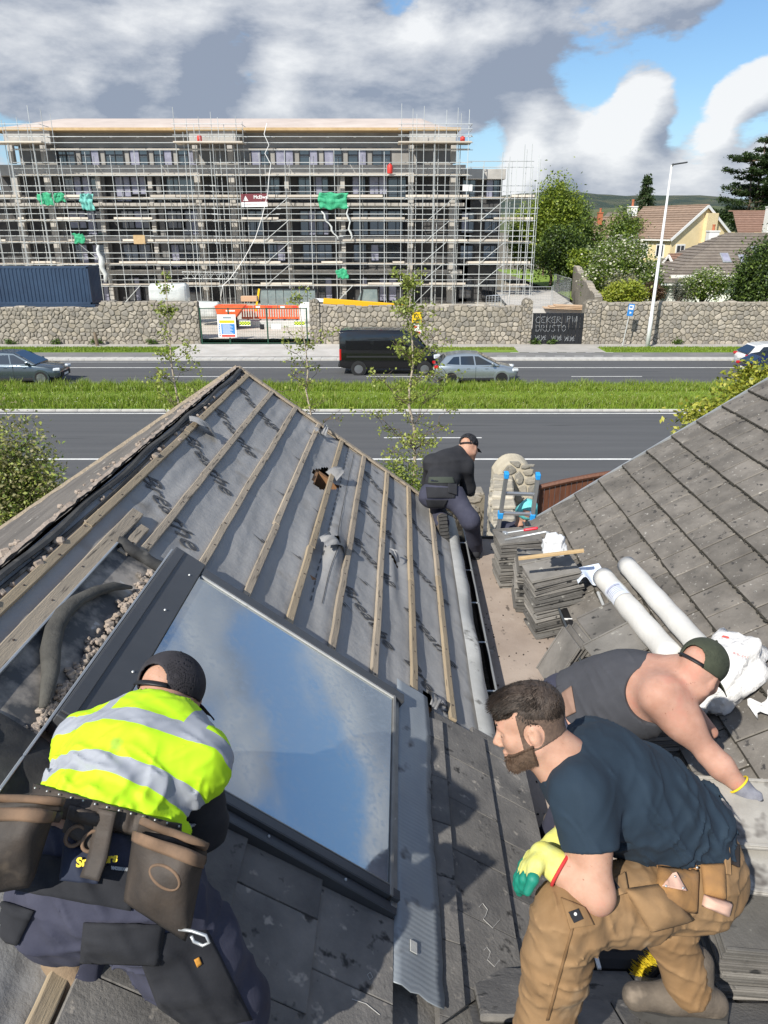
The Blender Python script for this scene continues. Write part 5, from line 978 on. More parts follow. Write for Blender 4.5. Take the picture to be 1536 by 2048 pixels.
# timber below, seen through the tears
raf = mat('rafter_timber', (.30, .16, .07), (.22, .11, .05), scale=6, rough=.85)
for v in np.arange(1.2, 7, .6): MB().bar(SP(.02, v - .12, -.09), SP(2.5, v - .12, -.09), .05, .14, up=NS).build('rafter', raf, mem)
MB().bar(SP(1.06, 3.6, -.07), SP(1.06, 6.9, -.07), .03, .1, up=NS).build('timber_board', raf, mem)
MB().add([SP(.05, VN, -.2), SP(2.5, VN, -.2), SP(2.5, 6.95, -.2), SP(.05, 6.95, -.2)], [(0, 1, 2, 3)]).build('attic_shade', mat('attic_dark', (.05, .03, .02)), mem)  # dark sheet standing in for the shade inside the attic
g = random.Random(12)
def flap(cs, cv, w, h, lift, ang, name='torn_flap'):
    mb = MB(); a = R(ang)
    def fn(p, q):
        x = (p - .5) * w * (1 - .5 * q); y = q * h; s = cs + math.cos(a) * x - math.sin(a) * y; v = cv + math.sin(a) * x + math.cos(a) * y
        return SP(s, v, .012 + lift * math.sin(q * 2.4) * (1 + .4 * mnoise.noise(Vector((p * 4, q * 3, cs * 9)))))
    mb.grid(fn, 8, 8); return mb.build(name, M_mem, mem, smooth=True)
flap(1.18, 5.86, .12, .2, .07, -20); flap(1.36, 4.66, .16, .26, .09, 150); flap(.26, 5.12, .16, .24, .06, 120); flap(1.88, 5.06, .06, .12, .05, 60); flap(2.14, 3.6, .1, .2, .05, 170); flap(.99, 6.78, .06, .18, .06, 10); flap(1.02, 3.35, .10, .34, .03, 165); flap(.93, 6.72, .07, .12, .06, 160)
# printed lettering running diagonally across the sheets
def mem_text(txt, s, v, size, ang=45, bold=.006):
    a = R(ang); X = SP(s + math.cos(a), v - math.sin(a)) - SP(s, v); Y = SP(s + math.sin(a), v + math.cos(a)) - SP(s, v)
    me = text_mesh('lettering', txt, size, M_print, None, .0012, .35, 0, 'LEFT', 1.15); vv = np.empty(len(me.vertices) * 3, np.float32); me.vertices.foreach_get('co', vv); vv = vv.reshape(-1, 3); ca, sa = math.cos(a), math.sin(a); out = []
    for p in vv: ss = s + ca * p[0] * 1.15 + sa * p[1]; vw = v - sa * p[0] * 1.15 + ca * p[1]; out.append(tuple(SP(ss, vw, memz(ss, vw) + .006)))
    me.vertices.foreach_set('co', np.array(out, np.float32).ravel()); me.update(); link('lettering', me, mem)
def bolt(s, v, k=.1):
    pts = [(0, 0), (.5, .12), (.42, .3), (1.2, .42), (.62, .5), (.7, .34)]; mb = MB()
    for pl in ([(0, 0), (.8, .22), (.72, .36)], [(.5, .36), (1.4, .62), (.62, .5)]): mb.add([SP(s + p[0] * k + p[1] * k * .3, v - p[0] * k * .8 + p[1] * k, memz(s + p[0] * k, v - p[0] * k * .8) + .005) for p in pl], [(0, 1, 2)])
    mb.build('printed_mark', M_print, mem)
for v in (6.50, 5.66, 4.82, 3.96): mem_text('Breathe', .055, v, .18)
for v in (6.95, 6.15, 5.28, 4.45): bolt(.80, v - .35); mem_text('the', .50, v, .12) if v in (6.15,) else None
for v in (6.6, 5.8, 5.0, 4.2): mem_text('Breathe', 1.42, v, .155); bolt(1.42, v - .2); bolt(1.55, v + .25)
for v in (6.1, 5.2, 4.35, 3.7): mem_text('Breathe', 1.93, v + .1, .15)
bolt(1.10, 5.05); bolt(1.06, 4.2)
ds = MB(); v = 6.9
while v > 3.75: ds.add([SP(1.275, v, memz(1.275, v) + .006), SP(1.283, v, memz(1.283, v) + .006), SP(1.283, v - .06, memz(1.283, v - .06) + .006), SP(1.275, v - .06, memz(1.275, v - .06) + .006)], [(0, 1, 2, 3)]); v -= .105
ds.build('printed_dashes', M_print, mem); ln = MB()
for i in range(44): v = 6.9 - i * .07; ln.add([SP(1.345, v, memz(1.345, v) + .006), SP(1.35, v, memz(1.35, v) + .006), SP(1.35, v - .07, memz(1.35, v - .07) + .006), SP(1.345, v - .07, memz(1.345, v - .07) + .006)], [(0, 1, 2, 3)])
ln.build('printed_line', M_print, mem)
# --- battens, each from its own lengths
BE = [1.5, 3.17, 3.24, 3.26, 3.25, 3.28, 3.28, 3.48, 3.46]
def batten(s, v0, v1, m, w=.042, h=.024, dz=0):
    mb = MB(); n = 6; pts = [(v0 + (v1 - v0) * i / n, s + g.uniform(-.003, .003), g.uniform(0, .004)) for i in range(n + 1)]
    V = []
    for v, ss, dl in pts:
        for a, b in ((-w / 2, .004), (w / 2, .004), (w / 2, h), (w / 2 - .004, h + .003), (-w / 2 + .004, h + .003), (-w / 2, h)): V.append(SP(ss + a, v, b + dl + dz))
    k = 6; F = [(i * k + j, i * k + (j + 1) % k, (i + 1) * k + (j + 1) % k, (i + 1) * k + j) for i in range(n) for j in range(k)] + [tuple(range(k))[::-1], tuple(n * k + j for j in range(k))]; mb.add(V, F); o = mb.build('batten', m, mem)
    nl = MB(); v = v0 + .12
    while v < v1: 
        c = SP(s + g.uniform(-.012, .012), v, h + .004 + dz); nl.box(c, (.009, .009, .006)); v += .3
    nl.build('nail_heads', mat('old_nail', (.05, .035, .03), rough=.8), o); return o
for i, s in enumerate(BS):
    v = VG - .04 - (.0 if i else .03); first = True; ms = (M_bat, M_bat2)[1 if i in (2, 3, 5, 6) else 0]
    while v > BE[i] + .05:
        L = g.choice([1.7, 2.1, 2.6]); a = max(BE[i], v - L); batten(s + g.uniform(-.004, .004), a, v - .006, ms if g.random() > .25 else (M_bat if ms is M_bat2 else M_bat2)); v = a
batten(.225, 1.2, 3.50, M_bat2, .062, .032); batten(.30, 3.10, 3.42, M_bat2, .05); batten(.86, 1.0, 1.62, M_bat, .05); batten(1.06, 1.0, 1.55, M_bat2, .04)
# --- ridge, verge and the far slope
MB().tube([SP(.02 + .008 * math.sin(v * 7), v, .012 + .008 * math.sin(v * 3)) for v in np.arange(1.2, 7.05, .12)], .022, 6, flat=.6).tube([SP(.055 + .012 * math.sin(v * 2.3), v, .008) for v in np.arange(1.2, 7.0, .14)], .010, 5).build('ridge_seal', M_felt, mem)
LPH = R(33)
def LPt(s, v, l=0): return Vector((UR - s * math.cos(LPH) - l * math.sin(LPH), v, ZR - s * math.sin(LPH) + l * math.cos(LPH)))
ls = MB(); ls.add([LPt(.0, .8, -.03), LPt(3.8, .8, -.03), LPt(3.8, VG, -.03), LPt(0, VG, -.03)], [(0, 1, 2, 3)]); lso = ls.build('far_slope', M_tiled, house, label='far side of the roof, still tiled, seen at a grazing angle')
M_tileb = mat('brown_grey_tile', (.095, .085, .076), (.15, .135, .12), scale=4, detail=9, rough=.95, bump=.5, bscale=60, rv=.1, spot=((.42, .40, .36), 14, .66, .05), spot2=((.07, .06, .05), 6, .62, .1), stretch=(1, .35, 1))
for i in range(13):
    mb = MB(); s0 = .10 + i * .28; n = 24
    mb.grid(lambda a, b: LPt(s0 + .31 * b, .8 + (VG - .8 + .02) * a, .004 + .022 * b + .003 * math.sin(a * 70 + i)), n, 1); s1 = s0 + .31
    mb.grid(lambda a, b: LPt(s1, .8 + (VG - .78) * a, .026 + .003 * math.sin(a * 70 + i) - .03 * b), n, 1); mb.build('tile_course', M_tileb, lso)
mo = MB(); mo.grid(lambda a, b: LPt(-.015 + .13 * b + .03 * b * mnoise.noise(Vector((a * 40, 0, 3))), 1.0 + 6.02 * a, .035 * math.sin(min(1, b * 1.6 + .2) * 3.0) + .010 * mnoise.noise(Vector((a * 90, b * 5, 0))) + .008), 160, 6); mo.build('mortar_bed', M_mortar2, lso)
ch = thing('mortar_crumbs', 'crumbs of pink mortar scattered along the stripped ridge', 'rubble', SP(0, 4, 0), frame=FR_H, kind='stuff'); cm = MB()
for i in range(150):
    v = g.uniform(1.4, 6.9); r = g.uniform(.006, .022) if g.random() > .08 else g.uniform(.025, .04); c = SP(g.uniform(.04, .11), v, r * .6) if g.random() < .55 else LPt(g.uniform(.02, .5), v, .03)
    cm.box(c, (r * 1.6, r * 1.3, r), rotm('Z', g.uniform(0, 90)) @ rotm('X', g.uniform(0, 60)), bev=r * .25)
cm.build('crumbs', M_mortar2, ch, kind='stuff')
MB().bar(SP(-.02, VG, -.03), SP(2.55, VG, -.03), .035, .12, up=NS).build('bargeboard', M_bat2, mem); MB().bar(SP(.0, VG - .03, .025), SP(2.5, VG - .03, .025), .05, .02, up=NS).build('verge_strip', M_bat2, mem); MB().bar(LPt(0, VG, 0), LPt(3.8, VG, 0), .03, .1).build('bargeboard', M_bat2, lso)
MB().tube([LPt(3.84, .8, 0), LPt(3.84, VG, 0)], .05, 8).build('gutter', M_black, house)
# --- eave guard, gutter and the flat roof
ev = MB(); ev.grid(lambda a, b: SP(2.46 + .20 * b + .018 * mnoise.noise(Vector((a * 11, b * 2, 0))) * (b + .4), 1.95 + 5.0 * a, .014 + .035 * math.sin(b * 3.0) * (1 + .8 * mnoise.noise(Vector((a * 9, 0, 5)))) - .07 * b * b), 120, 8); ev.build('eave_guard', M_eave, house, smooth=True)
GU, GZ = .585, 4.86
gb = MB(); prof = [(-.075, .035), (-.07, -.06), (.045, -.065), (.058, .04)]
for v0, v1 in ((1.9, 4.5), (4.5, 7.05)):
    for i in range(3): (a, b), (c, d) = prof[i], prof[i + 1]; gb.add([(GU + a, v0, GZ + b), (GU + c, v0, GZ + d), (GU + c, v1, GZ + d), (GU + a, v1, GZ + b)], [(0, 1, 2, 3)])
go = gb.build('gutter', mat('gutter_black', (.012, .012, .013), rough=.4), house); go.modifiers.new('s', 'SOLIDIFY').thickness = .004
MB().box((GU + .062, 4.47, GZ + .04), (.016, 5.16, .016), bev=.004).build('gutter_lip', mat('lip_grey', (.20, .21, .215), rough=.4), go)
for v in np.arange(2.3, 7, .62): MB().box((GU - .01, v, GZ + .045), (.15, .014, .006)).build('gutter_bracket', M_galv, go)
gd = MB(); gd.grid(lambda a, b: (GU - .07 + .115 * b, 1.95 + 5.05 * a, GZ - .045 + .03 * mnoise.noise(Vector((a * 50, b * 3, 1)))), 150, 4); gd.build('gutter_dirt', M_dirt, go)
fr_ = MB(); fr_.grid(lambda a, b: (.60 + .95 * a, 1.9 + 5.2 * b, 4.755 + .004 * mnoise.noise(Vector((a * 5, b * 20, 0)))), 20, 80); fro = fr_.build('flat_roof', M_flat, house, smooth=True)
MB().box((1.1, 7.11, 4.72), (1.0, .03, .12)).build('edge_trim', M_felt, fro)
db = MB()
for i in range(260):
    u, v = g.uniform(.68, 1.3), g.uniform(2.4, 6.9); r = g.uniform(.002, .006)
    if g.random() < .5: u = g.choice([.68, 1.12, 1.2]) + g.gauss(0, .05)
    db.box((u, v, 4.757 + r * .3), (r * 2.2, r * 1.5, r), rotm('Z', g.uniform(0, 180)))
db.build('roof_grit', M_dirt, fro, kind='stuff')
# --- tiled slopes, tile by tile
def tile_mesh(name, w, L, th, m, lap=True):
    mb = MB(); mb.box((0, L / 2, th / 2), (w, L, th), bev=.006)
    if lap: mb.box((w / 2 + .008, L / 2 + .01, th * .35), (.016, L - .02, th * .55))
    me = mb.mesh(name, [m, mat('gap_dark', (.030, .027, .021), (.055, .05, .038), scale=30, rough=1)]); me.polygons.foreach_set('material_index', [1 if p.center.y < .005 or abs(p.center.x) > w / 2 - .002 else 0 for p in me.polygons]); return me  # lower and side edge faces take the dark second colour
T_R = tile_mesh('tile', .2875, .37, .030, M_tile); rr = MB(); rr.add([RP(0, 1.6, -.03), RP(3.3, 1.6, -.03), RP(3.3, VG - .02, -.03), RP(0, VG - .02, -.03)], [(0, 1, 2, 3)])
rro = rr.build('tiled_slope', M_dirt, house, label='sunlit slope of weathered grey concrete tiles'); B3 = Matrix((Vector((0, -1, 0)), Vector((math.cos(PSI), 0, math.sin(PSI))), NRR)).transposed()
for c in range(12):
    s = -.075 + c * .2665; v = VG - .146 + .02
    if c % 2: v -= .148
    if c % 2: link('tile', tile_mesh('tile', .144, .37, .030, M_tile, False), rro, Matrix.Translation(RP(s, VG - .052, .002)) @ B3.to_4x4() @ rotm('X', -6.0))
    while v > 1.7:
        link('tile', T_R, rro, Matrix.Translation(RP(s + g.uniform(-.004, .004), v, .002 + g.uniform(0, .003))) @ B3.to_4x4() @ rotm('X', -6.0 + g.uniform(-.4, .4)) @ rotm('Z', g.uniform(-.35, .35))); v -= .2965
ms = MB()
for c in range(12):
    for i in range(230):
        v = g.uniform(1.75, VG); r = g.uniform(.003, .008); ms.box(RP(-.075 + c * .2665 + g.gauss(.0, .004), v, .028 + g.uniform(-.008, .002)), (r, r * g.uniform(1, 5), r * .8), rotm('Z', g.uniform(-20, 20)))
ms.build('moss', mat('gap_dark', (.030, .027, .021), (.055, .05, .038), scale=30, rough=1), rro, kind='stuff')
MB().bar(RP(-.1, VG + .03, -.02), RP(3.3, VG + .03, -.02), .02, .09, up=NRR).build('verge_strip', M_galv, rro)
MB().tube([(1.30, 1.9, 4.94), (1.30, VG, 4.94)], .05, 10).build('gutter', mat('gutter_black', (.012, .012, .013)), rro); MB().box((1.245, 4.4, 4.985), (.014, 5.2, .014)).build('gutter_lip', mat('lip_grey2', (.06, .07, .08), rough=.4), rro)
for v in (3.12, 3.9, 5.0): MB().box((1.30, v, 4.985), (.12, .014, .008)).build('gutter_bracket', M_white, rro)
# near tiles of the stripped slope, cut against the valley
B4 = Matrix((Vector((0, 1, 0)), Vector((-CP, 0, SN)), NS)).transposed()
nt = MB(); nt.add([SP(.9, .85, .004), SP(2.62, .85, .004), SP(2.62, 1.96, .004), SP(.9, 1.96, .004)], [(0, 1, 2, 3)]); nto = nt.build('lower_tiles', M_tiled, house, label='dark unstripped tiles below and beside the skylight')
def valley(s): return 1.74 + (s - 2.14) * .95
def cut_tile(s0, s1, v0, v1, l0, l1, m=M_tiled, th=.024):
    poly = [(s0, v0), (s1, v0), (s1, v1), (s0, v1)]; poly = clip_poly(poly, .95, -1, -(1.74 - 2.14 * .95)) if s1 > 1.9 else poly
    if len(poly) < 3: return
    f = lambda p, e: SP(p[0], p[1], l0 + (l1 - l0) * (p[0] - s0) / (s1 - s0) + e); n = len(poly); mb = MB(); j = g.uniform(0, .003)
    cx = sum(p[0] for p in poly) / n; cy = sum(p[1] for p in poly) / n; inn = [(cx + (p[0] - cx) * .985, cy + (p[1] - cy) * .982) for p in poly]
    mb.add([f(p, 0) for p in poly] + [f(p, th - .003 + j) for p in poly] + [f(p, th + j) for p in inn], [tuple(range(n))[::-1], tuple(range(2 * n, 3 * n))] + [(i, (i + 1) % n, n + (i + 1) % n, n + i) for i in range(n)] + [(n + i, n + (i + 1) % n, 2 * n + (i + 1) % n, 2 * n + i) for i in range(n)]); mb.build('tile', m, nto)
for ci, sc_ in enumerate((1.24, 1.545, 1.85, 2.15, 2.45, 2.735)):
    s0 = sc_ - .345
    top = 1.93 if sc_ < 1.9 else (3.30 + .30 * (sc_ - 2.15)); v = top; w = .31
    if sc_ == 2.15: s0 = 2.055; w = .29
    if ci % 2: v0 = v - .16; cut_tile(s0, sc_, v0 + .003, v, .012, .036); v = v0
    while v > .8: cut_tile(s0, sc_, max(.7, v - w) + .003, v, .012, .036); v -= w
chalk = mat('chalk', (.42, .41, .39), rough=.9)
def chalkmark(pts, s, v, k):
    mb = MB(); th_ = lambda q: next(.0365 + .024 * (q - c_ + (.345 if c_ != 2.15 else .095)) / (.345 if c_ != 2.15 else .095) for c_ in (1.24, 1.545, 1.85, 2.15, 2.45, 2.735) if q <= c_); mb.tube([SP(s + p[0] * k, v + p[1] * k, th_(s + p[0] * k) + .0022) for p in pts], .0014, 4); mb.build('chalk_mark', chalk, nto)
TWO = [(-.5, .5), (-.2, .9), (.1, .6), (-.1, .1), (-.3, -.2), (.3, -.5), (.9, .3)]
chalkmark(TWO, 2.31, 2.18, .07); chalkmark(TWO, 2.30, 2.00, .05); chalkmark([(0, .5), (.4, 0), (0, -.5), (-.4, 0), (0, .5)], 1.76, 1.68, .025); chalkmark([(0, 0), (1, .1), (2, -.2)], 1.7, 1.58, .05)
# the slope the photographer stands on, at the lower right
QE, QZ = 1.95, 5.16; QPH = R(35)
def QP(u, t, l=0): return Vector((u, QE - t * math.cos(QPH) - l * math.sin(QPH) * -1, QZ + t * math.sin(QPH) + l * math.cos(QPH)))
qs = MB(); qs.add([QP(.25, 0, -.02), QP(3.6, 0, -.02), QP(3.6, 1.6, -.02), QP(.25, 1.6, -.02)], [(0, 1, 2, 3)]); qo = qs.build('near_slope', M_tiled, house, label='dark tiled slope at the bottom right')
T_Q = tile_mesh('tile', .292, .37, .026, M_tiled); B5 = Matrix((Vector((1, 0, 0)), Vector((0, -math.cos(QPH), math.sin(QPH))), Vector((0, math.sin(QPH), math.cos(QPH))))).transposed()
for c in range(4):
    u = .42 + (.15 if c % 2 else 0)
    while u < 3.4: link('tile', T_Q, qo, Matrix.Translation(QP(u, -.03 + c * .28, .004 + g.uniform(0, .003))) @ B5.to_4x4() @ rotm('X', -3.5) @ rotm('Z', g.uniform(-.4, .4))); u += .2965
MB().tube([(.55, 2.03, 5.15), (3.6, 2.03, 5.15)], .05, 10).build('gutter', mat('gutter_black', (.012, .012, .013)), qo); MB().box((2.0, 2.085, 5.2), (3.0, .014, .016)).build('gutter_lip', mat('lip_grey2', (.06, .07, .08)), qo)
for u in (.75, 1.35): MB().box((u, 2.03, 5.2), (.014, .12, .008)).build('gutter_bracket', M_white, qo)
MB().box((2.0, 1.6, 4.0), (3.0, .6, 2.2)).build('wall', M_wallh, house)
# --- skylight
S0, S1, V0, V1 = .485, 1.845, 1.955, 3.225
def sbox(name, s0, s1, v0, v1, l0, l1, m, parent, bev=.004):
    mb = MB(); c = SP((s0 + s1) / 2, (v0 + v1) / 2, (l0 + l1) / 2); Mx = Matrix((Vector((CP, 0, -SN)), Vector((0, 1, 0)), NS)).transposed().to_4x4(); mb.box(c, (abs(s1 - s0), abs(v1 - v0), abs(l1 - l0)), Mx, bev); return mb.build(name, m, parent)
sky_o = sbox('skylight', S0 + .02, S1 - .02, V0 + .03, V1 - .02, -.05, .02, M_clad, house); sky_o['label'] = 'large roof window reflecting the sky'
gm = bpy.data.materials.new('skylight_glass'); gm.use_nodes = True; N_ = gm.node_tree.nodes; L_ = gm.node_tree.links; pb = N_['Principled BSDF']; pb.inputs['Base Color'].default_value = (.15, .175, .19, 1); pb.inputs['Roughness'].default_value = .25
gl_ = N_.new('ShaderNodeBsdfGlossy'); gl_.inputs['Roughness'].default_value = .015; gl_.inputs['Color'].default_value = (.84, .88, .90, 1); mx = N_.new('ShaderNodeMixShader'); fz = N_.new('ShaderNodeFresnel'); fz.inputs['IOR'].default_value = 2.6; cl_ = N_.new('ShaderNodeMapRange'); cl_.inputs[1].default_value = 0; cl_.inputs[2].default_value = 1; cl_.inputs[3].default_value = .34; cl_.inputs[4].default_value = 1
L_.new(fz.outputs[0], cl_.inputs[0]); L_.new(cl_.outputs[0], mx.inputs[0]); L_.new(pb.outputs[0], mx.inputs[1]); L_.new(gl_.outputs[0], mx.inputs[2]); dn = N_.new('ShaderNodeTexNoise'); dn.inputs['Scale'].default_value = 40; dn.inputs['Detail'].default_value = 6; rmp = N_.new('ShaderNodeMapRange'); rmp.inputs[1].default_value = .45; rmp.inputs[2].default_value = .8; rmp.inputs[3].default_value = .05; rmp.inputs[4].default_value = .16; tcg = N_.new('ShaderNodeTexCoord'); L_.new(tcg.outputs['Object'], dn.inputs['Vector']); L_.new(dn.outputs[0], rmp.inputs[0]); L_.new(rmp.outputs[0], gl_.inputs['Roughness']); L_.new(mx.outputs[0], N_['Material Output'].inputs[0])
sbox('glass', .655, 1.795, V0 + .06, V1 - .045, .085, .097, gm, sky_o, 0)
sbox('top_cladding', S0, .652, V0 - .02, V1 + .045, .03, .112, M_clad, sky_o); sbox('top_cladding_strip', S0 + .006, S0 + .05, V0, V1 + .02, .112, .12, M_clad, sky_o, .002)
sbox('far_cladding', .652, S1 + .02, V1 - .045, V1 + .02, .03, .108, M_clad, sky_o); sbox('far_rail', .66, S1 + .03, V1 + .022, V1 + .06, .0, .07, M_clad, sky_o); sbox('far_seal', .66, 1.80, V1 - .062, V1 - .047, .097, .106, M_eave, sky_o, .002)
sbox('near_cladding', .652, S1, V0 + .02, V0 + .062, .05, .106, M_clad, sky_o); sbox('near_side', .60, S1, V0 - .025, V0 + .018, -.03, .085, M_clad, sky_o); sbox('near_ledge', .60, S1 + .005, V0 - .05, V0 - .027, -.02, .035, M_clad, sky_o)
M_alu = mat('dull_aluminium', (.22, .215, .20), (.30, .29, .27), scale=8, rough=.45, metal=.5, spot=((.42, .41, .39), 20, .66, .05)); sbox('bottom_rail', 1.797, 1.812, V0 + .02, V1 - .03, .07, .108, M_alu, sky_o, .002); sbox('bottom_rail', 1.815, 1.845, V0 + .0, V1, .02, .088, M_alu, sky_o); sbox('near_seal', .66, 1.80, V0 + .064, V0 + .070, .097, .104, M_alu, sky_o, .001)
for s_, v_, l_ in ((.62, 2.3, .113), (.60, 2.75, .113), (.61, 3.1, .113), (1.0, V0 + .0, .086), (1.3, V0 - .0, .086), (1.62, V0 + .0, .086), (1.15, V0 - .038, .036), (1.66, V0 - .038, .036), (1.72, V0 - .038, .036)):
    mb = MB(); mb.ball(SP(s_, v_, l_), .006, 5); mb.build('screw', M_galv, sky_o)
# upper flashing tray with stains, debris and a bent foam roll
M_tray = mat('stained_flashing', (.050, .052, .055), (.30, .27, .235), scale=4.5, detail=9, rough=.6, ramp=(.46, .60), spot=((.36, .35, .33), 9, .63, .03))
tr_ = MB(); tr_.grid(lambda a, b: SP(.262 + .222 * b, 1.2 + 1.92 * a, .022 + .006 * mnoise.noise(Vector((a * 8, b * 2, 0)))), 40, 6); tro = tr_.build('flashing_tray', M_tray, sky_o, smooth=True)
sbox('flashing_edge', .252, .262, 1.2, 3.12, .0, .05, M_galv, sky_o, .002); sbox('flashing_lip', S0 - .012, S0 - .002, 1.62, V1 + .05, .0, .085, M_galv, sky_o, .002)
fr2 = MB(); fr2.tube([SP(.25 + .26 * i / 8, 3.15 + .01 * math.sin(i * 2), .035) for i in range(9)], [.028, .03, .033, .03, .034, .03, .03, .028, .022], 8); fr2.build('flashing_roll', M_felt, sky_o, smooth=True)
fr3 = MB(); fr3.grid(lambda a, b: SP(.22 + .45 * a, 1.55 + .36 * b, .03 + .05 * math.sin(b * 3.1) + .03 * mnoise.noise(Vector((a * 5, b * 4, 2)))), 16, 12); fr3.build('flashing_apron', M_felt, sky_o, smooth=True)
fm = MB(); fp = [(.43, 2.86), (.37, 2.80), (.325, 2.70), (.292, 2.58), (.285, 2.47), (.30, 2.36), (.335, 2.26), (.385, 2.16), (.42, 2.06), (.435, 2.0)]; fm.tube([SP(s_, v_, .05) for s_, v_ in fp], [.010, .025, .028, .030, .034, .036, .036, .030, .022, .012], 10, flat=.75); fm.build('foam_strip', mat('grey_foam', (.050, .048, .043), (.085, .082, .072), scale=9, rough=.95, bump=.5, bscale=60), frame=FR_H, smooth=True, label='bent dark foam strip lying in the stained flashing above the skylight', cat='foam strip')
dbr = MB()
for i in range(260):
    v_ = g.uniform(1.7, 3.08); s_ = .468 - abs(g.gauss(0, .018)); r = g.uniform(.004, .014) if g.random() > .1 else g.uniform(.012, .017); dbr.box(SP(s_, v_, .028 + r * .5), (r * 2, r * 1.4, r), rotm('Z', g.uniform(0, 180)) @ rotm('Y', g.uniform(-40, 40)), bev=r * .2)
dbr.build('mortar_debris', M_mortar2, frame=FR_H, label='broken mortar and leaf debris along the skylight upper edge', cat='debris', kind='stuff')
# ribbed lead soaker beside the skylight
lf = MB(); lf.grid(lambda b, a: SP(1.85 + (.205 + .010 * math.sin(a * 9) + .006 * mnoise.noise(Vector((a * 25, 7, 0)))) * b, 3.44 - 1.74 * a + .015 * mnoise.noise(Vector((b * 5, a, 0))) * (a > .98), .056 + .0004 * math.sin(a * 520) + .005 * mnoise.noise(Vector((a * 7, b * 2, 0))) + .008 * b * b * mnoise.noise(Vector((a * 6, 3, 0)))), 6, 420); lfo = lf.build('lead_flashing', M_lead, sky_o, smooth=True); lfo.modifiers.new('s', 'SOLIDIFY').thickness = .003
MB().box(SP(1.93, 1.86, .066), (.03, .045, .003), Matrix((Vector((CP, 0, -SN)), Vector((0, 1, 0)), NS)).transposed().to_4x4(), bev=.001).build('stain', M_eave, lfo)
# ================================================================== LOOSE THINGS ON THE ROOFS (house frame)
def base_mat(o, X, Y): return frame_M(o, X, Y)
def loose_tile_mesh(m, pale=None):
    mb = MB(); mb.box((0, 0, .010), (.40, .30, .016), bev=.004)
    for y in (-.142, .142): mb.box((0, y, .022), (.396, .013, .008), bev=.002)
    for x in (-.17, -.15): mb.box((x, 0, .004), (.010, .27, .012))
    return mb.mesh('loose_tile', m)
M_tl = [mat('loose_tile_%d' % i, c, c2, scale=5, rough=.92, bump=.6, bscale=60, bdist=.006, rv=.2, spot=((.33, .32, .29), 10, .66, .06), spot2=((.02, .02, .02), 9, .62, .06)) for i, (c, c2) in enumerate((((.095, .09, .083), (.16, .15, .138)), ((.15, .142, .13), (.22, .208, .19)), ((.08, .076, .07), (.12, .115, .107))))]
LT = [loose_tile_mesh(m) for m in M_tl]; LTP = loose_tile_mesh(M_tpale)
def stack(pos, n, rot, lean, label, toplab, seed, pitch=(0, 0), gap=.0265, top_mesh=None, jit=.008):
    g2 = random.Random(seed); p = Vector(pos); Rm = rotm('Z', rot) @ rotm('Y', pitch[0]) @ rotm('X', pitch[1])
    for i in range(n):
        M = Matrix.Translation(p + Vector((lean[0] * i + g2.gauss(0, jit), lean[1] * i + g2.gauss(0, jit), i * gap))) @ Rm @ rotm('Z', g2.gauss(0, 1.2)) @ rotm('Y', g2.gauss(0, .4))
        last = i == n - 1 and toplab; ords = 'topmost second third fourth fifth sixth seventh eighth ninth tenth eleventh twelfth thirteenth fourteenth fifteenth sixteenth seventeenth eighteenth'.split(); nm = ords[n - 1 - i]
        link('loose_tile', (top_mesh or LT[1]) if last else g2.choice(LT), None, M, frame=FR_H, label=toplab if last else nm + (' ' if i == n - 1 else ' from top, ') + label, cat='tile', group='loose tiles, ' + label.split(', ')[-1])
stack((1.07, 6.12, 4.765), 16, 6, (.000, .004), 'loose grey roof tile in a flat pile, far stack by the ladder', 'topmost tile of the far stack, under the red handled tool', 1, (-2, 4))
stack((1.16, 5.66, 4.765), 15, -3, (.003, .005), 'loose grey roof tile in a flat pile, second stack from the ladder', 'topmost tile of the second stack, under the timber offcut', 2, (2, 5))
stack((1.25, 5.26, 4.765), 18, 9, (-.002 , .007), 'loose dark roof tile in a sloping pile, middle stack with ragged ends', 'tilted pale brown tile on top of the middle stack', 3, (-11, 3), top_mesh=LT[1])
g = random.Random(5)
for i in range(9):                                                        # tiles standing on edge, leaning on the slope
    M = Matrix.Translation((1.13 + i * .040, 4.55 + .02 * i + g.uniform(-.01, .01), 4.90 + .008 * i)) @ rotm('Z', 8 + g.uniform(-3, 3)) @ rotm('Y', -62 + 2 * i) @ rotm('X', 90 * 0)
    link('loose_tile', g.choice(LT[:2]), None, M, frame=FR_H, label=['leftmost', 'second', 'third', 'fourth', 'fifth', 'sixth', 'seventh', 'eighth', 'rightmost'][i] + ' tile standing on edge in the leaning row beside the tank top worker', cat='tile', group='loose tiles leaning on edge')
for (p, rz, ry, rx, lab, me) in (((1.50, 4.66, 5.17), 10, -24, 6, 'broad dark tile lying over the leaning row, far one', LT[0]), ((1.47, 4.32, 5.165), 14, -23, 3, 'broad tile with white scratches lying over the leaning row, near one', LT[1])):
    link('loose_tile', me, None, Matrix.Translation(p) @ rotm('Z', rz) @ rotm('Y', ry) @ rotm('X', rx), frame=FR_H, label=lab, cat='tile', group='loose tiles over the leaning row')
stack((1.36, 3.48, 4.99), 10, 2, (.0, -.004), 'loose grey roof tile in the low pile, stack below the tank top', None, 6, (-4, 0), gap=.028)
c = PH(1448, 1628, 2.74); stack((c.x, c.y, c.z), 1, -8, (0, 0), 'x', 'pale backed tile gripped by the gloved hand of the tank top worker', 7, (-4, 10), top_mesh=LTP)
c = PH(1490, 1722, 2.62); stack((c.x, c.y, c.z), 1, -12, (0, 0), 'x', 'pale backed tile lying just below the gripped tile', 8, (-4, 10), top_mesh=LTP)
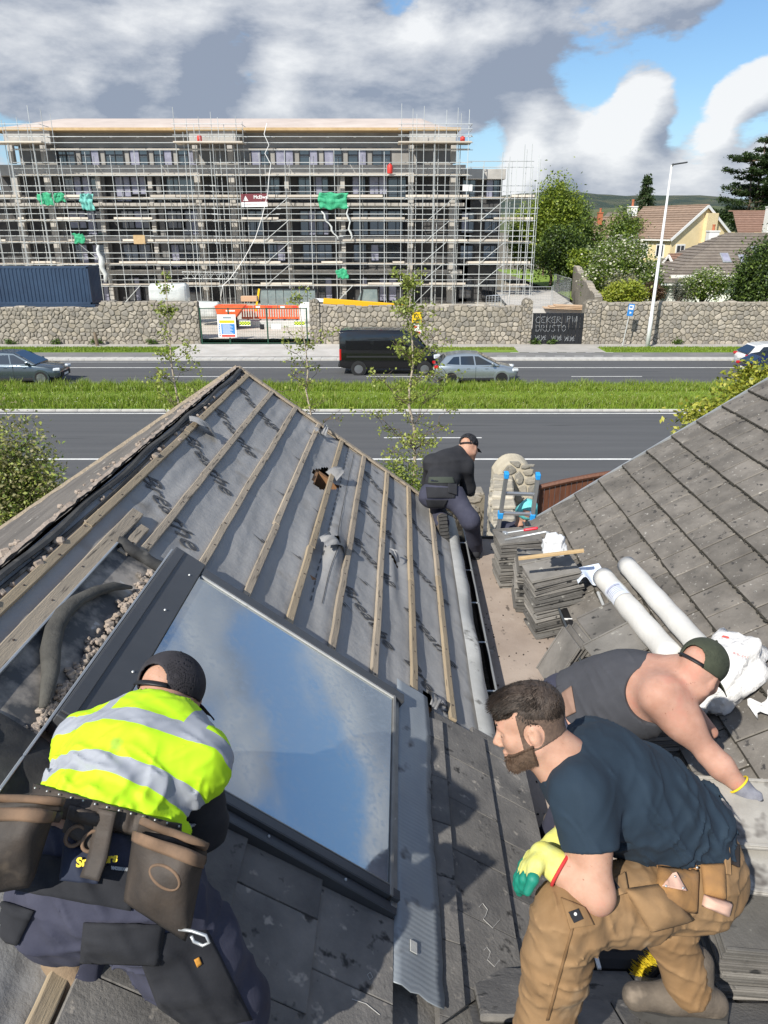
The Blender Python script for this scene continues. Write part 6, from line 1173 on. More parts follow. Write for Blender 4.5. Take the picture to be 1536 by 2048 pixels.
c = PH(1500, 1905, 2.66); stack((c.x, c.y, c.z - .18), 14, -4, (.002, -.002), 'loose dark roof tile in a tall pile, stack behind the kneeling worker', 'dark tile on top of the stack behind the kneeling worker', 9, (0, 4), gap=.029, top_mesh=LT[2])
c = PH(1240, 1905, 2.86); stack((c.x, c.y, c.z - .03), 3, 12, (.01, .01), 'pale tile fragment lying between the legs, pile under the kneeling worker', 'uppermost pale tile seen between the legs of the kneeling worker', 10, (3, 12), top_mesh=LTP)
# timber offcut, tool, bags, rolls
a, b = PH(1037, 1117, 5.65), PH(1168, 1101, 5.55); MB().bar(a, b, .03, .022, bev=.002).build('timber_offcut', mat('fresh_batten', (.50, .36, .19), (.42, .29, .15), scale=8, rough=.8), frame=FR_H, label='short pale timber batten laid across the second tile stack', cat='timber')
a, b = PH(1012, 1066, 6.05), PH(1076, 1056, 6.0); tl = thing('slate_hammer', 'long steel tool with a red handle on the far tile stack', 'tool', a, frame=FR_H); d = (b - a)
MB().tube([a, a + d * .55], .008, 8).build('shaft', M_galv, tl); MB().tube([a + d * .55, a + d * .62, b - d * .06, b], [.010, .013, .014, .012], 8).build('handle', mat('tool_red', (.55, .03, .05), rough=.4), tl, smooth=True); MB().box(a - d * .02, (.03, .05, .02), rotm('Z', 20), bev=.004).build('head', M_galv, tl)
a, b = PH(1010, 1080, 6.02), PH(1100, 1062, 5.9); MB().tube([a, a.lerp(b, .5), a.lerp(b, .9), b + Vector((0, 0, -.02))], .011, 8).build('metal_rod', M_galv, frame=FR_H, smooth=True, label='thin bent steel rod on the far stack beside the red handled tool', cat='rod')
def bag(name, label, c, d, m, seed, amp, mouth=None, cat='bag', print_=None):
    mb = MB(); n, k = 40, 24
    def fn(a, b):
        th, ph = a * 2 * math.pi, (b - .5) * math.pi; q = Vector((math.cos(ph) * math.cos(th), math.cos(ph) * math.sin(th), math.sin(ph))); e = lambda t: math.copysign(abs(t) ** .75, t)
        r = 1 + amp * mnoise.noise(q * 2.2 + Vector((seed, 0, 0))) + amp * .5 * mnoise.noise(q * 6 + Vector((0, seed, 0))) + amp * .35 * abs(mnoise.noise(q * 11)); return (c[0] + d[0] * e(q.x) * r, c[1] + d[1] * e(q.y) * r, c[2] + max(-.8, e(q.z)) * d[2] * r)
    mb.grid(fn, n, k); return mb
M_plas = mat('white_plastic', (.66, .68, .70), (.74, .76, .78), scale=5, rough=.35, bump=.5, bscale=9, bdist=.03); M_sack = mat('white_woven_sack', (.66, .65, .63), (.74, .73, .72), scale=6, rough=.7, bump=.9, bscale=7, bdist=.04); M_roll = mat('membrane_roll', (.56, .55, .52), (.64, .63, .60), scale=3, rough=.6, bump=.25, bscale=8, bdist=.02)
c = PH(1108, 1092, 5.72); bag('carrier_bag', '', c, (.085, .06, .085), M_plas, 2, .35).build('carrier_bag', M_plas, frame=FR_H, smooth=True, label='small crumpled white plastic bag on the second tile stack', cat='bag')
sk_ = thing('rubble_sack', 'large white woven sack with red print behind the tank top worker', 'sack', RP(.6, 3.5, .0), frame=FR_H)
mb = bag('', '', (0, 0, 0), (.26, .185, .14), M_sack, 5, .22); Ms = Matrix.Translation(RP(.60, 3.60, .115)) @ rotm('Y', -34.5) @ rotm('Z', 28); mb.v = [tuple(Ms @ Vector(p)) for p in mb.v]; so = mb.build('body', M_sack, sk_, smooth=True)
mb = MB(); mb.grid(lambda a, b: RP(.62 + .16 * a, 3.36 - .12 * b + .03 * math.sin(a * 9), .05 + .03 * mnoise.noise(Vector((a * 4, b * 5, 0)))), 10, 6); mb.build('mouth', M_sack, sk_, smooth=True)
Mt = Matrix.Translation(RP(.66, 3.66, .262)) @ rotm('Y', -24) @ rotm('Z', -50); me = text_mesh('lettering', 'R', .11, mat('print_red', (.60, .10, .08), rough=.7), Mt, bold=.002); link('lettering', me, sk_); me = text_mesh('lettering', 'BUILDERS', .022, MATS['print_red'], Matrix.Translation(RP(.70, 3.52, .262)) @ rotm('Y', -24) @ rotm('Z', -60)); link('lettering', me, sk_)
def roll(label, a, b, r, seed, lab=None):
    a = Vector(a); b = Vector(b); t_ = thing('membrane_roll', label, 'roll', a, frame=FR_H, group='white membrane rolls'); n = 16; pts = [a.lerp(b, i / n) for i in range(n + 1)]
    MB().tube(pts, [r * (1 + .03 * math.sin(i * 1.7 + seed)) for i in range(n + 1)], 28).build('roll', M_roll, t_, smooth=True); X = (b - a).normalized()
    sp_ = MB(); Y = X.orthogonal().normalized(); Z = X.cross(Y); k = 60; sp_.tube([a - X * .004 + (Y * math.cos(i * .5) + Z * math.sin(i * .5)) * r * (.25 + .7 * i / k) for i in range(k)], .0025, 4); sp_.build('roll_end', mat('roll_core', (.45, .44, .41)), t_)
    MB().tube([a - X * .006, a - X * .0045], [r * .26, r * .26], 14).build('core_tube', mat('core_brown', (.22, .15, .10)), t_)
    if lab:
        q = MB(); c0 = a + X * lab; up = Vector((-.55, -.45, .7)); up = (up - X * up.dot(X)).normalized(); sd = X.cross(up); lw = .20
        q.grid(lambda p, w_: c0 + X * (p * lw) + (up * math.cos((w_ - .5) * 2.0) + sd * math.sin((w_ - .5) * 2.0)) * (r * 1.045), 4, 14); lo = q.build('paper_label', mat('label_paper', (.66, .69, .74), (.60, .64, .72), scale=8, rough=.5), t_, smooth=True)
        for kk in range(6):
            q = MB(); q.grid(lambda p, w_: c0 + X * (.03 + .022 * kk + p * (.008 if kk else .03)) + (up * math.cos((w_ - .5) * 1.5) + sd * math.sin((w_ - .5) * 1.5)) * (r * 1.05), 2, 12); q.build('label_print', mat('label_ink', (.28, .33, .45), (.45, .45, .55), scale=40, rough=.6), lo)
roll('white membrane roll with a printed paper label', RP(.30, 5.22, .085), RP(.42, 3.95, .085), .078, 1, .28); roll('plain white membrane roll lying higher on the tiles', RP(.50, 5.22, .075), RP(.60, 3.80, .075), .07, 2)
mb = MB(); c = RP(.2, 5.30, .10); mb.grid(lambda a, b: c + Vector((-.10 + .20 * a, -.10 + .2 * b, .05 * math.sin(a * 7) * (1 - b) + .05 * a + .03 * b)), 12, 8); o = mb.build('folded_offcut', mat('blue_white_sheet', (.58, .66, .80), (.68, .74, .84), scale=3, rough=.5), frame=FR_H, label='folded bluish white membrane offcut at the roll end', cat='offcut'); o.modifiers.new('s', 'SOLIDIFY').thickness = .004
for i, (a, b) in enumerate(((PH(1187, 1222, 5.5), PH(1212, 1242, 5.35)), (PH(1196, 1185, 5.6), PH(1218, 1236, 5.35)))): MB().tube([a, b], .012, 10).build('plastic_pipe', mat('pipe_grey', (.35, .36, .36), rough=.5), frame=FR_H, label=('short grey pipe end poking out beside the rolls', 'thin grey pipe lying beside the labelled roll')[i], cat='pipe')
# ladder at the far edge of the flat roof
lt, ll = PH(1013, 950, 7.30), PH(1000, 1035, 7.55); rt, rl = PH(1076, 952, 7.30), PH(1064, 1038, 7.55); ld = thing('ladder', 'aluminium ladder with blue end caps reaching over the flat roof edge', 'ladder', ll + Vector((0, .9, -4.0)), frame=FR_H); M_alum = mat('ladder_alu', (.36, .38, .40), (.42, .44, .46), scale=5, rough=.35, metal=.7); M_bcap = mat('cap_blue', (.02, .30, .72), rough=.5)
dl, dr = (ll - lt), (rl - rt)
for t0, dd in ((lt, dl), (rt, dr)): MB().bar(t0, t0 + dd * 9, .035, .06, up=(0, 1, .3), bev=.004).build('stile', M_alum, ld); MB().bar(t0 - dd.normalized() * .03, t0 + dd.normalized() * .03, .045, .07, up=(0, 1, .3), bev=.006).build('end_cap', M_bcap, ld); MB().bar(t0 + dd * .86, t0 + dd * 1.0, .05, .075, up=(0, 1, .3), bev=.006).build('joint_cap', M_bcap, ld)
for k in range(19): f_ = .42 + k * .47; MB().bar(lt + dl * f_, rt + dr * f_, .03, .03, up=(0, 1, .3), bev=.003).build('rung', M_alum, ld)
# brush with yellow bristles beside the kneeling worker's boot
c = PH(1302, 1932, 2.72); br = thing('brush', 'black brush with yellow bristles beside the kneeling worker boot', 'brush', c, frame=FR_H); X = (PH(1330, 1890, 2.72) - PH(1270, 1950, 2.72)).normalized()
MB().bar(c - X * .06 + Vector((.02, .0, .0)), c + X * .07 + Vector((.02, 0, 0)), .045, .03, bev=.008).build('head', M_sblack, br); bq = MB(); g = random.Random(3)
for i in range(160): p = c + X * g.uniform(-.06, .07) + Vector((g.uniform(-.012, .012), g.uniform(-.015, .015), 0)); bq.cyl(p, p + Vector((-.035 + g.gauss(0, .006), g.gauss(0, .006), .03 + g.gauss(0, .006))), .0016, .001, 4, False)
bq.build('bristles', mat('bristle_yellow', (.75, .58, .03), rough=.6), br)
# ================================================================== BETWEEN THE HOUSE AND THE ROAD
sheet('front_garden', -16, 16, 6, 15.9, .5, mat('gravel_drive', (.22, .20, .17), (.30, .27, .23), scale=3, rough=.95, bump=.5, bscale=20, bdist=.02))
STN = [mat('garden_stone_%d' % i, c, c2, scale=7, rough=.92, bump=.7, bscale=40, bdist=.015, rv=.2, spot=((.46, .42, .33), 8, .62, .1)) for i, (c, c2) in enumerate((((.34, .31, .25), (.44, .40, .33)), ((.26, .235, .19), (.36, .33, .27)), ((.20, .19, .165), (.30, .28, .24))))]; M_mor2 = mat('lime_mortar', (.42, .37, .28), (.50, .45, .35), scale=6, rough=.95, bump=.5, bscale=30)
pw = .86; px0 = 2.42; py = 15.2; ptop = 3.12
root = stone_wall('gate_pillar', 'tall round topped rubble stone pillar beside the wooden gate', (px0, py, 0), (px0 + pw, py, 0), .4, lambda x: ptop - (abs(x - pw / 2) / (pw / 2)) ** 2.6 * .32, .7, .30, .22, 91, depth=.035, gap=.03, stones=STN, mort=M_mor2, cope=False); root['category'] = 'pillar'
stone_wall('garden_wall', 'pale rubble stone wall running from the house to the round topped pillar', (2.35, 15.3, 0), (1.35, 8.0, 0), .4, lambda x: 2.72 + .06 * math.sin(x * 2) - .03 * x, .45, .34, .24, 92, depth=.04, gap=.035, stones=STN, mort=M_mor2)
stone_wall('front_wall', 'dark rubble stone wall along the pavement behind the left garden', (-14, 15.9, 0), (2.3, 15.9, 0), .3, wob(2.15, .03, 3), .45, .55, .42, 93, depth=.05, stones=STONE[1:4:2])
wg = thing('wooden_gate', 'brown arched timber gate beside the round topped pillar', 'gate', (4.6, 15.6, .4)); M_gw = mat('gate_brown', (.085, .030, .014), (.125, .048, .024), scale=6, rough=.6, stretch=(4, 4, .4), rv=.15); gx0, gx1 = 3.34, 5.95; top = lambda x: 2.36 + .42 * math.sin((x - gx0) / (gx1 - gx0) * math.pi / 2)
n = 22
for i in range(n): xa = gx0 + (gx1 - gx0) * i / n; w_ = (gx1 - gx0) / n; MB().box((xa + w_ / 2, 15.6, (top(xa) + .5) / 2), (w_ - .012, .03, top(xa) - .5), bev=.004).build('board', M_gw, wg)
MB().tube([(x, 15.56, top(x) + .02) for x in np.linspace(gx0, gx1, 16)], .06, 6).build('top_rail', M_gw, wg); MB().box((gx1 + .08, 15.58, 1.7), (.15, .15, 2.5), bev=.02).build('post', M_gw, wg); MB().bar((gx0, 15.57, 1.4), (gx1, 15.57, 2.2), .03, .1).build('brace', M_gw, wg)
# ================================================================== PEOPLE: smooth implicit bodies turned into one continuous mesh each
def V3(p): return np.array(tuple(p), np.float64)
class Sdf:
    def __init__(s): s.p = []; s.lo = []; s.hi = []
    def _b(s, *pr):
        for c, r in pr: s.lo.append(V3(c) - r); s.hi.append(V3(c) + r)
    def cap(s, a, b, r0, r1=None, k=.03, w=None, f=1.0):     # tapered capsule, flattened by f along direction w
        a, b = V3(a), V3(b); r1 = r0 if r1 is None else r1; s.p.append(('c', a, b, r0, r1, k, None if w is None else V3(Vector(w).normalized()), f)); m = max(1, f); s._b((a, r0 * m), (b, r1 * m)); return s
    def ell(s, c, r, Rm=None, k=.03, sub=False):
        c = V3(c); r = np.array(r, float); s.p.append(('e', c, r, np.eye(3) if Rm is None else np.array(Rm, float), k, sub)); 
        if not sub: s._b((c, float(r.max())))
        return s
    def chain(s, pts, rs, k=.03, w=None, f=1.0):
        for i in range(len(pts) - 1): s.cap(pts[i], pts[i + 1], rs[i], rs[i + 1], k, w, f)
        return s
    def __call__(s, P):
        d = None
        for q in s.p:
            if q[0] == 'c':
                _, a, b, r0, r1, k, w, f = q; ba = b - a; L2 = ba @ ba + 1e-12; pa = P - a; t = np.clip(pa @ ba / L2, 0, 1); v = pa - t[:, None] * ba
                if w is not None: c = v @ w; v = v + np.outer(c * (1 / f - 1), w)
                e = np.sqrt((v * v).sum(1)) - (r0 + (r1 - r0) * t); sub = False
            else:
                _, c, r, Rm, k, sub = q; v = (P - c) @ Rm; k0 = np.sqrt(((v / r) ** 2).sum(1)); k1 = np.sqrt(((v / (r * r)) ** 2).sum(1)) + 1e-9; e = k0 * (k0 - 1) / k1
            if d is None: d = e
            elif sub: h = np.clip(.5 - .5 * (d + e) / k, 0, 1); d = d + (-e - d) * h + k * h * (1 - h)
            else: h = np.clip(.5 + .5 * (e - d) / k, 0, 1); d = e + (d - e) * h - k * h * (1 - h)
        return d
    def bounds(s, pad=.03): return np.min(s.lo, 0) - pad, np.max(s.hi, 0) + pad
def sdf_mesh(name, fn, lo, hi, h, m, smooth=True):
    n = np.ceil((hi - lo) / h).astype(int) + 2; B = 8; nb = (n + B - 1) // B; n = nb * B
    ax = [lo[i] + (np.arange(nb[i]) * B + (B - 1) / 2) * h for i in range(3)]; C = np.stack(np.meshgrid(*ax, indexing='ij'), -1).reshape(-1, 3); dc = fn(C)
    D = np.repeat(np.repeat(np.repeat(np.sign(dc).reshape(nb).astype(np.float32), B, 0), B, 1), B, 2); act = np.where(np.abs(dc) < B * h * 1.5 + .012)[0]
    off = np.stack(np.meshgrid(*[np.arange(B)] * 3, indexing='ij'), -1).reshape(-1, 3); bi = np.stack(np.unravel_index(act, nb), 1) * B
    for i in range(0, len(bi), 400):
        I = (bi[i:i + 400, None, :] + off[None]).reshape(-1, 3); D[I[:, 0], I[:, 1], I[:, 2]] = fn(lo + I * h)
    S = D < 0; a = np.zeros(tuple(n - 1), np.uint8)
    cor = [(i, j, k) for i in (0, 1) for j in (0, 1) for k in (0, 1)]
    for i, j, k in cor: a += S[i:n[0] - 1 + i, j:n[1] - 1 + j, k:n[2] - 1 + k]
    cells = np.argwhere((a > 0) & (a < 8)); idx = -np.ones(tuple(n - 1), np.int32); idx[tuple(cells.T)] = np.arange(len(cells))
    vals = np.stack([D[cells[:, 0] + i, cells[:, 1] + j, cells[:, 2] + k] for i, j, k in cor], 1); acc = np.zeros((len(cells), 3)); cnt = np.zeros(len(cells)); ca = np.array(cor, float)
    for e0 in range(8):
        for e1 in range(e0 + 1, 8):
            if abs(ca[e0] - ca[e1]).sum() != 1: continue
            v0, v1 = vals[:, e0], vals[:, e1]; mk = (v0 < 0) != (v1 < 0); t = np.where(mk, v0 / np.where(mk, v0 - v1, 1), 0); acc += (ca[e0] + t[:, None] * (ca[e1] - ca[e0])) * mk[:, None]; cnt += mk
    V = lo + (cells + acc / np.maximum(cnt, 1)[:, None]) * h; F = []
    for axis in range(3):
        s0 = [slice(1, -1)] * 3; s0[axis] = slice(0, -1); s1 = list(s0); s1[axis] = slice(1, None); A, Bq = S[tuple(s0)], S[tuple(s1)]; E = np.argwhere(A != Bq)
        if not len(E): continue
        fl = A[tuple(E.T)]; g0 = E.copy(); g0[:, [x for x in range(3) if x != axis]] += 1; u, w = [(1, 2), (2, 0), (0, 1)][axis]; q = []
        for du, dw in ((0, 0), (-1, 0), (-1, -1), (0, -1)): c = g0.copy(); c[:, u] += du; c[:, w] += dw; q.append(idx[np.minimum(c[:, 0], n[0] - 2), np.minimum(c[:, 1], n[1] - 2), np.minimum(c[:, 2], n[2] - 2)])
        q = np.stack(q, 1); q[~fl] = q[~fl][:, ::-1]; F.append(q)
    F = np.concatenate(F); F = F[(F >= 0).all(1)]
    return tris_mesh(name, V, F, m, smooth)
def vnoise(Q):
    I = np.floor(Q).astype(np.int64); f = Q - I; f = f * f * (3 - 2 * f); out = 0
    for c in range(8):
        o = np.array([(c >> k) & 1 for k in range(3)]); J = I + o; h = (J[:, 0] * 73856093) ^ (J[:, 1] * 19349663) ^ (J[:, 2] * 83492791); h = (h ^ (h >> 13)) * 1274126177 & 0x7fffffff; w = np.prod(np.where(o, f, 1 - f), 1); out = out + w * (h / 0x7fffffff)
    return out
def folds(P, d, freq, amp, seed=0, warp=1.0):                  # irregular ridges of cloth lying across direction d
    X = Vector(d).normalized(); Y = X.orthogonal().normalized(); Z = X.cross(Y); Q = np.stack([P @ V3(X) * freq / 4.2, P @ V3(Y) * freq / 15, P @ V3(Z) * freq / 15], 1) + seed * 7.3
    Q[:, 0] += warp * (vnoise(Q[:, [1, 2, 0]] * .8 + 5) - .5); r = 1 - np.abs(2 * vnoise(Q) - 1); return -amp * 1.5 * (r ** 2.2 - .35)
def cloth(name, m, base, parent, h, off, cuts=(), fold=None, shell=None, pad=.04):
    lo, hi = base.bounds(pad)
    def fn(P):
        d = base(P) - off
        if fold is not None: d = d + fold(P)
        for o, nrm in cuts: d = np.maximum(d, (P - V3(o)) @ V3(Vector(nrm).normalized()))
        if shell is not None: d = np.maximum(d, -(base(P) - shell))
        return d
    return link(name, sdf_mesh(name, fn, lo, hi, h, m), parent), fn
def march(fn, pts, off=0.0):                 # from the camera position towards pixel points until the surface fn=off; returns house-frame points
    D = np.array([tuple((FR_H.inverted() @ ray(x, y)).normalized()) for x, y in pts]); O = np.array([0, 0, CAM_H]); t = np.full(len(pts), .8)
    for _ in range(90): t = t + np.clip(fn(O + D * t[:, None]) - off, -.05, .2) * .8
    return O + D * t[:, None]
def patch(name, m, fn, quad, parent, off=.005, thick=.006, nu=14, nv=14, bulge=0.0, hem=0, **k):   # a piece of cloth or leather lying on the surface, corners given clockwise
    q = [np.array(p, float) for p in quad]; uv = [(i / nu, j / nv) for j in range(nv + 1) for i in range(nu + 1)]
    px_ = [tuple((q[0] * (1 - u) + q[1] * u) * (1 - v) + (q[3] * (1 - u) + q[2] * u) * v) for u, v in uv]; P = march(fn, px_, off); Nn = np.cross(P[nu] - P[0], P[-1] - P[0]); Nn /= np.linalg.norm(Nn); 
    if Nn @ (np.array([0, 0, CAM_H]) - P[0]) < 0: Nn = -Nn
    b = np.array([min(1, 4 * u, 4 * (1 - u), 4 * v, 4 * (1 - v)) for u, v in uv]) ** .5; P = P + Nn * (bulge * b)[:, None]; w = nu + 1; mb = MB()
    mb.add([tuple(p) for p in P], [(j * w + i, j * w + i + 1, (j + 1) * w + i + 1, (j + 1) * w + i) for j in range(nv) for i in range(nu)]); o = mb.build(name, m, parent, smooth=True, **k); md = o.modifiers.new('s', 'SOLIDIFY'); md.thickness = thick; md.offset = 0; return o
def surf_text(txt, size, m, fn, p, px_, parent, off=.012, bold=.001):   # flat print on a patch: p origin pixel, px_ pixel along the baseline
    A, Bq, Cq = [Vector(v.tolist()) for v in march(fn, [p, px_, (p[0] - (px_[1] - p[1]) * -1 * 0 + (px_[1] - p[1]) * .5, p[1] - (px_[0] - p[0]) * .5)], off)]
    link('lettering', text_mesh('lettering', txt, size, m, frame_M(A, Bq - A, Cq - A), bold), parent)
def axes(fwd, up): x = Vector(fwd).normalized(); y = Vector(up).cross(x).normalized(); z = x.cross(y); return Matrix((x, y, z)).transposed()   # columns fwd, left, up
def head(s, c, A, k=1.0):
    c = Vector(c); An = np.array(A); T = lambda x, y, z: c + A @ Vector((x, y, z)) * k; e = lambda p, r, kk=.02, sub=False: s.ell(T(*p), [q * k for q in r], An, kk, sub)
    e((-.012, 0, .036), (.099, .077, .088), .02); e((.040, 0, -.028), (.055, .060, .086), .03); e((.030, 0, .045), (.066, .066, .055), .03)
    for y in (-1, 1): s.cap(T(-.012, y * .056, -.055), T(.062, y * .016, -.104), .022 * k, .020 * k, .025); e((.060, y * .043, -.026), (.022, .022, .020), .025)
    e((.072, 0, -.108), (.021, .024, .018), .02); s.cap(T(.080, -.036, .016), T(.080, .036, .016), .014 * k, None, .015); s.cap(T(.090, 0, .006), T(.114, 0, -.034), .009 * k, .0115 * k, .010)
    for y in (-1, 1): e((.100, y * .012, -.041), (.012, .008, .008), .006); e((.094, y * .033, -.003), (.016, .018, .011), .012, True)
    for y in (-1, 1): e((.079, y * .032, -.004), (.0125, .0125, .0115), .003)
    e((.092, 0, -.067), (.011, .023, .0065), .006); e((.090, 0, -.078), (.011, .020, .0075), .006); e((.098, 0, -.0725), (.01, .026, .0018), .003, True)
    for y in (-1, 1): e((-.012, y * .076, -.012), (.017, .009, .029), .005); e((-.006, y * .086, -.006), (.0085, .0095, .0155), .0025, True); e((-.010, y * .080, -.028), (.006, .005, .007), .003)
    return T
M_skin = mat('skin_light', (.40, .22, .15), (.50, .30, .215), scale=18, rough=.62, spec=.3, bump=.35, bscale=170, bdist=.0015, spot=((.46, .20, .14), 9, .56, .2), spot2=((.25, .13, .085), 70, .68, .05)); M_skin2 = mat('skin_ruddy', (.40, .215, .155), (.49, .285, .215), scale=14, rough=.62, spec=.3, bump=.35, bscale=150, bdist=.0015, spot=((.48, .21, .155), 8, .58, .2), spot2=((.28, .12, .08), 60, .68, .05)); M_hair = mat('hair_brown', (.030, .020, .014), (.065, .045, .032), scale=60, rough=.55, bump=.9, bscale=110, bdist=.006, stretch=(1, .35, 1)); M_grizz = mat('hair_grey', (.36, .24, .19), (.27, .20, .17), scale=80, rough=.7)
for mm in (M_skin, M_skin2): mm.node_tree.nodes['Principled BSDF'].inputs['Subsurface Weight'].default_value = .12; mm.node_tree.nodes['Principled BSDF'].inputs['Subsurface Radius'].default_value = (.01, .004, .002)
def person(label, base): return thing('person', label, 'person', base, frame=FR_H)
def bodymesh(t_, s, h, m, name='body'): lo, hi = s.bounds(); return link(name, sdf_mesh(name, s, lo, hi, h, m), t_)
def cap_hat(t_, T, A, k, m, h, peak=True, strap=True, squash=1.0, back_gap=True):
    s = Sdf(); An = np.array(A); s.ell(T(-.012, 0, .048), [.111 * k, .089 * k, .092 * k * squash], An, .02); lo, hi = s.bounds(); c0 = V3(T(0, 0, .012)); up = V3(A @ Vector((0, 0, 1))); fw = V3(A @ Vector((1, 0, 0))); bk = V3(T(-.115, 0, .030))
    def fn(P):
        d = s(P); d = np.maximum(d, -(d + .006)); d = np.maximum(d, -((P - c0) @ up)); d = d
        if back_gap: r = np.sqrt((((P - bk) @ V3(A @ Vector((0, 1, 0)))) / 1.0) ** 2 + (((P - bk) @ up)) ** 2); d = np.maximum(d, np.where((P - bk) @ fw < .07, .047 - r, -1))
        return d
    o = link('cap', sdf_mesh('cap', fn, lo, hi, h, m), t_)
    if strap: mb = MB(); mb.tube([T(-.012 - .113 * math.cos(a), .089 * math.sin(a), .022) for a in np.linspace(-.62, .62, 9)], .011 * k, 8, flat=.35); mb.build('strap', mat('cap_strap', (.012, .012, .014), rough=.5), o, smooth=True)
    if peak: mb = MB(); mb.grid(lambda a, b: T(.080 + (.085) * b * (1 - .25 * (2 * a - 1) ** 2) - .02 * (2 * a - 1) ** 2, (a - .5) * .165, .022 - .02 * b - .025 * (2 * a - 1) ** 2), 14, 8); p = mb.build('peak', m, o, smooth=True); p.modifiers.new('s', 'SOLIDIFY').thickness = .004
    MB().ball(T(-.012, 0, .048 + .092 * squash), .006 * k, 5).build('button', m, o); return o
def boot(t_, ankle, toe, up, m, sole, h=.006, sc=1.0):
    a, b = Vector(ankle), Vector(toe); d = (b - a); up = Vector(up).normalized(); X = (d - up * d.dot(up)).normalized(); W = up.cross(X); s = Sdf(); heel = a - X * .06 * sc - up * .065 * sc; tp = heel + X * .235 * sc
    s.cap(a + up * .10 * sc, a, .052 * sc, .05 * sc, .03).cap(heel + up * .035 * sc, heel + X * .12 * sc + up * .045 * sc, .043 * sc, .046 * sc, .04).cap(heel + X * .12 * sc + up * .04 * sc, tp + up * .03 * sc, .046 * sc, .040 * sc, .03); lo, hi = s.bounds()
    o = link('boot', sdf_mesh('boot', lambda P: np.maximum(s(P) + folds(P, X, 60, .003), -((P - V3(heel)) @ V3(up)) + .0), lo, hi, h, m), t_)
    mb = MB(); pts = [(-.045, .0), (-.03, .036), (.06, .034), (.15, .047), (.22, .036), (.255, 0), (.22, -.036), (.15, -.047), (.06, -.034), (.03 - .06, -.036)]; mb.prism([(p[0] * sc, p[1] * sc) for p in pts], (-.022 * sc, .008 * sc), frame_M(heel, X, W)); so = mb.build('sole', sole, o)
    for i in range(9): x = (-.03 + i * .031) * sc; q = MB(); q.box((0, 0, 0), (.016 * sc, .07 * sc, .012 * sc)); me = q.mesh('tread', sole); me.transform(frame_M(heel + X * x - up * .027 * sc, X, W)); link('tread', me, so)
    return o
def glove(t_, wrist, knuck, side, curl, m, m2, mc, h=.0035, thumb=1, sc=1.0, fl=(.072, .080, .075, .058), name='glove', arm=None):
    w, kn = Vector(wrist), Vector(knuck); X = (kn - w).normalized(); S_ = Vector(side); S_ = (S_ - X * S_.dot(X)).normalized(); N = X.cross(S_); s = Sdf(); tips = Sdf(); c = Vector(curl)
    ar = X if arm is None else Vector(arm).normalized(); s.cap(w - ar * .05, w, .040 * sc, .033 * sc, .02)
    for i in range(4): s.cap(w + S_ * (i - 1.5) * .012 * sc, kn + S_ * (i - 1.5) * .021 * sc - X * .005 * abs(i - 1.3), .017 * sc, .0125 * sc, .014)
    for i in range(4):
        p0 = kn + S_ * (i - 1.5) * .021 * sc - X * .005 * abs(i - 1.3); L = fl[i] * sc; d1 = (X * .6 + c * .7 + S_ * (i - 1.5) * .07).normalized(); p1 = p0 + d1 * L * .48; d2 = (X * .1 + c).normalized(); p2 = p1 + d2 * L * .32; p3 = p2 + (c - X * .25).normalized() * L * .25
        s.chain([p0, p1], [.0125 * sc, .0115 * sc], .008); tips.chain([p0 + d1 * L * .26, p1, p2, p3], [.0122 * sc, .0122 * sc, .0112 * sc, .0095 * sc], .004)
    tb = w + X * .03 * sc - S_ * thumb * .022 * sc; t1 = tb + (X * .5 - S_ * thumb * .6 + c * .45).normalized() * .045 * sc; t2 = t1 + (X * .5 - S_ * thumb * .1 + c * .8).normalized() * .032 * sc; s.chain([tb, t1], [.017 * sc, .013 * sc], .015); tips.chain([t1 - (t1 - tb) * .2, t1, t2], [.0132 * sc, .0135 * sc, .0105 * sc], .005)
    lo, hi = s.bounds(.02); gl = link(name, sdf_mesh(name, lambda P: np.maximum(s(P), -((P - V3(w - ar * .052)) @ V3(ar))), lo, hi, h, m), t_); lo, hi = tips.bounds(.02); link('fingers', sdf_mesh('fingers', tips, lo, hi, h, m2), gl)
    if mc is not None: q = MB(); c1 = ar.orthogonal().normalized(); c2 = ar.cross(c1); q.tube([w - ar * .052 + (c1 * math.cos(a) + c2 * math.sin(a)) * .042 * sc for a in np.linspace(0, 2 * math.pi, 24)], .0042 * sc, 8, cap=False); q.build('cuff_band', mc, gl, smooth=True)
    return gl
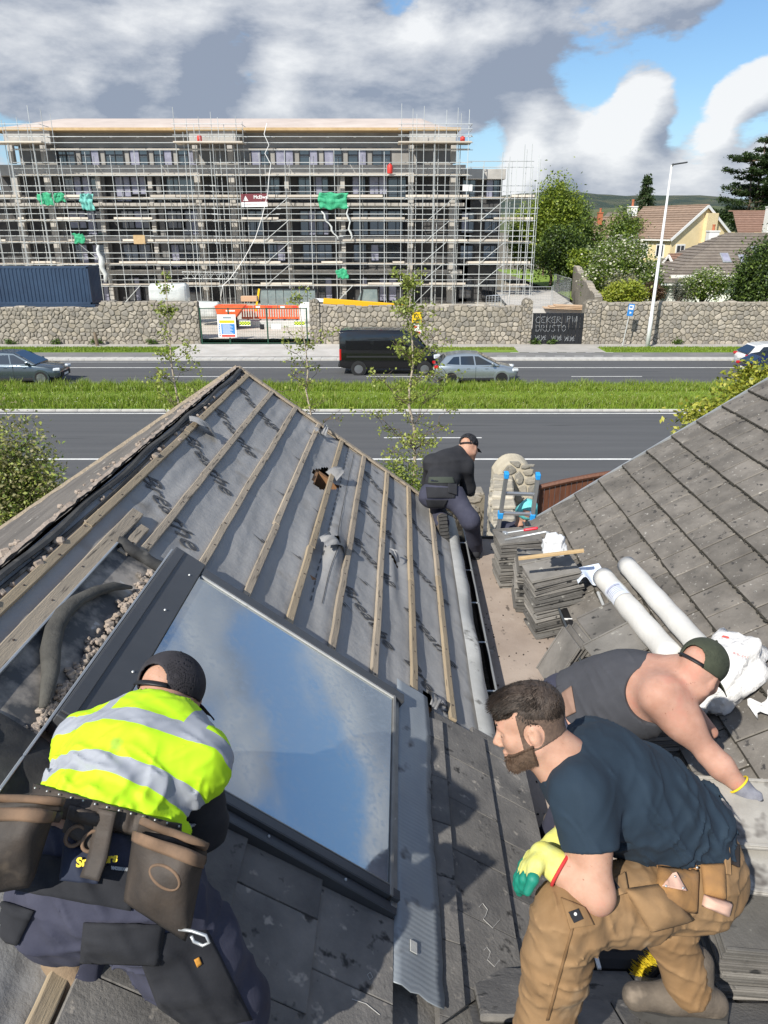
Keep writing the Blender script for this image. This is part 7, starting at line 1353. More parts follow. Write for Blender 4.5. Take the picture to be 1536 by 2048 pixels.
def strand_obj(name, parent, fn, lo, hi, n, hc, A, sel, dirf, L, w, m, seed):   # thousands of thin ribbons rooted on the surface fn=0
    g = np.random.default_rng(seed); P = g.uniform(lo, hi, (n * 7, 3)); e = 1e-3
    for _ in range(7):
        d = fn(P); G = np.stack([fn(P + np.eye(3)[i] * e) - d for i in range(3)], 1) / e; G /= np.linalg.norm(G, axis=1)[:, None] + 1e-9; P = P - G * d[:, None] * .8
    q = (P - hc) @ np.array(A); ok = (np.abs(fn(P)) < .002) & sel(q); P, G, q = P[ok][:n], G[ok][:n], q[ok][:n]; k = len(P); D = dirf(q, g) @ np.array(A).T + G * g.uniform(.0, .22, k)[:, None]; D /= np.linalg.norm(D, axis=1)[:, None]
    S = np.cross(D, G); S /= np.linalg.norm(S, axis=1)[:, None] + 1e-9; l = (L(q) if callable(L) else np.full(k, L)) * g.uniform(.6, 1.3, k); wd = w * g.uniform(.7, 1.3, k); a = P - G * .002; b = P + D * (l * .5)[:, None] + G * (l * .06)[:, None]; c = P + D * l[:, None] - G * (l * .10)[:, None]
    V = np.stack([a - S * wd[:, None], a + S * wd[:, None], b + S * wd[:, None] * .8, b - S * wd[:, None] * .8, c], 1).reshape(-1, 3); i = np.arange(k)[:, None] * 5; return link(name, tris_mesh(name, V, np.concatenate([i + [0, 1, 2], i + [0, 2, 3], i + [3, 2, 4]]), m), parent, kind='stuff')
M_navyt = mat('navy_cotton', (.008, .020, .035), (.012, .027, .046), scale=6, rough=.9, bump=.3, bscale=300, bdist=.001); M_duck = mat('brown_canvas', (.215, .125, .055), (.285, .175, .085), scale=7, detail=8, rough=.9, bump=.35, bscale=120, bdist=.002, spot=((.46, .33, .20), 5, .60, .14), spot2=((.17, .10, .05), 6, .64, .1)); M_suede = mat('tan_suede', (.36, .19, .065), (.24, .13, .055), scale=9, detail=8, rough=.95, bump=.4, bscale=80, bdist=.003, spot=((.13, .09, .06), 8, .6, .12)); M_pink = mat('pink_leather', (.56, .34, .25), (.62, .40, .31), scale=8, rough=.7); M_wkb = mat('work_black', (.010, .011, .015), (.020, .021, .026), scale=8, rough=.9, bump=.3, bscale=150, bdist=.002); M_wkn = mat('work_navy', (.030, .032, .055), (.048, .050, .078), scale=8, rough=.9, bump=.3, bscale=150, bdist=.002, spot=((.10, .10, .12), 40, .72, .03)); M_leat = mat('worn_leather', (.026, .021, .018), (.058, .044, .034), scale=8, detail=9, rough=.7, bump=.5, bscale=40, bdist=.004, spot=((.11, .085, .062), 7, .62, .12)); M_leate = mat('leather_edge', (.185, .115, .07), (.12, .078, .05), scale=20, rough=.85); M_boot = mat('boot_leather', (.085, .070, .056), (.14, .115, .09), scale=12, rough=.85, bump=.4, bscale=50, spot=((.22, .18, .14), 9, .6, .1)); M_sole = mat('boot_sole', (.035, .034, .033), (.06, .058, .055), scale=14, rough=.9); M_tan = mat('boot_tan', (.27, .19, .12), (.20, .15, .10), scale=12, rough=.9, bump=.4, bscale=60); M_tank = mat('tank_grey', (.040, .042, .050), (.056, .058, .068), scale=7, rough=.95, bump=.3, bscale=300, bdist=.001); M_logo = mat('logo_yellow', (.75, .56, .02), rough=.6); M_olive = mat('cap_olive', (.035, .042, .026), (.05, .058, .036), scale=20, rough=.9, bump=.3, bscale=200); M_capd = mat('cap_charcoal', (.022, .020, .024), (.034, .031, .036), scale=20, rough=.9, bump=.3, bscale=200)
# ---------------------------------------------------------------- worker in navy t-shirt, elbow on his raised knee
B = person('bearded young worker in navy t-shirt and brown work trousers, elbow on knee', PH(1300, 2010, 2.6)); hd = PH(1060, 1450, 1.97); HA = axes((-.95, .10, -.30), (-.12, .32, .94)); nk = PH(1128, 1530, 1.97); chest = PH(1215, 1570, 2.02); waist = PH(1362, 1648, 2.10); hip = PH(1394, 1742, 2.12); shL = PH(1165, 1590, 1.86); shR = PH(1185, 1490, 2.16); elL = PH(1192, 1790, 1.80); wrL = PH(1100, 1722, 1.86); elR = PH(1130, 1690, 2.22); wrR = PH(1105, 1700, 2.00)
bs_ = Sdf(); TH = head(bs_, hd, HA, .865); HK = .865; bs_.chain([TH(-.030, 0, -.035), nk], [.052, .058], .03); bs_.cap(nk, chest, .068, .10, .06); bs_.cap(chest, waist, .11, .095, .06); bs_.cap(waist, hip, .095, .10, .05); up_arm = shL.lerp(elL, .5)
bs_.chain([shL, up_arm, elL], [.058, .050, .043], .03); bs_.chain([elL, elL.lerp(wrL, .35), elL.lerp(wrL, .75), wrL], [.041, .041, .031, .025], .025); bs_.chain([shR, elR, wrR], [.055, .04, .026], .03); bodymesh(B, bs_, .0045, M_skin)
eb = MB(); eb.tube([TH(.098, .018, .022), TH(.092, .036, .030), TH(.076, .054, .024)], [.0055, .0062, .003], 6, flat=.7); eb.build('eyebrow', M_hair, B, smooth=True); ey = MB(); ey.tube([TH(.0915, .022, -.008), TH(.089, .033, -.0105), TH(.082, .043, -.008)], [.0012, .0022, .0010], 6); ey.build('eyelashes', M_hair, B)
# hair: longer on top, faded sides, and a short beard
hs = Sdf(); An = np.array(HA); hs.ell(TH(-.014, 0, .050), [.104 * HK, .081 * HK, .086 * HK], An, .02); hs.ell(TH(.050, 0, .082), [.055 * HK, .058 * HK, .034 * HK], An, .03); lo, hi = hs.bounds(); fw, lf_, up_ = [V3(HA.col[i]) for i in range(3)]; hc = V3(hd)
def strands(P): q = P - hc; x, y, z = q @ fw, q @ lf_, q @ up_; return .0009 * np.sin(y * 240 + 2 * np.sin(x * 40))
def hairfn(P):
    q = (P - hc); x, y, z = q @ fw / HK, q @ lf_ / HK, q @ up_ / HK; d = hs(P) + strands(P) * np.clip((z + .02) / .08, .2, 1); line = np.where(x > .02, .074 - .25 * (x - .02), -.012 + 1.2 * x + .05); line = np.where(x < -.03, -.045 + .25 * (x + .03), np.minimum(line, .085)); return np.maximum(d, (line - z) * .7)
link('hair', sdf_mesh('hair', hairfn, lo, hi, .0032, M_hair), B)
M_fade = mat('hair_fade', (.13, .085, .06), (.085, .055, .04), scale=120, rough=.8, bump=.5, bscale=220, bdist=.002)
def fadefn(P): q = (P - hc) / HK; x, y, z = q @ fw, q @ lf_, q @ up_; ear = np.sqrt((x + .012) ** 2 + ((z + .008) * .8) ** 2) - .030; return np.maximum(np.maximum(np.maximum(bs_(P) - .0022, -(z + .055 + .25 * x)), x - .030 - .12 * (z < -.01) * 0), np.maximum(z - .06, -ear))
link('faded_sides', sdf_mesh('faded_sides', fadefn, hc - .14, hc + .14, .0032, M_fade), B)
def beardfn(P): q = (P - hc) / HK; x, y, z = q @ fw, q @ lf_, q @ up_; mouth = np.sqrt((x - .1) ** 2 + (z + .072) ** 2 + (y * .6) ** 2) - .021; return np.maximum.reduce([bs_(P) - .0045, z + .046 - .45 * (.02 - x) * (x < .02) + .35 * np.maximum(0, x - .02) , .004 - (x + .004), -(z + .100 + .45 * x), -mouth])
link('beard', sdf_mesh('beard', beardfn, hc - .17, hc + .14, .0032, mat('beard_brown', (.060, .036, .022), (.12, .075, .048), scale=90, rough=.75, bump=.9, bscale=160, bdist=.004)), B)
M_str = [mat('hair_strand_a', (.014, .010, .007), rough=.6, spec=.25), mat('hair_strand_b', (.032, .022, .016), rough=.6, spec=.25)]; sw_ = lambda q, g: np.stack([.75 + g.normal(0, .12, len(q)) - .5 * (q[:, 0] < -.03), .5 * np.sin(q[:, 0] * 70 + q[:, 2] * 40) * .4 + g.normal(0, .12, len(q)), -.25 - 1.0 * (q[:, 2] < .06) + g.normal(0, .12, len(q))], 1)
strand_obj('hair_strands', B, hairfn, lo, hi, 9000, hc, HA, lambda q: q[:, 2] > -.045, sw_, lambda q: .006 + .012 * np.clip((q[:, 2] - .02) / .06, 0, 1), .0006, M_str[1], 1); strand_obj('hair_strands', B, hairfn, lo, hi, 6000, hc, HA, lambda q: q[:, 2] > -.045, sw_, lambda q: .006 + .014 * np.clip((q[:, 2] - .02) / .06, 0, 1), .0006, M_str[0], 2)
strand_obj('beard_strands', B, beardfn, hc - .15, hc + .13, 6000, hc, HA, lambda q: q[:, 2] < -.02, lambda q, g: np.stack([.35 + g.normal(0, .25, len(q)), g.normal(0, .2, len(q)), -.8 + g.normal(0, .2, len(q))], 1), .006, .0005, mat('beard_strand', (.075, .045, .028), rough=.6, spec=.25), 3)
ts = Sdf(); ts.chain([nk + Vector((.02, 0, -.03)), chest], [.085, .128], .07, (0, 1, .2), 1.18); ts.chain([chest, chest.lerp(waist, .55), waist], [.135, .128, .118], .07, (0, 1, .2), 1.15); ts.cap(waist, waist.lerp(hip, .35), .118, .122, .05); ts.cap(chest.lerp(nk, .3), shL, .09, .068, .06); ts.cap(chest.lerp(nk, .3), shR, .09, .07, .06); slv = shL.lerp(elL, .50); ts.cap(shL, slv, .070, .070, .045); ts.cap(shR, shR.lerp(elR, .6), .066, .066, .045)
ax_t = (waist - chest).normalized()
def tfold(P): w = np.clip(((P - V3(chest)) @ V3(ax_t)) / .35, 0, 1); return folds(P, ax_t * .5 + Vector((.2, .1, .75)), 170, .008, 1.3, 1.4) * (.4 + 1.1 * w) + folds(P, Vector((.65, .2, -.75)), 140, .007, .4, .8) * (.3 + w) + .004
ne = (hd - nk).normalized(); sd = (elL - shL).normalized()
def tee(P):
    d = ts(P) - .004 + tfold(P); q = P - V3(TH(-.03, 0, -.075)); t = q @ V3(ne); r = np.sqrt(np.maximum(0, (q * q).sum(1) - t * t)); d = np.maximum(d, np.where(t > -.012, .060 - r, -1)); d = np.maximum(d, np.where(np.sqrt(((P - V3(slv)) ** 2).sum(1)) < .13, (P - V3(slv)) @ V3(sd) - .012, -1)); d = np.maximum(d, (P - V3(waist.lerp(hip, .50))) @ V3((hip - waist).normalized())); return d
lo, hi = ts.bounds(); link('t_shirt', sdf_mesh('t_shirt', tee, lo, hi, .0055, M_navyt), B)
knL = PH(1130, 1838, 1.82); anL = PH(1075, 2120, 2.02); hipL = PH(1385, 1775, 2.04); hipR = PH(1400, 1735, 2.22); knR = PH(1335, 1850, 2.26); anR = PH(1378, 1975, 2.30)
tr = Sdf(); tr.cap(waist.lerp(hip, .2), hip, .112, .112, .05); tr.cap(hip, hipL, .112, .106, .06); tr.chain([hipL, hipL.lerp(knL, .5), knL], [.100, .088, .077], .05); tr.chain([knL, knL.lerp(anL, .3), anL], [.077, .078, .074], .03); tr.cap(hip, hipR, .108, .096, .06); tr.chain([hipR, knR], [.098, .072], .05); tr.chain([knR, anR], [.074, .066], .04)
def trf(P): return folds(P, Vector((1, .1, .35)), 150, .007, 2.2, 1.2) * np.exp(-((P - V3(knL)) ** 2).sum(1) / .06) + folds(P, Vector((.2, .3, 1)), 130, .0055, .7) + folds(P, Vector((.9, 0, -.4)), 170, .003, 4)
o, trfn = cloth('trousers', M_duck, tr, B, .006, .0, [], lambda P: np.maximum(trf(P), -99) + 9 * np.maximum(0, (P - V3(waist.lerp(hip, .12))) @ V3((waist - hip).normalized())) * (np.sqrt(((P - V3(waist)) ** 2).sum(1)) < .19))
boot(B, anR + Vector((.02, 0, -.02)), anR + Vector((-.25, .03, -.03)), (0, .25, .97), M_boot, M_sole, sc=1.0); boot(B, anL, anL + Vector((-.25, .05, 0)), (0, .2, 1), M_boot, M_sole)
glove(B, wrL + (wrL - elL).normalized() * .02, PH(1058, 1733, 1.85), (0, -.6, .5), (.02, .05, -1), mat('glove_yellow', (.68, .64, .14), (.60, .62, .22), scale=30, rough=.9, bump=.5, bscale=200, bdist=.002), mat('glove_green', (.005, .17, .115), (.008, .22, .15), scale=20, rough=.6, bump=.4, bscale=120, bdist=.002), mat('glove_red', (.50, .03, .03), rough=.8), sc=1.05, thumb=-1, arm=wrL - elL)
glove(B, PH(1110, 1688, 1.99), PH(1068, 1712, 1.96), (0, -.6, .5), (-.1, .05, -1), MATS['glove_yellow'], MATS['glove_green'], MATS['glove_red'], sc=1.0, thumb=1)
bl = Sdf(); bl.cap(hip, hip + (hip - waist).normalized() * .001, .14, .14, .01)
patch('belt', mat('belt_dark', (.03, .022, .018), rough=.6), trfn, [(1445, 1672), (1478, 1690), (1478, 1735), (1450, 1722)], B, .006, .006); pk = patch('holster_pocket', M_suede, trfn, [(1316, 1734), (1396, 1742), (1392, 1826), (1312, 1812)], B, .012, .008, bulge=.018)
patch('pocket_top', M_suede, trfn, [(1310, 1712), (1392, 1722), (1396, 1745), (1314, 1736)], B, .010, .006); tri = patch('leather_badge', M_pink, trfn, [(1345, 1746), (1352, 1744), (1374, 1782), (1324, 1772)], pk, .040, .004)
for p in ((1350, 1753), (1332, 1772), (1366, 1776), (1394, 1735)): c = march(trfn, [p], .046)[0]; MB().ball(c.tolist(), .0032, 5).build('rivet', M_galv, pk)
patch('tool_pocket', M_suede, trfn, [(1402, 1730), (1448, 1728), (1450, 1800), (1408, 1790)], B, .010, .007, bulge=.012); patch('hammer_loop', M_pink, trfn, [(1408, 1790), (1462, 1806), (1455, 1832), (1404, 1810)], B, .02, .005, bulge=.02); patch('belt_loop', M_duck, trfn, [(1446, 1690), (1458, 1694), (1462, 1750), (1452, 1748)], B, .014, .006)
hp = patch('hanging_pocket', M_duck, trfn, [(1252, 1780), (1318, 1770), (1384, 1840), (1300, 1862)], B, .012, .010, bulge=.020); patch('pocket_flap', M_duck, trfn, [(1206, 1772), (1250, 1745), (1256, 1785), (1222, 1796)], B, .010, .008)
l1 = patch('name_patch', M_wkb, trfn, [(1208, 1766), (1226, 1756), (1238, 1776), (1220, 1786)], B, .017, .004); surf_text('Snickers', .0078, M_logo, trfn, (1213, 1769), (1230, 1779), l1, .0215); l2 = patch('name_patch', M_wkb, trfn, [(1137, 1824), (1156, 1817), (1166, 1838), (1148, 1846)], B, .010, .004); c = march(trfn, [(1151, 1828)], .015)[0]; MB().ball(c.tolist(), .004, 5).build('emblem', M_white, l2)
patch('knee_patch', M_duck, trfn, [(1122, 1795), (1170, 1815), (1188, 1850), (1140, 1858)], B, .004, .005); patch('shin_seam', mat('dark_stitch', (.17, .095, .04)), trfn, [(1143, 1852), (1148, 1854), (1098, 2040), (1092, 2040)], B, .002, .004, 2, 24)
# ---------------------------------------------------------------- worker in grey tank top, reaching for a tile
C = person('worker in grey tank top and olive cap bending to grip a tile', (1.0, 3.0, 4.76)); hd = PH(1398, 1345, 2.92); HA = axes((.62, .42, -.62), (.46, .30, .82)); nk = PH(1352, 1352, 2.98); chest = PH(1275, 1385, 3.06); waist = PH(1190, 1400, 3.18); hip = PH(1135, 1420, 3.24); shL = PH(1322, 1392, 2.86); shR = PH(1325, 1345, 3.22); elL = PH(1418, 1508, 2.84); wrL = PH(1486, 1578, 2.80); elR = shR + Vector((.16, .12, -.22)); wrR = elR + Vector((.16, 0, -.18))
bs_ = Sdf(); TH = head(bs_, hd, HA, 1.0); bs_.chain([TH(-.03, 0, -.035), nk, chest], [.060, .070, .115], .05); bs_.chain([chest, waist, hip], [.140, .135, .135], .06, (0, .7, .7), 1.12); bs_.chain([chest.lerp(nk, .4), shL], [.10, .066], .08); bs_.chain([chest.lerp(nk, .4), shR], [.09, .064], .05)
bs_.chain([shL, shL.lerp(elL, .45), elL], [.062, .055, .044], .08); bs_.chain([elL, elL.lerp(wrL, .35), wrL], [.044, .047, .030], .025); bs_.chain([shR, elR, wrR], [.064, .044, .03], .03); ft = [Vector((.80, 3.0, 4.82)), Vector((1.02, 3.35, 4.82))]; kn_ = [hip.lerp(ft[0], .5) + Vector((.12, 0, .02)), hip.lerp(ft[1], .5) + Vector((.12, .05, .02))]
for a in (0, 1): bs_.chain([hip + Vector((0, -.07 + .16 * a, -.02)), kn_[a], ft[a]], [.10, .07, .045], .04)
bodymesh(C, bs_, .0055, M_skin2); tk = Sdf(); tk.chain([nk.lerp(chest, .35), chest, chest.lerp(waist, .5), waist, hip], [.095, .150, .147, .142, .140], .05, (0, .7, .7), 1.10)
ax_t = (hip - nk).normalized(); o, tkfn = cloth('tank_top', M_tank, tk, C, .006, .006, [(nk.lerp(chest, .32), nk - chest), (hip.lerp(waist, .25), hip - waist)], lambda P: folds(P, Vector((.7, .1, .4)), 110, .004, 2) + 3 * np.maximum(0, .118 - np.sqrt(((P - V3(shL + (chest - shL) * .20)) ** 2).sum(1))))
bt = Sdf(); bt.chain([hip.lerp(waist, .22), hip], [.142, .146], .04, (0, .7, .7), 1.1)
for a in (0, 1): bt.chain([hip + Vector((0, -.07 + .16 * a, -.02)), kn_[a], ft[a]], [.118, .085, .07], .05)
o, btfn = cloth('trousers', M_wkn, bt, C, .008, .0, [(hip.lerp(waist, .26), waist - hip)], lambda P: folds(P, (0, .2, 1), 36, .006, 1)); patch('belt', mat('belt_brown', (.20, .12, .085), (.26, .16, .12), scale=10, rough=.8), lambda P: np.minimum(tkfn(P), btfn(P)), [(1124, 1386), (1143, 1372), (1152, 1424), (1132, 1434)], C, .004, .008)
for a in (0, 1): boot(C, ft[a], ft[a] + Vector((.2, .08, 0)), (0, 0, 1), M_boot, M_sole, .008)
cap_hat(C, TH, HA, 1.0, M_olive, .0045); fz_ = Sdf(); hc = V3(hd); fw, lf_, up_ = [V3(HA.col[i]) for i in range(3)]
glove(C, wrL + (wrL - elL).normalized() * .03, PH(1512, 1602, 2.78), (.5, -.5, .2), (-.2, -.1, -1), mat('glove_grey', (.16, .165, .20), (.22, .225, .26), scale=40, rough=.9, bump=.4, bscale=250, bdist=.002), mat('glove_dark', (.03, .032, .038), rough=.7), M_logo, .0045, thumb=1, arm=wrL - elL)
# ---------------------------------------------------------------- worker in hi-vis vest at the skylight, seen from behind
A_ = person('worker in yellow hi-vis vest and leather tool belt leaning over the skylight', SP(1.0, 1.7, 0)); hd = PH(340, 1402, 2.16); HA = axes((.30, .62, -.72), (.14, .74, .66)); nk = PH(318, 1452, 2.06); chest = PH(275, 1530, 1.96); waist = PH(225, 1640, 1.86); hip = PH(205, 1745, 1.82); shL = PH(178, 1490, 2.06); shR = PH(388, 1525, 1.94); elR = PH(398, 1650, 2.02); wrR = elR + Vector((-.10, .17, -.14)); elL = shL + Vector((-.05, .22, -.20)); wrL = elL + Vector((.12, .16, -.1))
bs_ = Sdf(); TH = head(bs_, hd, HA, 1.0); bs_.chain([TH(-.03, 0, -.035), nk, chest], [.060, .068, .12], .05); bs_.chain([chest, waist, hip], [.135, .130, .140], .06, (1, .15, .1), 1.15); bs_.chain([nk, shL], [.07, .06], .05); bs_.chain([nk, shR], [.07, .06], .05); bs_.chain([shL, elL, wrL], [.06, .045, .03], .03); bs_.chain([shR, elR, wrR], [.06, .045, .03], .03)
bs_.chain([wrR, wrR + Vector((.01, .09, -.03))], [.03, .035], .02); bs_.chain([wrL, wrL + Vector((.02, .09, -.02))], [.03, .035], .02); knL = SP(.78, 1.95, .09); anL = PH(158, 1948, 1.90); knR = PH(455, 2000, 1.88); anR = PH(470, 2180, 2.20); hipL = PH(140, 1800, 1.82); hipR = PH(300, 1805, 1.80); bs_.chain([hipL, knL, anL], [.1, .07, .045], .04); bs_.chain([hipR, knR, anR], [.1, .07, .045], .04); bodymesh(A_, bs_, .006, M_skin)
sv = Sdf(); sv.chain([nk.lerp(chest, .4), chest, waist], [.12, .135, .13], .05, (1, .15, .1), 1.12); sv.chain([nk.lerp(chest, .5), shL, elL, wrL], [.09, .074, .060, .042], .04); sv.chain([nk.lerp(chest, .5), shR, elR, wrR], [.09, .076, .064, .044], .04); cloth('dark_sweater', M_wkb, sv, A_, .007, .004, [(nk.lerp(chest, .25), nk - chest)], lambda P: folds(P, (0, .3, 1), 50, .005, 3))
vt = Sdf(); vt.chain([nk.lerp(chest, .25), chest, chest.lerp(waist, .5), waist, waist.lerp(hip, .3)], [.105, .142, .142, .138, .138], .06, (1, .15, .1), 1.12); vt.chain([nk.lerp(chest, .35), shL], [.10, .086], .05); vt.chain([nk.lerp(chest, .35), shR], [.10, .088], .05)
AX = (nk - waist).normalized(); SX = Vector((1, .12, .05)); SX = (SX - AX * SX.dot(AX)).normalized(); vm = bpy.data.materials.new('hi_vis'); vm.use_nodes = True; Nn = vm.node_tree.nodes; Ll = vm.node_tree.links; pb = Nn['Principled BSDF']; pb.inputs['Roughness'].default_value = .75
def vnode(op, a, b=None):
    n = Nn.new('ShaderNodeMath'); n.operation = op
    for i, q in enumerate((a, b)):
        if q is None: continue
        if isinstance(q, (int, float)): n.inputs[i].default_value = q
        else: Ll.new(q, n.inputs[i])
    return n.outputs[0]
tcv = Nn.new('ShaderNodeTexCoord')
def along(d, o):
    s1 = Nn.new('ShaderNodeVectorMath'); s1.operation = 'SUBTRACT'; Ll.new(tcv.outputs['Object'], s1.inputs[0]); s1.inputs[1].default_value = o; s2 = Nn.new('ShaderNodeVectorMath'); s2.operation = 'DOT_PRODUCT'; Ll.new(s1.outputs[0], s2.inputs[0]); s2.inputs[1].default_value = d; return s2.outputs['Value']
tv = along(AX, waist); xv = along(SX, chest); wz = Nn.new('ShaderNodeTexNoise'); wz.inputs['Scale'].default_value = 9; Ll.new(tcv.outputs['Object'], wz.inputs['Vector']); tv = vnode('ADD', tv, vnode('MULTIPLY', vnode('SUBTRACT', wz.outputs[0], .5), .035))
def band(v, c, w): return vnode('LESS_THAN', vnode('ABSOLUTE', vnode('SUBTRACT', v, c)), w)
bands = vnode('MAXIMUM', vnode('MAXIMUM', band(tv, .055, .026), band(tv, .200, .026)), vnode('MULTIPLY', vnode('MAXIMUM', band(xv, -.105, .026), band(xv, .15, .028)), vnode('GREATER_THAN', tv, .2)))
mxv = Nn.new('ShaderNodeMix'); mxv.data_type = 'RGBA'; Ll.new(bands, mxv.inputs[0]); mxv.inputs[6].default_value = (.46, .76, .008, 1); mxv.inputs[7].default_value = (.30, .32, .36, 1); st_ = Nn.new('ShaderNodeTexNoise'); st_.inputs['Scale'].default_value = 11; st_.inputs['Detail'].default_value = 6; Ll.new(tcv.outputs['Object'], st_.inputs['Vector']); mr2 = Nn.new('ShaderNodeMapRange'); Ll.new(st_.outputs[0], mr2.inputs[0]); mr2.inputs[1].default_value = .66; mr2.inputs[2].default_value = .74; mr2.inputs[4].default_value = .5; mxw = Nn.new('ShaderNodeMix'); mxw.data_type = 'RGBA'; Ll.new(mr2.outputs[0], mxw.inputs[0]); Ll.new(mxv.outputs[2], mxw.inputs[6]); mxw.inputs[7].default_value = (.12, .14, .06, 1); Ll.new(mxw.outputs[2], pb.inputs['Base Color'])
def vfold(P): t = (P - V3(waist)) @ V3(AX); return folds(P, AX * .9 + SX * .35, 130, .008, 1.1, 1.3) * np.clip(1.1 - t / .35, .3, 1) + folds(P, SX, 170, .009, 2.0) * np.clip(1 - t / .16, 0, 1) + folds(P, AX - SX, 190, .003, 4)
def vest(P):
    d = vt(P) - .012 + vfold(P); d = np.maximum(d, -((P - V3(waist)) @ V3(AX)) - .055)
    for s_, e_, f_ in ((shL, elL, .05), (shR, elR, .055)): c_ = s_ + (e_ - s_).normalized() * f_; d = np.maximum(d, np.where(np.sqrt(((P - V3(s_)) ** 2).sum(1)) < .15, (P - V3(c_)) @ V3((e_ - s_).normalized()), -1))
    q = P - V3(nk + AX * .05); return np.maximum(d, .104 - np.sqrt((q * q).sum(1)))
lo, hi = vt.bounds(); link('hi_vis_vest', sdf_mesh('hi_vis_vest', vest, lo, hi, .0055, vm), A_)
cap_hat(A_, TH, HA, 1.02, M_capd, .0045)
pt = Sdf(); pt.chain([waist.lerp(hip, .15), hip], [.138, .150], .05, (1, .15, .1), 1.2); pt.cap(hip, hipL, .145, .122, .06); pt.cap(hip, hipR, .145, .125, .06); pt.chain([hipL, knL, anL], [.120, .085, .066], .05); pt.chain([hipR, hipR.lerp(knR, .5), knR, anR], [.125, .112, .092, .08], .05)
o, ptfn = cloth('trousers', M_wkn, pt, A_, .0065, .0, [(waist.lerp(hip, .12), waist - hip)], lambda P: folds(P, Vector((.8, .2, .4)), 130, .008, 1) + folds(P, Vector((0, .4, 1)), 110, .007, 5)); allA = lambda P: np.minimum(vest(P), ptfn(P))
boot(A_, anL + Vector((0, -.03, -.02)), anL + Vector((.0, -.22, .04)), (-.3, .30, .9), M_tan, M_sole, .006)
patch('waistband', M_wkb, ptfn, [(40, 1700), (270, 1740), (262, 1822), (30, 1780)], A_, .004, .006, 24, 10); patch('back_pocket', M_wkb, ptfn, [(168, 1845), (330, 1850), (318, 1930), (160, 1925)], A_, .006, .006, bulge=.008); patch('back_pocket', M_wkb, ptfn, [(-40, 1790), (68, 1822), (35, 1890), (-40, 1870)], A_, .006, .006, bulge=.008); patch('thigh_panel', M_wkb, ptfn, [(262, 1872), (415, 1860), (505, 2040), (340, 2075)], A_, .003, .004, 20, 20); lb = patch('orange_tag', mat('tag_orange', (.48, .22, .03), rough=.8), ptfn, [(388, 1920), (398, 1914), (404, 1928), (394, 1935)], A_, .008, .003, 3, 3)
nb = patch('name_patch', mat('patch_navy', (.012, .018, .04), rough=.8), ptfn, [(128, 1692), (205, 1700), (196, 1768), (120, 1760)], A_, .016, .006, bulge=.004); surf_text('Snickers', .026, M_logo, ptfn, (152, 1734), (196, 1728), nb, .0275, .0012); surf_text('WORKWEAR', .008, M_galv, ptfn, (222, 1738), (258, 1742), nb, .012)
# tool belt: band, big pouches, hammer holder
tb = patch('tool_belt', M_leat, allA, [(64, 1566), (362, 1650), (360, 1690), (58, 1618)], A_, .014, .010, 40, 8)
for p in [(70 + 24 * i, 1576 + 6.4 * i) for i in range(13)]: c = march(allA, [p], .026)[0]; MB().ball(c.tolist(), .0026, 5).build('rivet', M_galv, tb)
def pouch(quad, F0, depth, rim, badge=None, flapx=None):
    q = [PH(x, y, F0) for x, y in quad]; ctr = sum(q, Vector()) / 4; nrm = (PH(quad[0][0], quad[0][1], F0 - .1) - q[0]).normalized(); mb = MB(); n = 18
    def fn(a, b):
        p = (q[0].lerp(q[1], a)).lerp(q[3].lerp(q[2], a), b); e = (1 - abs(2 * a - 1) ** 4) * (1 - max(0, (b - .55) / .45) ** 3) * (.75 + .25 * min(1, b * 3)); return p + nrm * (depth * e + .012 * mnoise.noise(Vector((a * 3.5, b * 3.5, F0 * 5))) * (b + .3) + .006 * math.sin(a * 9 + b * 7))
    mb.grid(fn, n, n); mb.grid(lambda a, b: (q[0].lerp(q[1], a)).lerp(q[3].lerp(q[2], a), b) - nrm * .012, 4, 4); o = mb.build('pouch', M_leat, tb, smooth=True); md = o.modifiers.new('s', 'SOLIDIFY'); md.thickness = .006
    r_ = MB(); r_.grid(lambda a, b: fn(a, .0 + b * .13) + nrm * (.006 + .004 * math.sin(b * 3.1)), n, 4); ro = r_.build('pouch_rim', M_leate, o, smooth=True); ro.modifiers.new('s', 'SOLIDIFY').thickness = .008; st = MB()
    for i in range(26): p = fn((i + .3) / 26, .085) + nrm * .012; p2 = fn((i + .75) / 26, .085) + nrm * .012; st.tube([p, p2], .0011, 4)
    st.build('stitching', mat('stitch', (.30, .24, .16)), o); st = MB(); 
    if badge: bp = MB(); cx, cy = badge; bp.tube([fn(cx + .22 * math.cos(t), cy + .13 * math.sin(t)) + nrm * .005 for t in np.linspace(0, 6.283, 28)], .0035, 6, cap=False); bp.build('oval_badge', M_leate, o, smooth=True)
    return o, fn, nrm
p1, f1, n1 = pouch([(272, 1662), (405, 1712), (372, 1878), (252, 1800)], 1.62, .065, 1, (.5, .42)); p2, f2, n2 = pouch([(285, 1640), (412, 1690), (408, 1730), (272, 1672)], 1.66, .03, 1); p3, f3, n3 = pouch([(-70, 1612), (106, 1622), (58, 1770), (-70, 1790)], 1.60, .07, 1); p4, f4, n4 = pouch([(-60, 1590), (126, 1600), (120, 1640), (-60, 1628)], 1.64, .03, 1)
hh_ = patch('hammer_holder', M_leat, allA, [(142, 1612), (205, 1630), (185, 1700), (128, 1662)], A_, .022, .008, bulge=.012)
for (cx, cy, r) in ((150, 1672, .022), (186, 1682, .024)):
    c = Vector(march(allA, [(cx, cy)], .032)[0].tolist()); nn = (Vector((0, 0, CAM_H)) - c).normalized(); X = nn.orthogonal().normalized(); Y = nn.cross(X); q = MB(); q.tube([c + (X * math.cos(t) + Y * math.sin(t) * .8) * r for t in np.linspace(0, 6.283, 22)], .0045, 6, cap=False); q.build('holder_loop', M_leate, hh_, smooth=True)
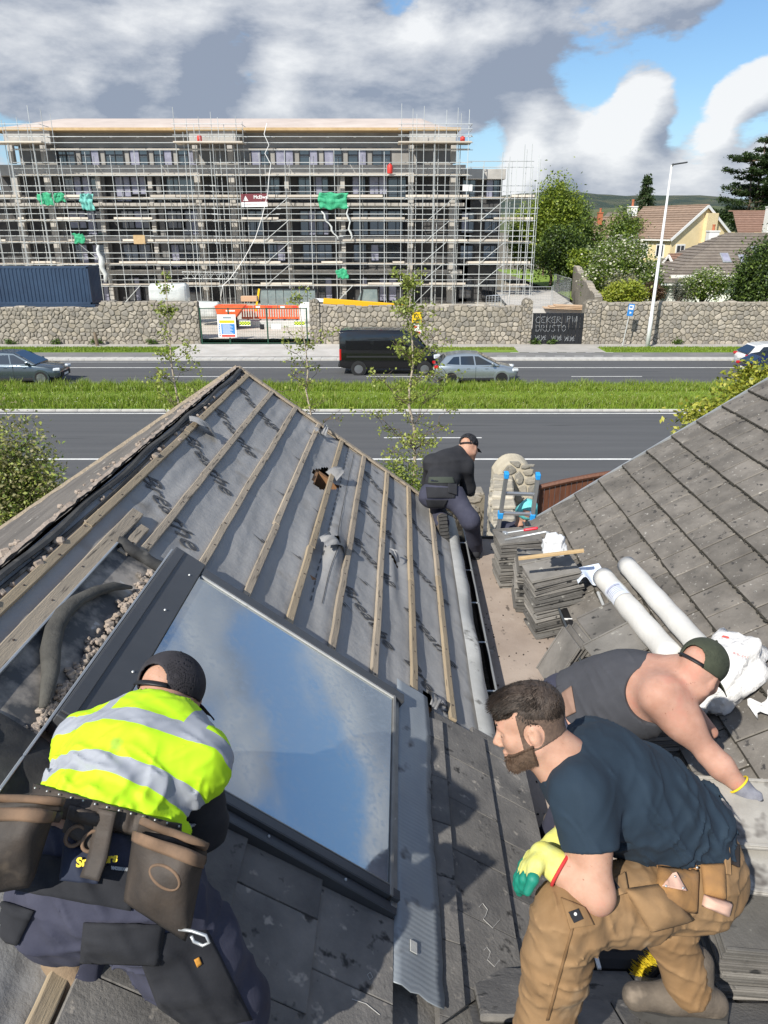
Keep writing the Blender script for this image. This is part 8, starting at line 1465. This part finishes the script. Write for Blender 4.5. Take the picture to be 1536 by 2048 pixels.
q = MB(); ps_ = march(allA, [(216, 1620), (208, 1665), (200, 1715), (186, 1758)], .030); q.grid(lambda a, b: Vector(np.array([np.interp(b * 3, range(4), ps_[:, i]) for i in range(3)]).tolist()) + SX * (a - .5) * .045 + Vector((0, -.006, .006)) * (b * 2), 4, 14); o = q.build('strap', M_leat, hh_, smooth=True); o.modifiers.new('s', 'SOLIDIFY').thickness = .006
hk = MB(); a0 = f1(.85, .93) + n1 * .01; hk.tube([a0, a0 + SX * .03 + Vector((0, 0, .004)), a0 + SX * .062 + Vector((0, 0, .0)), a0 + SX * .07 + Vector((0, -.005, -.012)), a0 + SX * .055 + Vector((0, -.008, -.022)), a0 + SX * .035 + Vector((0, -.008, -.016)), a0 + SX * .03 + Vector((0, -.006, -.004))], .0035, 8); hk.build('steel_hook', M_galv, p1, smooth=True)
# ---------------------------------------------------------------- worker in black at the far gutter
D_ = person('worker in black top and dark work trousers crouching at the far eave', (.75, 6.7, 4.76)); hd = PH(938, 896, 7.05); HA = axes((.45, .75, -.48), (.10, .62, .78)); nk = PH(925, 905, 7.05); chest = PH(897, 928, 6.98); waist = PH(884, 962, 6.93); hip = PH(882, 985, 6.93); shL = PH(864, 926, 7.05); shR = PH(930, 932, 6.97)
elL = shL + Vector((-.02, .15, -.24)); elR = shR + Vector((.04, .08, -.24)); knL = SP(2.28, 6.98, .08); anL = PH(884, 1046, 6.92); knR = PH(940, 1040, 6.85); anR = PH(952, 1098, 7.25); hipL = PH(862, 992, 6.92); hipR = PH(906, 990, 6.92); bs_ = Sdf(); TH = head(bs_, hd, HA, .98); bs_.chain([TH(-.03, 0, -.035), nk, chest], [.056, .06, .095], .05); bs_.chain([chest, waist, hip], [.10, .10, .10], .06); bs_.chain([hipL, knL, anL], [.08, .06, .045], .04); bs_.chain([hipR, knR, anR], [.1, .06, .045], .04)
for a, b in ((shL, elL), (shR, elR)): bs_.chain([chest, a, b, b + Vector((.05, .2, -.12))], [.1, .06, .045, .03], .04)
bodymesh(D_, bs_, .01, M_skin); sw = Sdf(); sw.chain([nk, chest, waist, waist.lerp(hip, .5)], [.078, .128, .122, .118], .05, (1, 0, 0), 1.12)
for a, b in ((shL, elL), (shR, elR)): sw.chain([chest, a, b, b + Vector((.05, .2, -.12))], [.095, .070, .058, .042], .05)
cloth('black_sweater', M_wkb, sw, D_, .009, .006, [(nk, nk - chest)], lambda P: folds(P, (0, .3, 1), 40, .006, 3)); pd = Sdf(); pd.chain([waist.lerp(hip, .4), hip], [.118, .124], .05, (1, 0, 0), 1.12); pd.chain([hip, hipL, knL, anL], [.115, .10, .076, .064], .06); pd.chain([hip, hipR, knR, anR], [.115, .10, .076, .066], .06); o, pdfn = cloth('trousers', M_wkn, pd, D_, .009, .0, [(waist.lerp(hip, .35), waist - hip)], lambda P: folds(P, (0, .3, 1), 34, .007, 1))
patch('back_yoke', M_wkb, pdfn, [(852, 974), (912, 976), (910, 996), (854, 996)], D_, .006, .006); patch('back_pocket', M_wkb, pdfn, [(896, 962), (914, 962), (914, 990), (896, 985)], D_, .02, .006); patch('lower_back_seat', M_wkb, pdfn, [(852, 1000), (896, 1000), (888, 1016), (856, 1015)], D_, .006, .006); patch('jumper_hem', mat('hem_green', (.045, .055, .045), rough=.95), lambda P: np.minimum(sw(P), pdfn(P)), [(858, 954), (906, 954), (910, 966), (856, 966)], D_, .010, .01)
lg = patch('name_patch', MATS['patch_navy'], pdfn, [(862, 953), (876, 953), (876, 962), (862, 962)], D_, .035, .006, 4, 4); surf_text('Snick', .022, M_logo, pdfn, (863, 960), (875, 960), lg, .05)
boot(D_, anL + Vector((0, -.0, -.02)), anL + Vector((.02, -.06, -.2)), (-.1, .95, -.25), M_boot, M_sole, .009, 1.1); boot(D_, anR, anR + Vector((.03, .2, 0)), (0, 0, 1), M_wkb, M_sole, .009); cap_hat(D_, TH, HA, 1.0, M_wkb, .008)
# ---------------------------------------------------------------- person on the ladder, only hat and shoulder in view
E_ = person('person in teal bucket hat and navy top climbing the ladder', (1.6, 7.6, 2.6)); hd = PH(1053, 1026, 7.85); HA = axes((-.2, -.9, -.25), (.25, -.2, .95)); nk = hd + Vector((-.03, .02, -.14)); ch = nk + Vector((-.05, .03, -.2)); hp_ = ch + Vector((0, .05, -.42)); bs_ = Sdf(); TH = head(bs_, hd, HA, 1.0); bs_.chain([TH(-.03, 0, -.035), nk, ch, hp_], [.056, .065, .13, .13], .05)
for s_ in (-1, 1): sh = nk + Vector((s_ * .19, .02, -.07)); bs_.chain([ch, sh, sh + Vector((s_ * .04, -.1, -.26)), sh + Vector((-s_ * .02, -.32, -.2))], [.1, .06, .045, .03], .04); bs_.chain([hp_, hp_ + Vector((s_ * .1, -.1, -.4)), hp_ + Vector((s_ * .1, -.02, -.82))], [.12, .075, .05], .05)
bodymesh(E_, bs_, .011, M_skin); sw = Sdf(); sw.chain([nk.lerp(ch, .25), ch, hp_], [.10, .15, .145], .05, (1, 0, 0), 1.25)
for s_ in (-1, 1): sh = nk + Vector((s_ * .19, .02, -.07)); sw.chain([ch, sh, sh + Vector((s_ * .04, -.1, -.26)), sh + Vector((-s_ * .02, -.30, -.2))], [.12, .078, .06, .045], .05)
cloth('navy_top', M_wkn, sw, E_, .011, .006, [(nk.lerp(ch, .1), nk - ch)]); pe = Sdf()
for s_ in (-1, 1): pe.chain([hp_, hp_ + Vector((s_ * .1, -.1, -.4)), hp_ + Vector((s_ * .1, -.02, -.78))], [.14, .09, .065], .05); boot(E_, hp_ + Vector((s_ * .1, -.02, -.84)), hp_ + Vector((s_ * .1, -.25, -.84)), (0, 0, 1), M_boot, M_sole, .011)
cloth('trousers', M_wkb, pe, E_, .011, .0); ht = MB(); ht.lathe([(.125, -.02), (.105, .03), (.092, .07), (.075, .12), (.02, .135)], 20, Matrix.Translation(TH(-.012, 0, .01)) @ HA.to_4x4()); ht.build('bucket_hat', mat('hat_teal', (.10, .50, .50), (.20, .62, .60), scale=12, rough=.8, bump=.5, bscale=20, bdist=.02), E_, smooth=True)
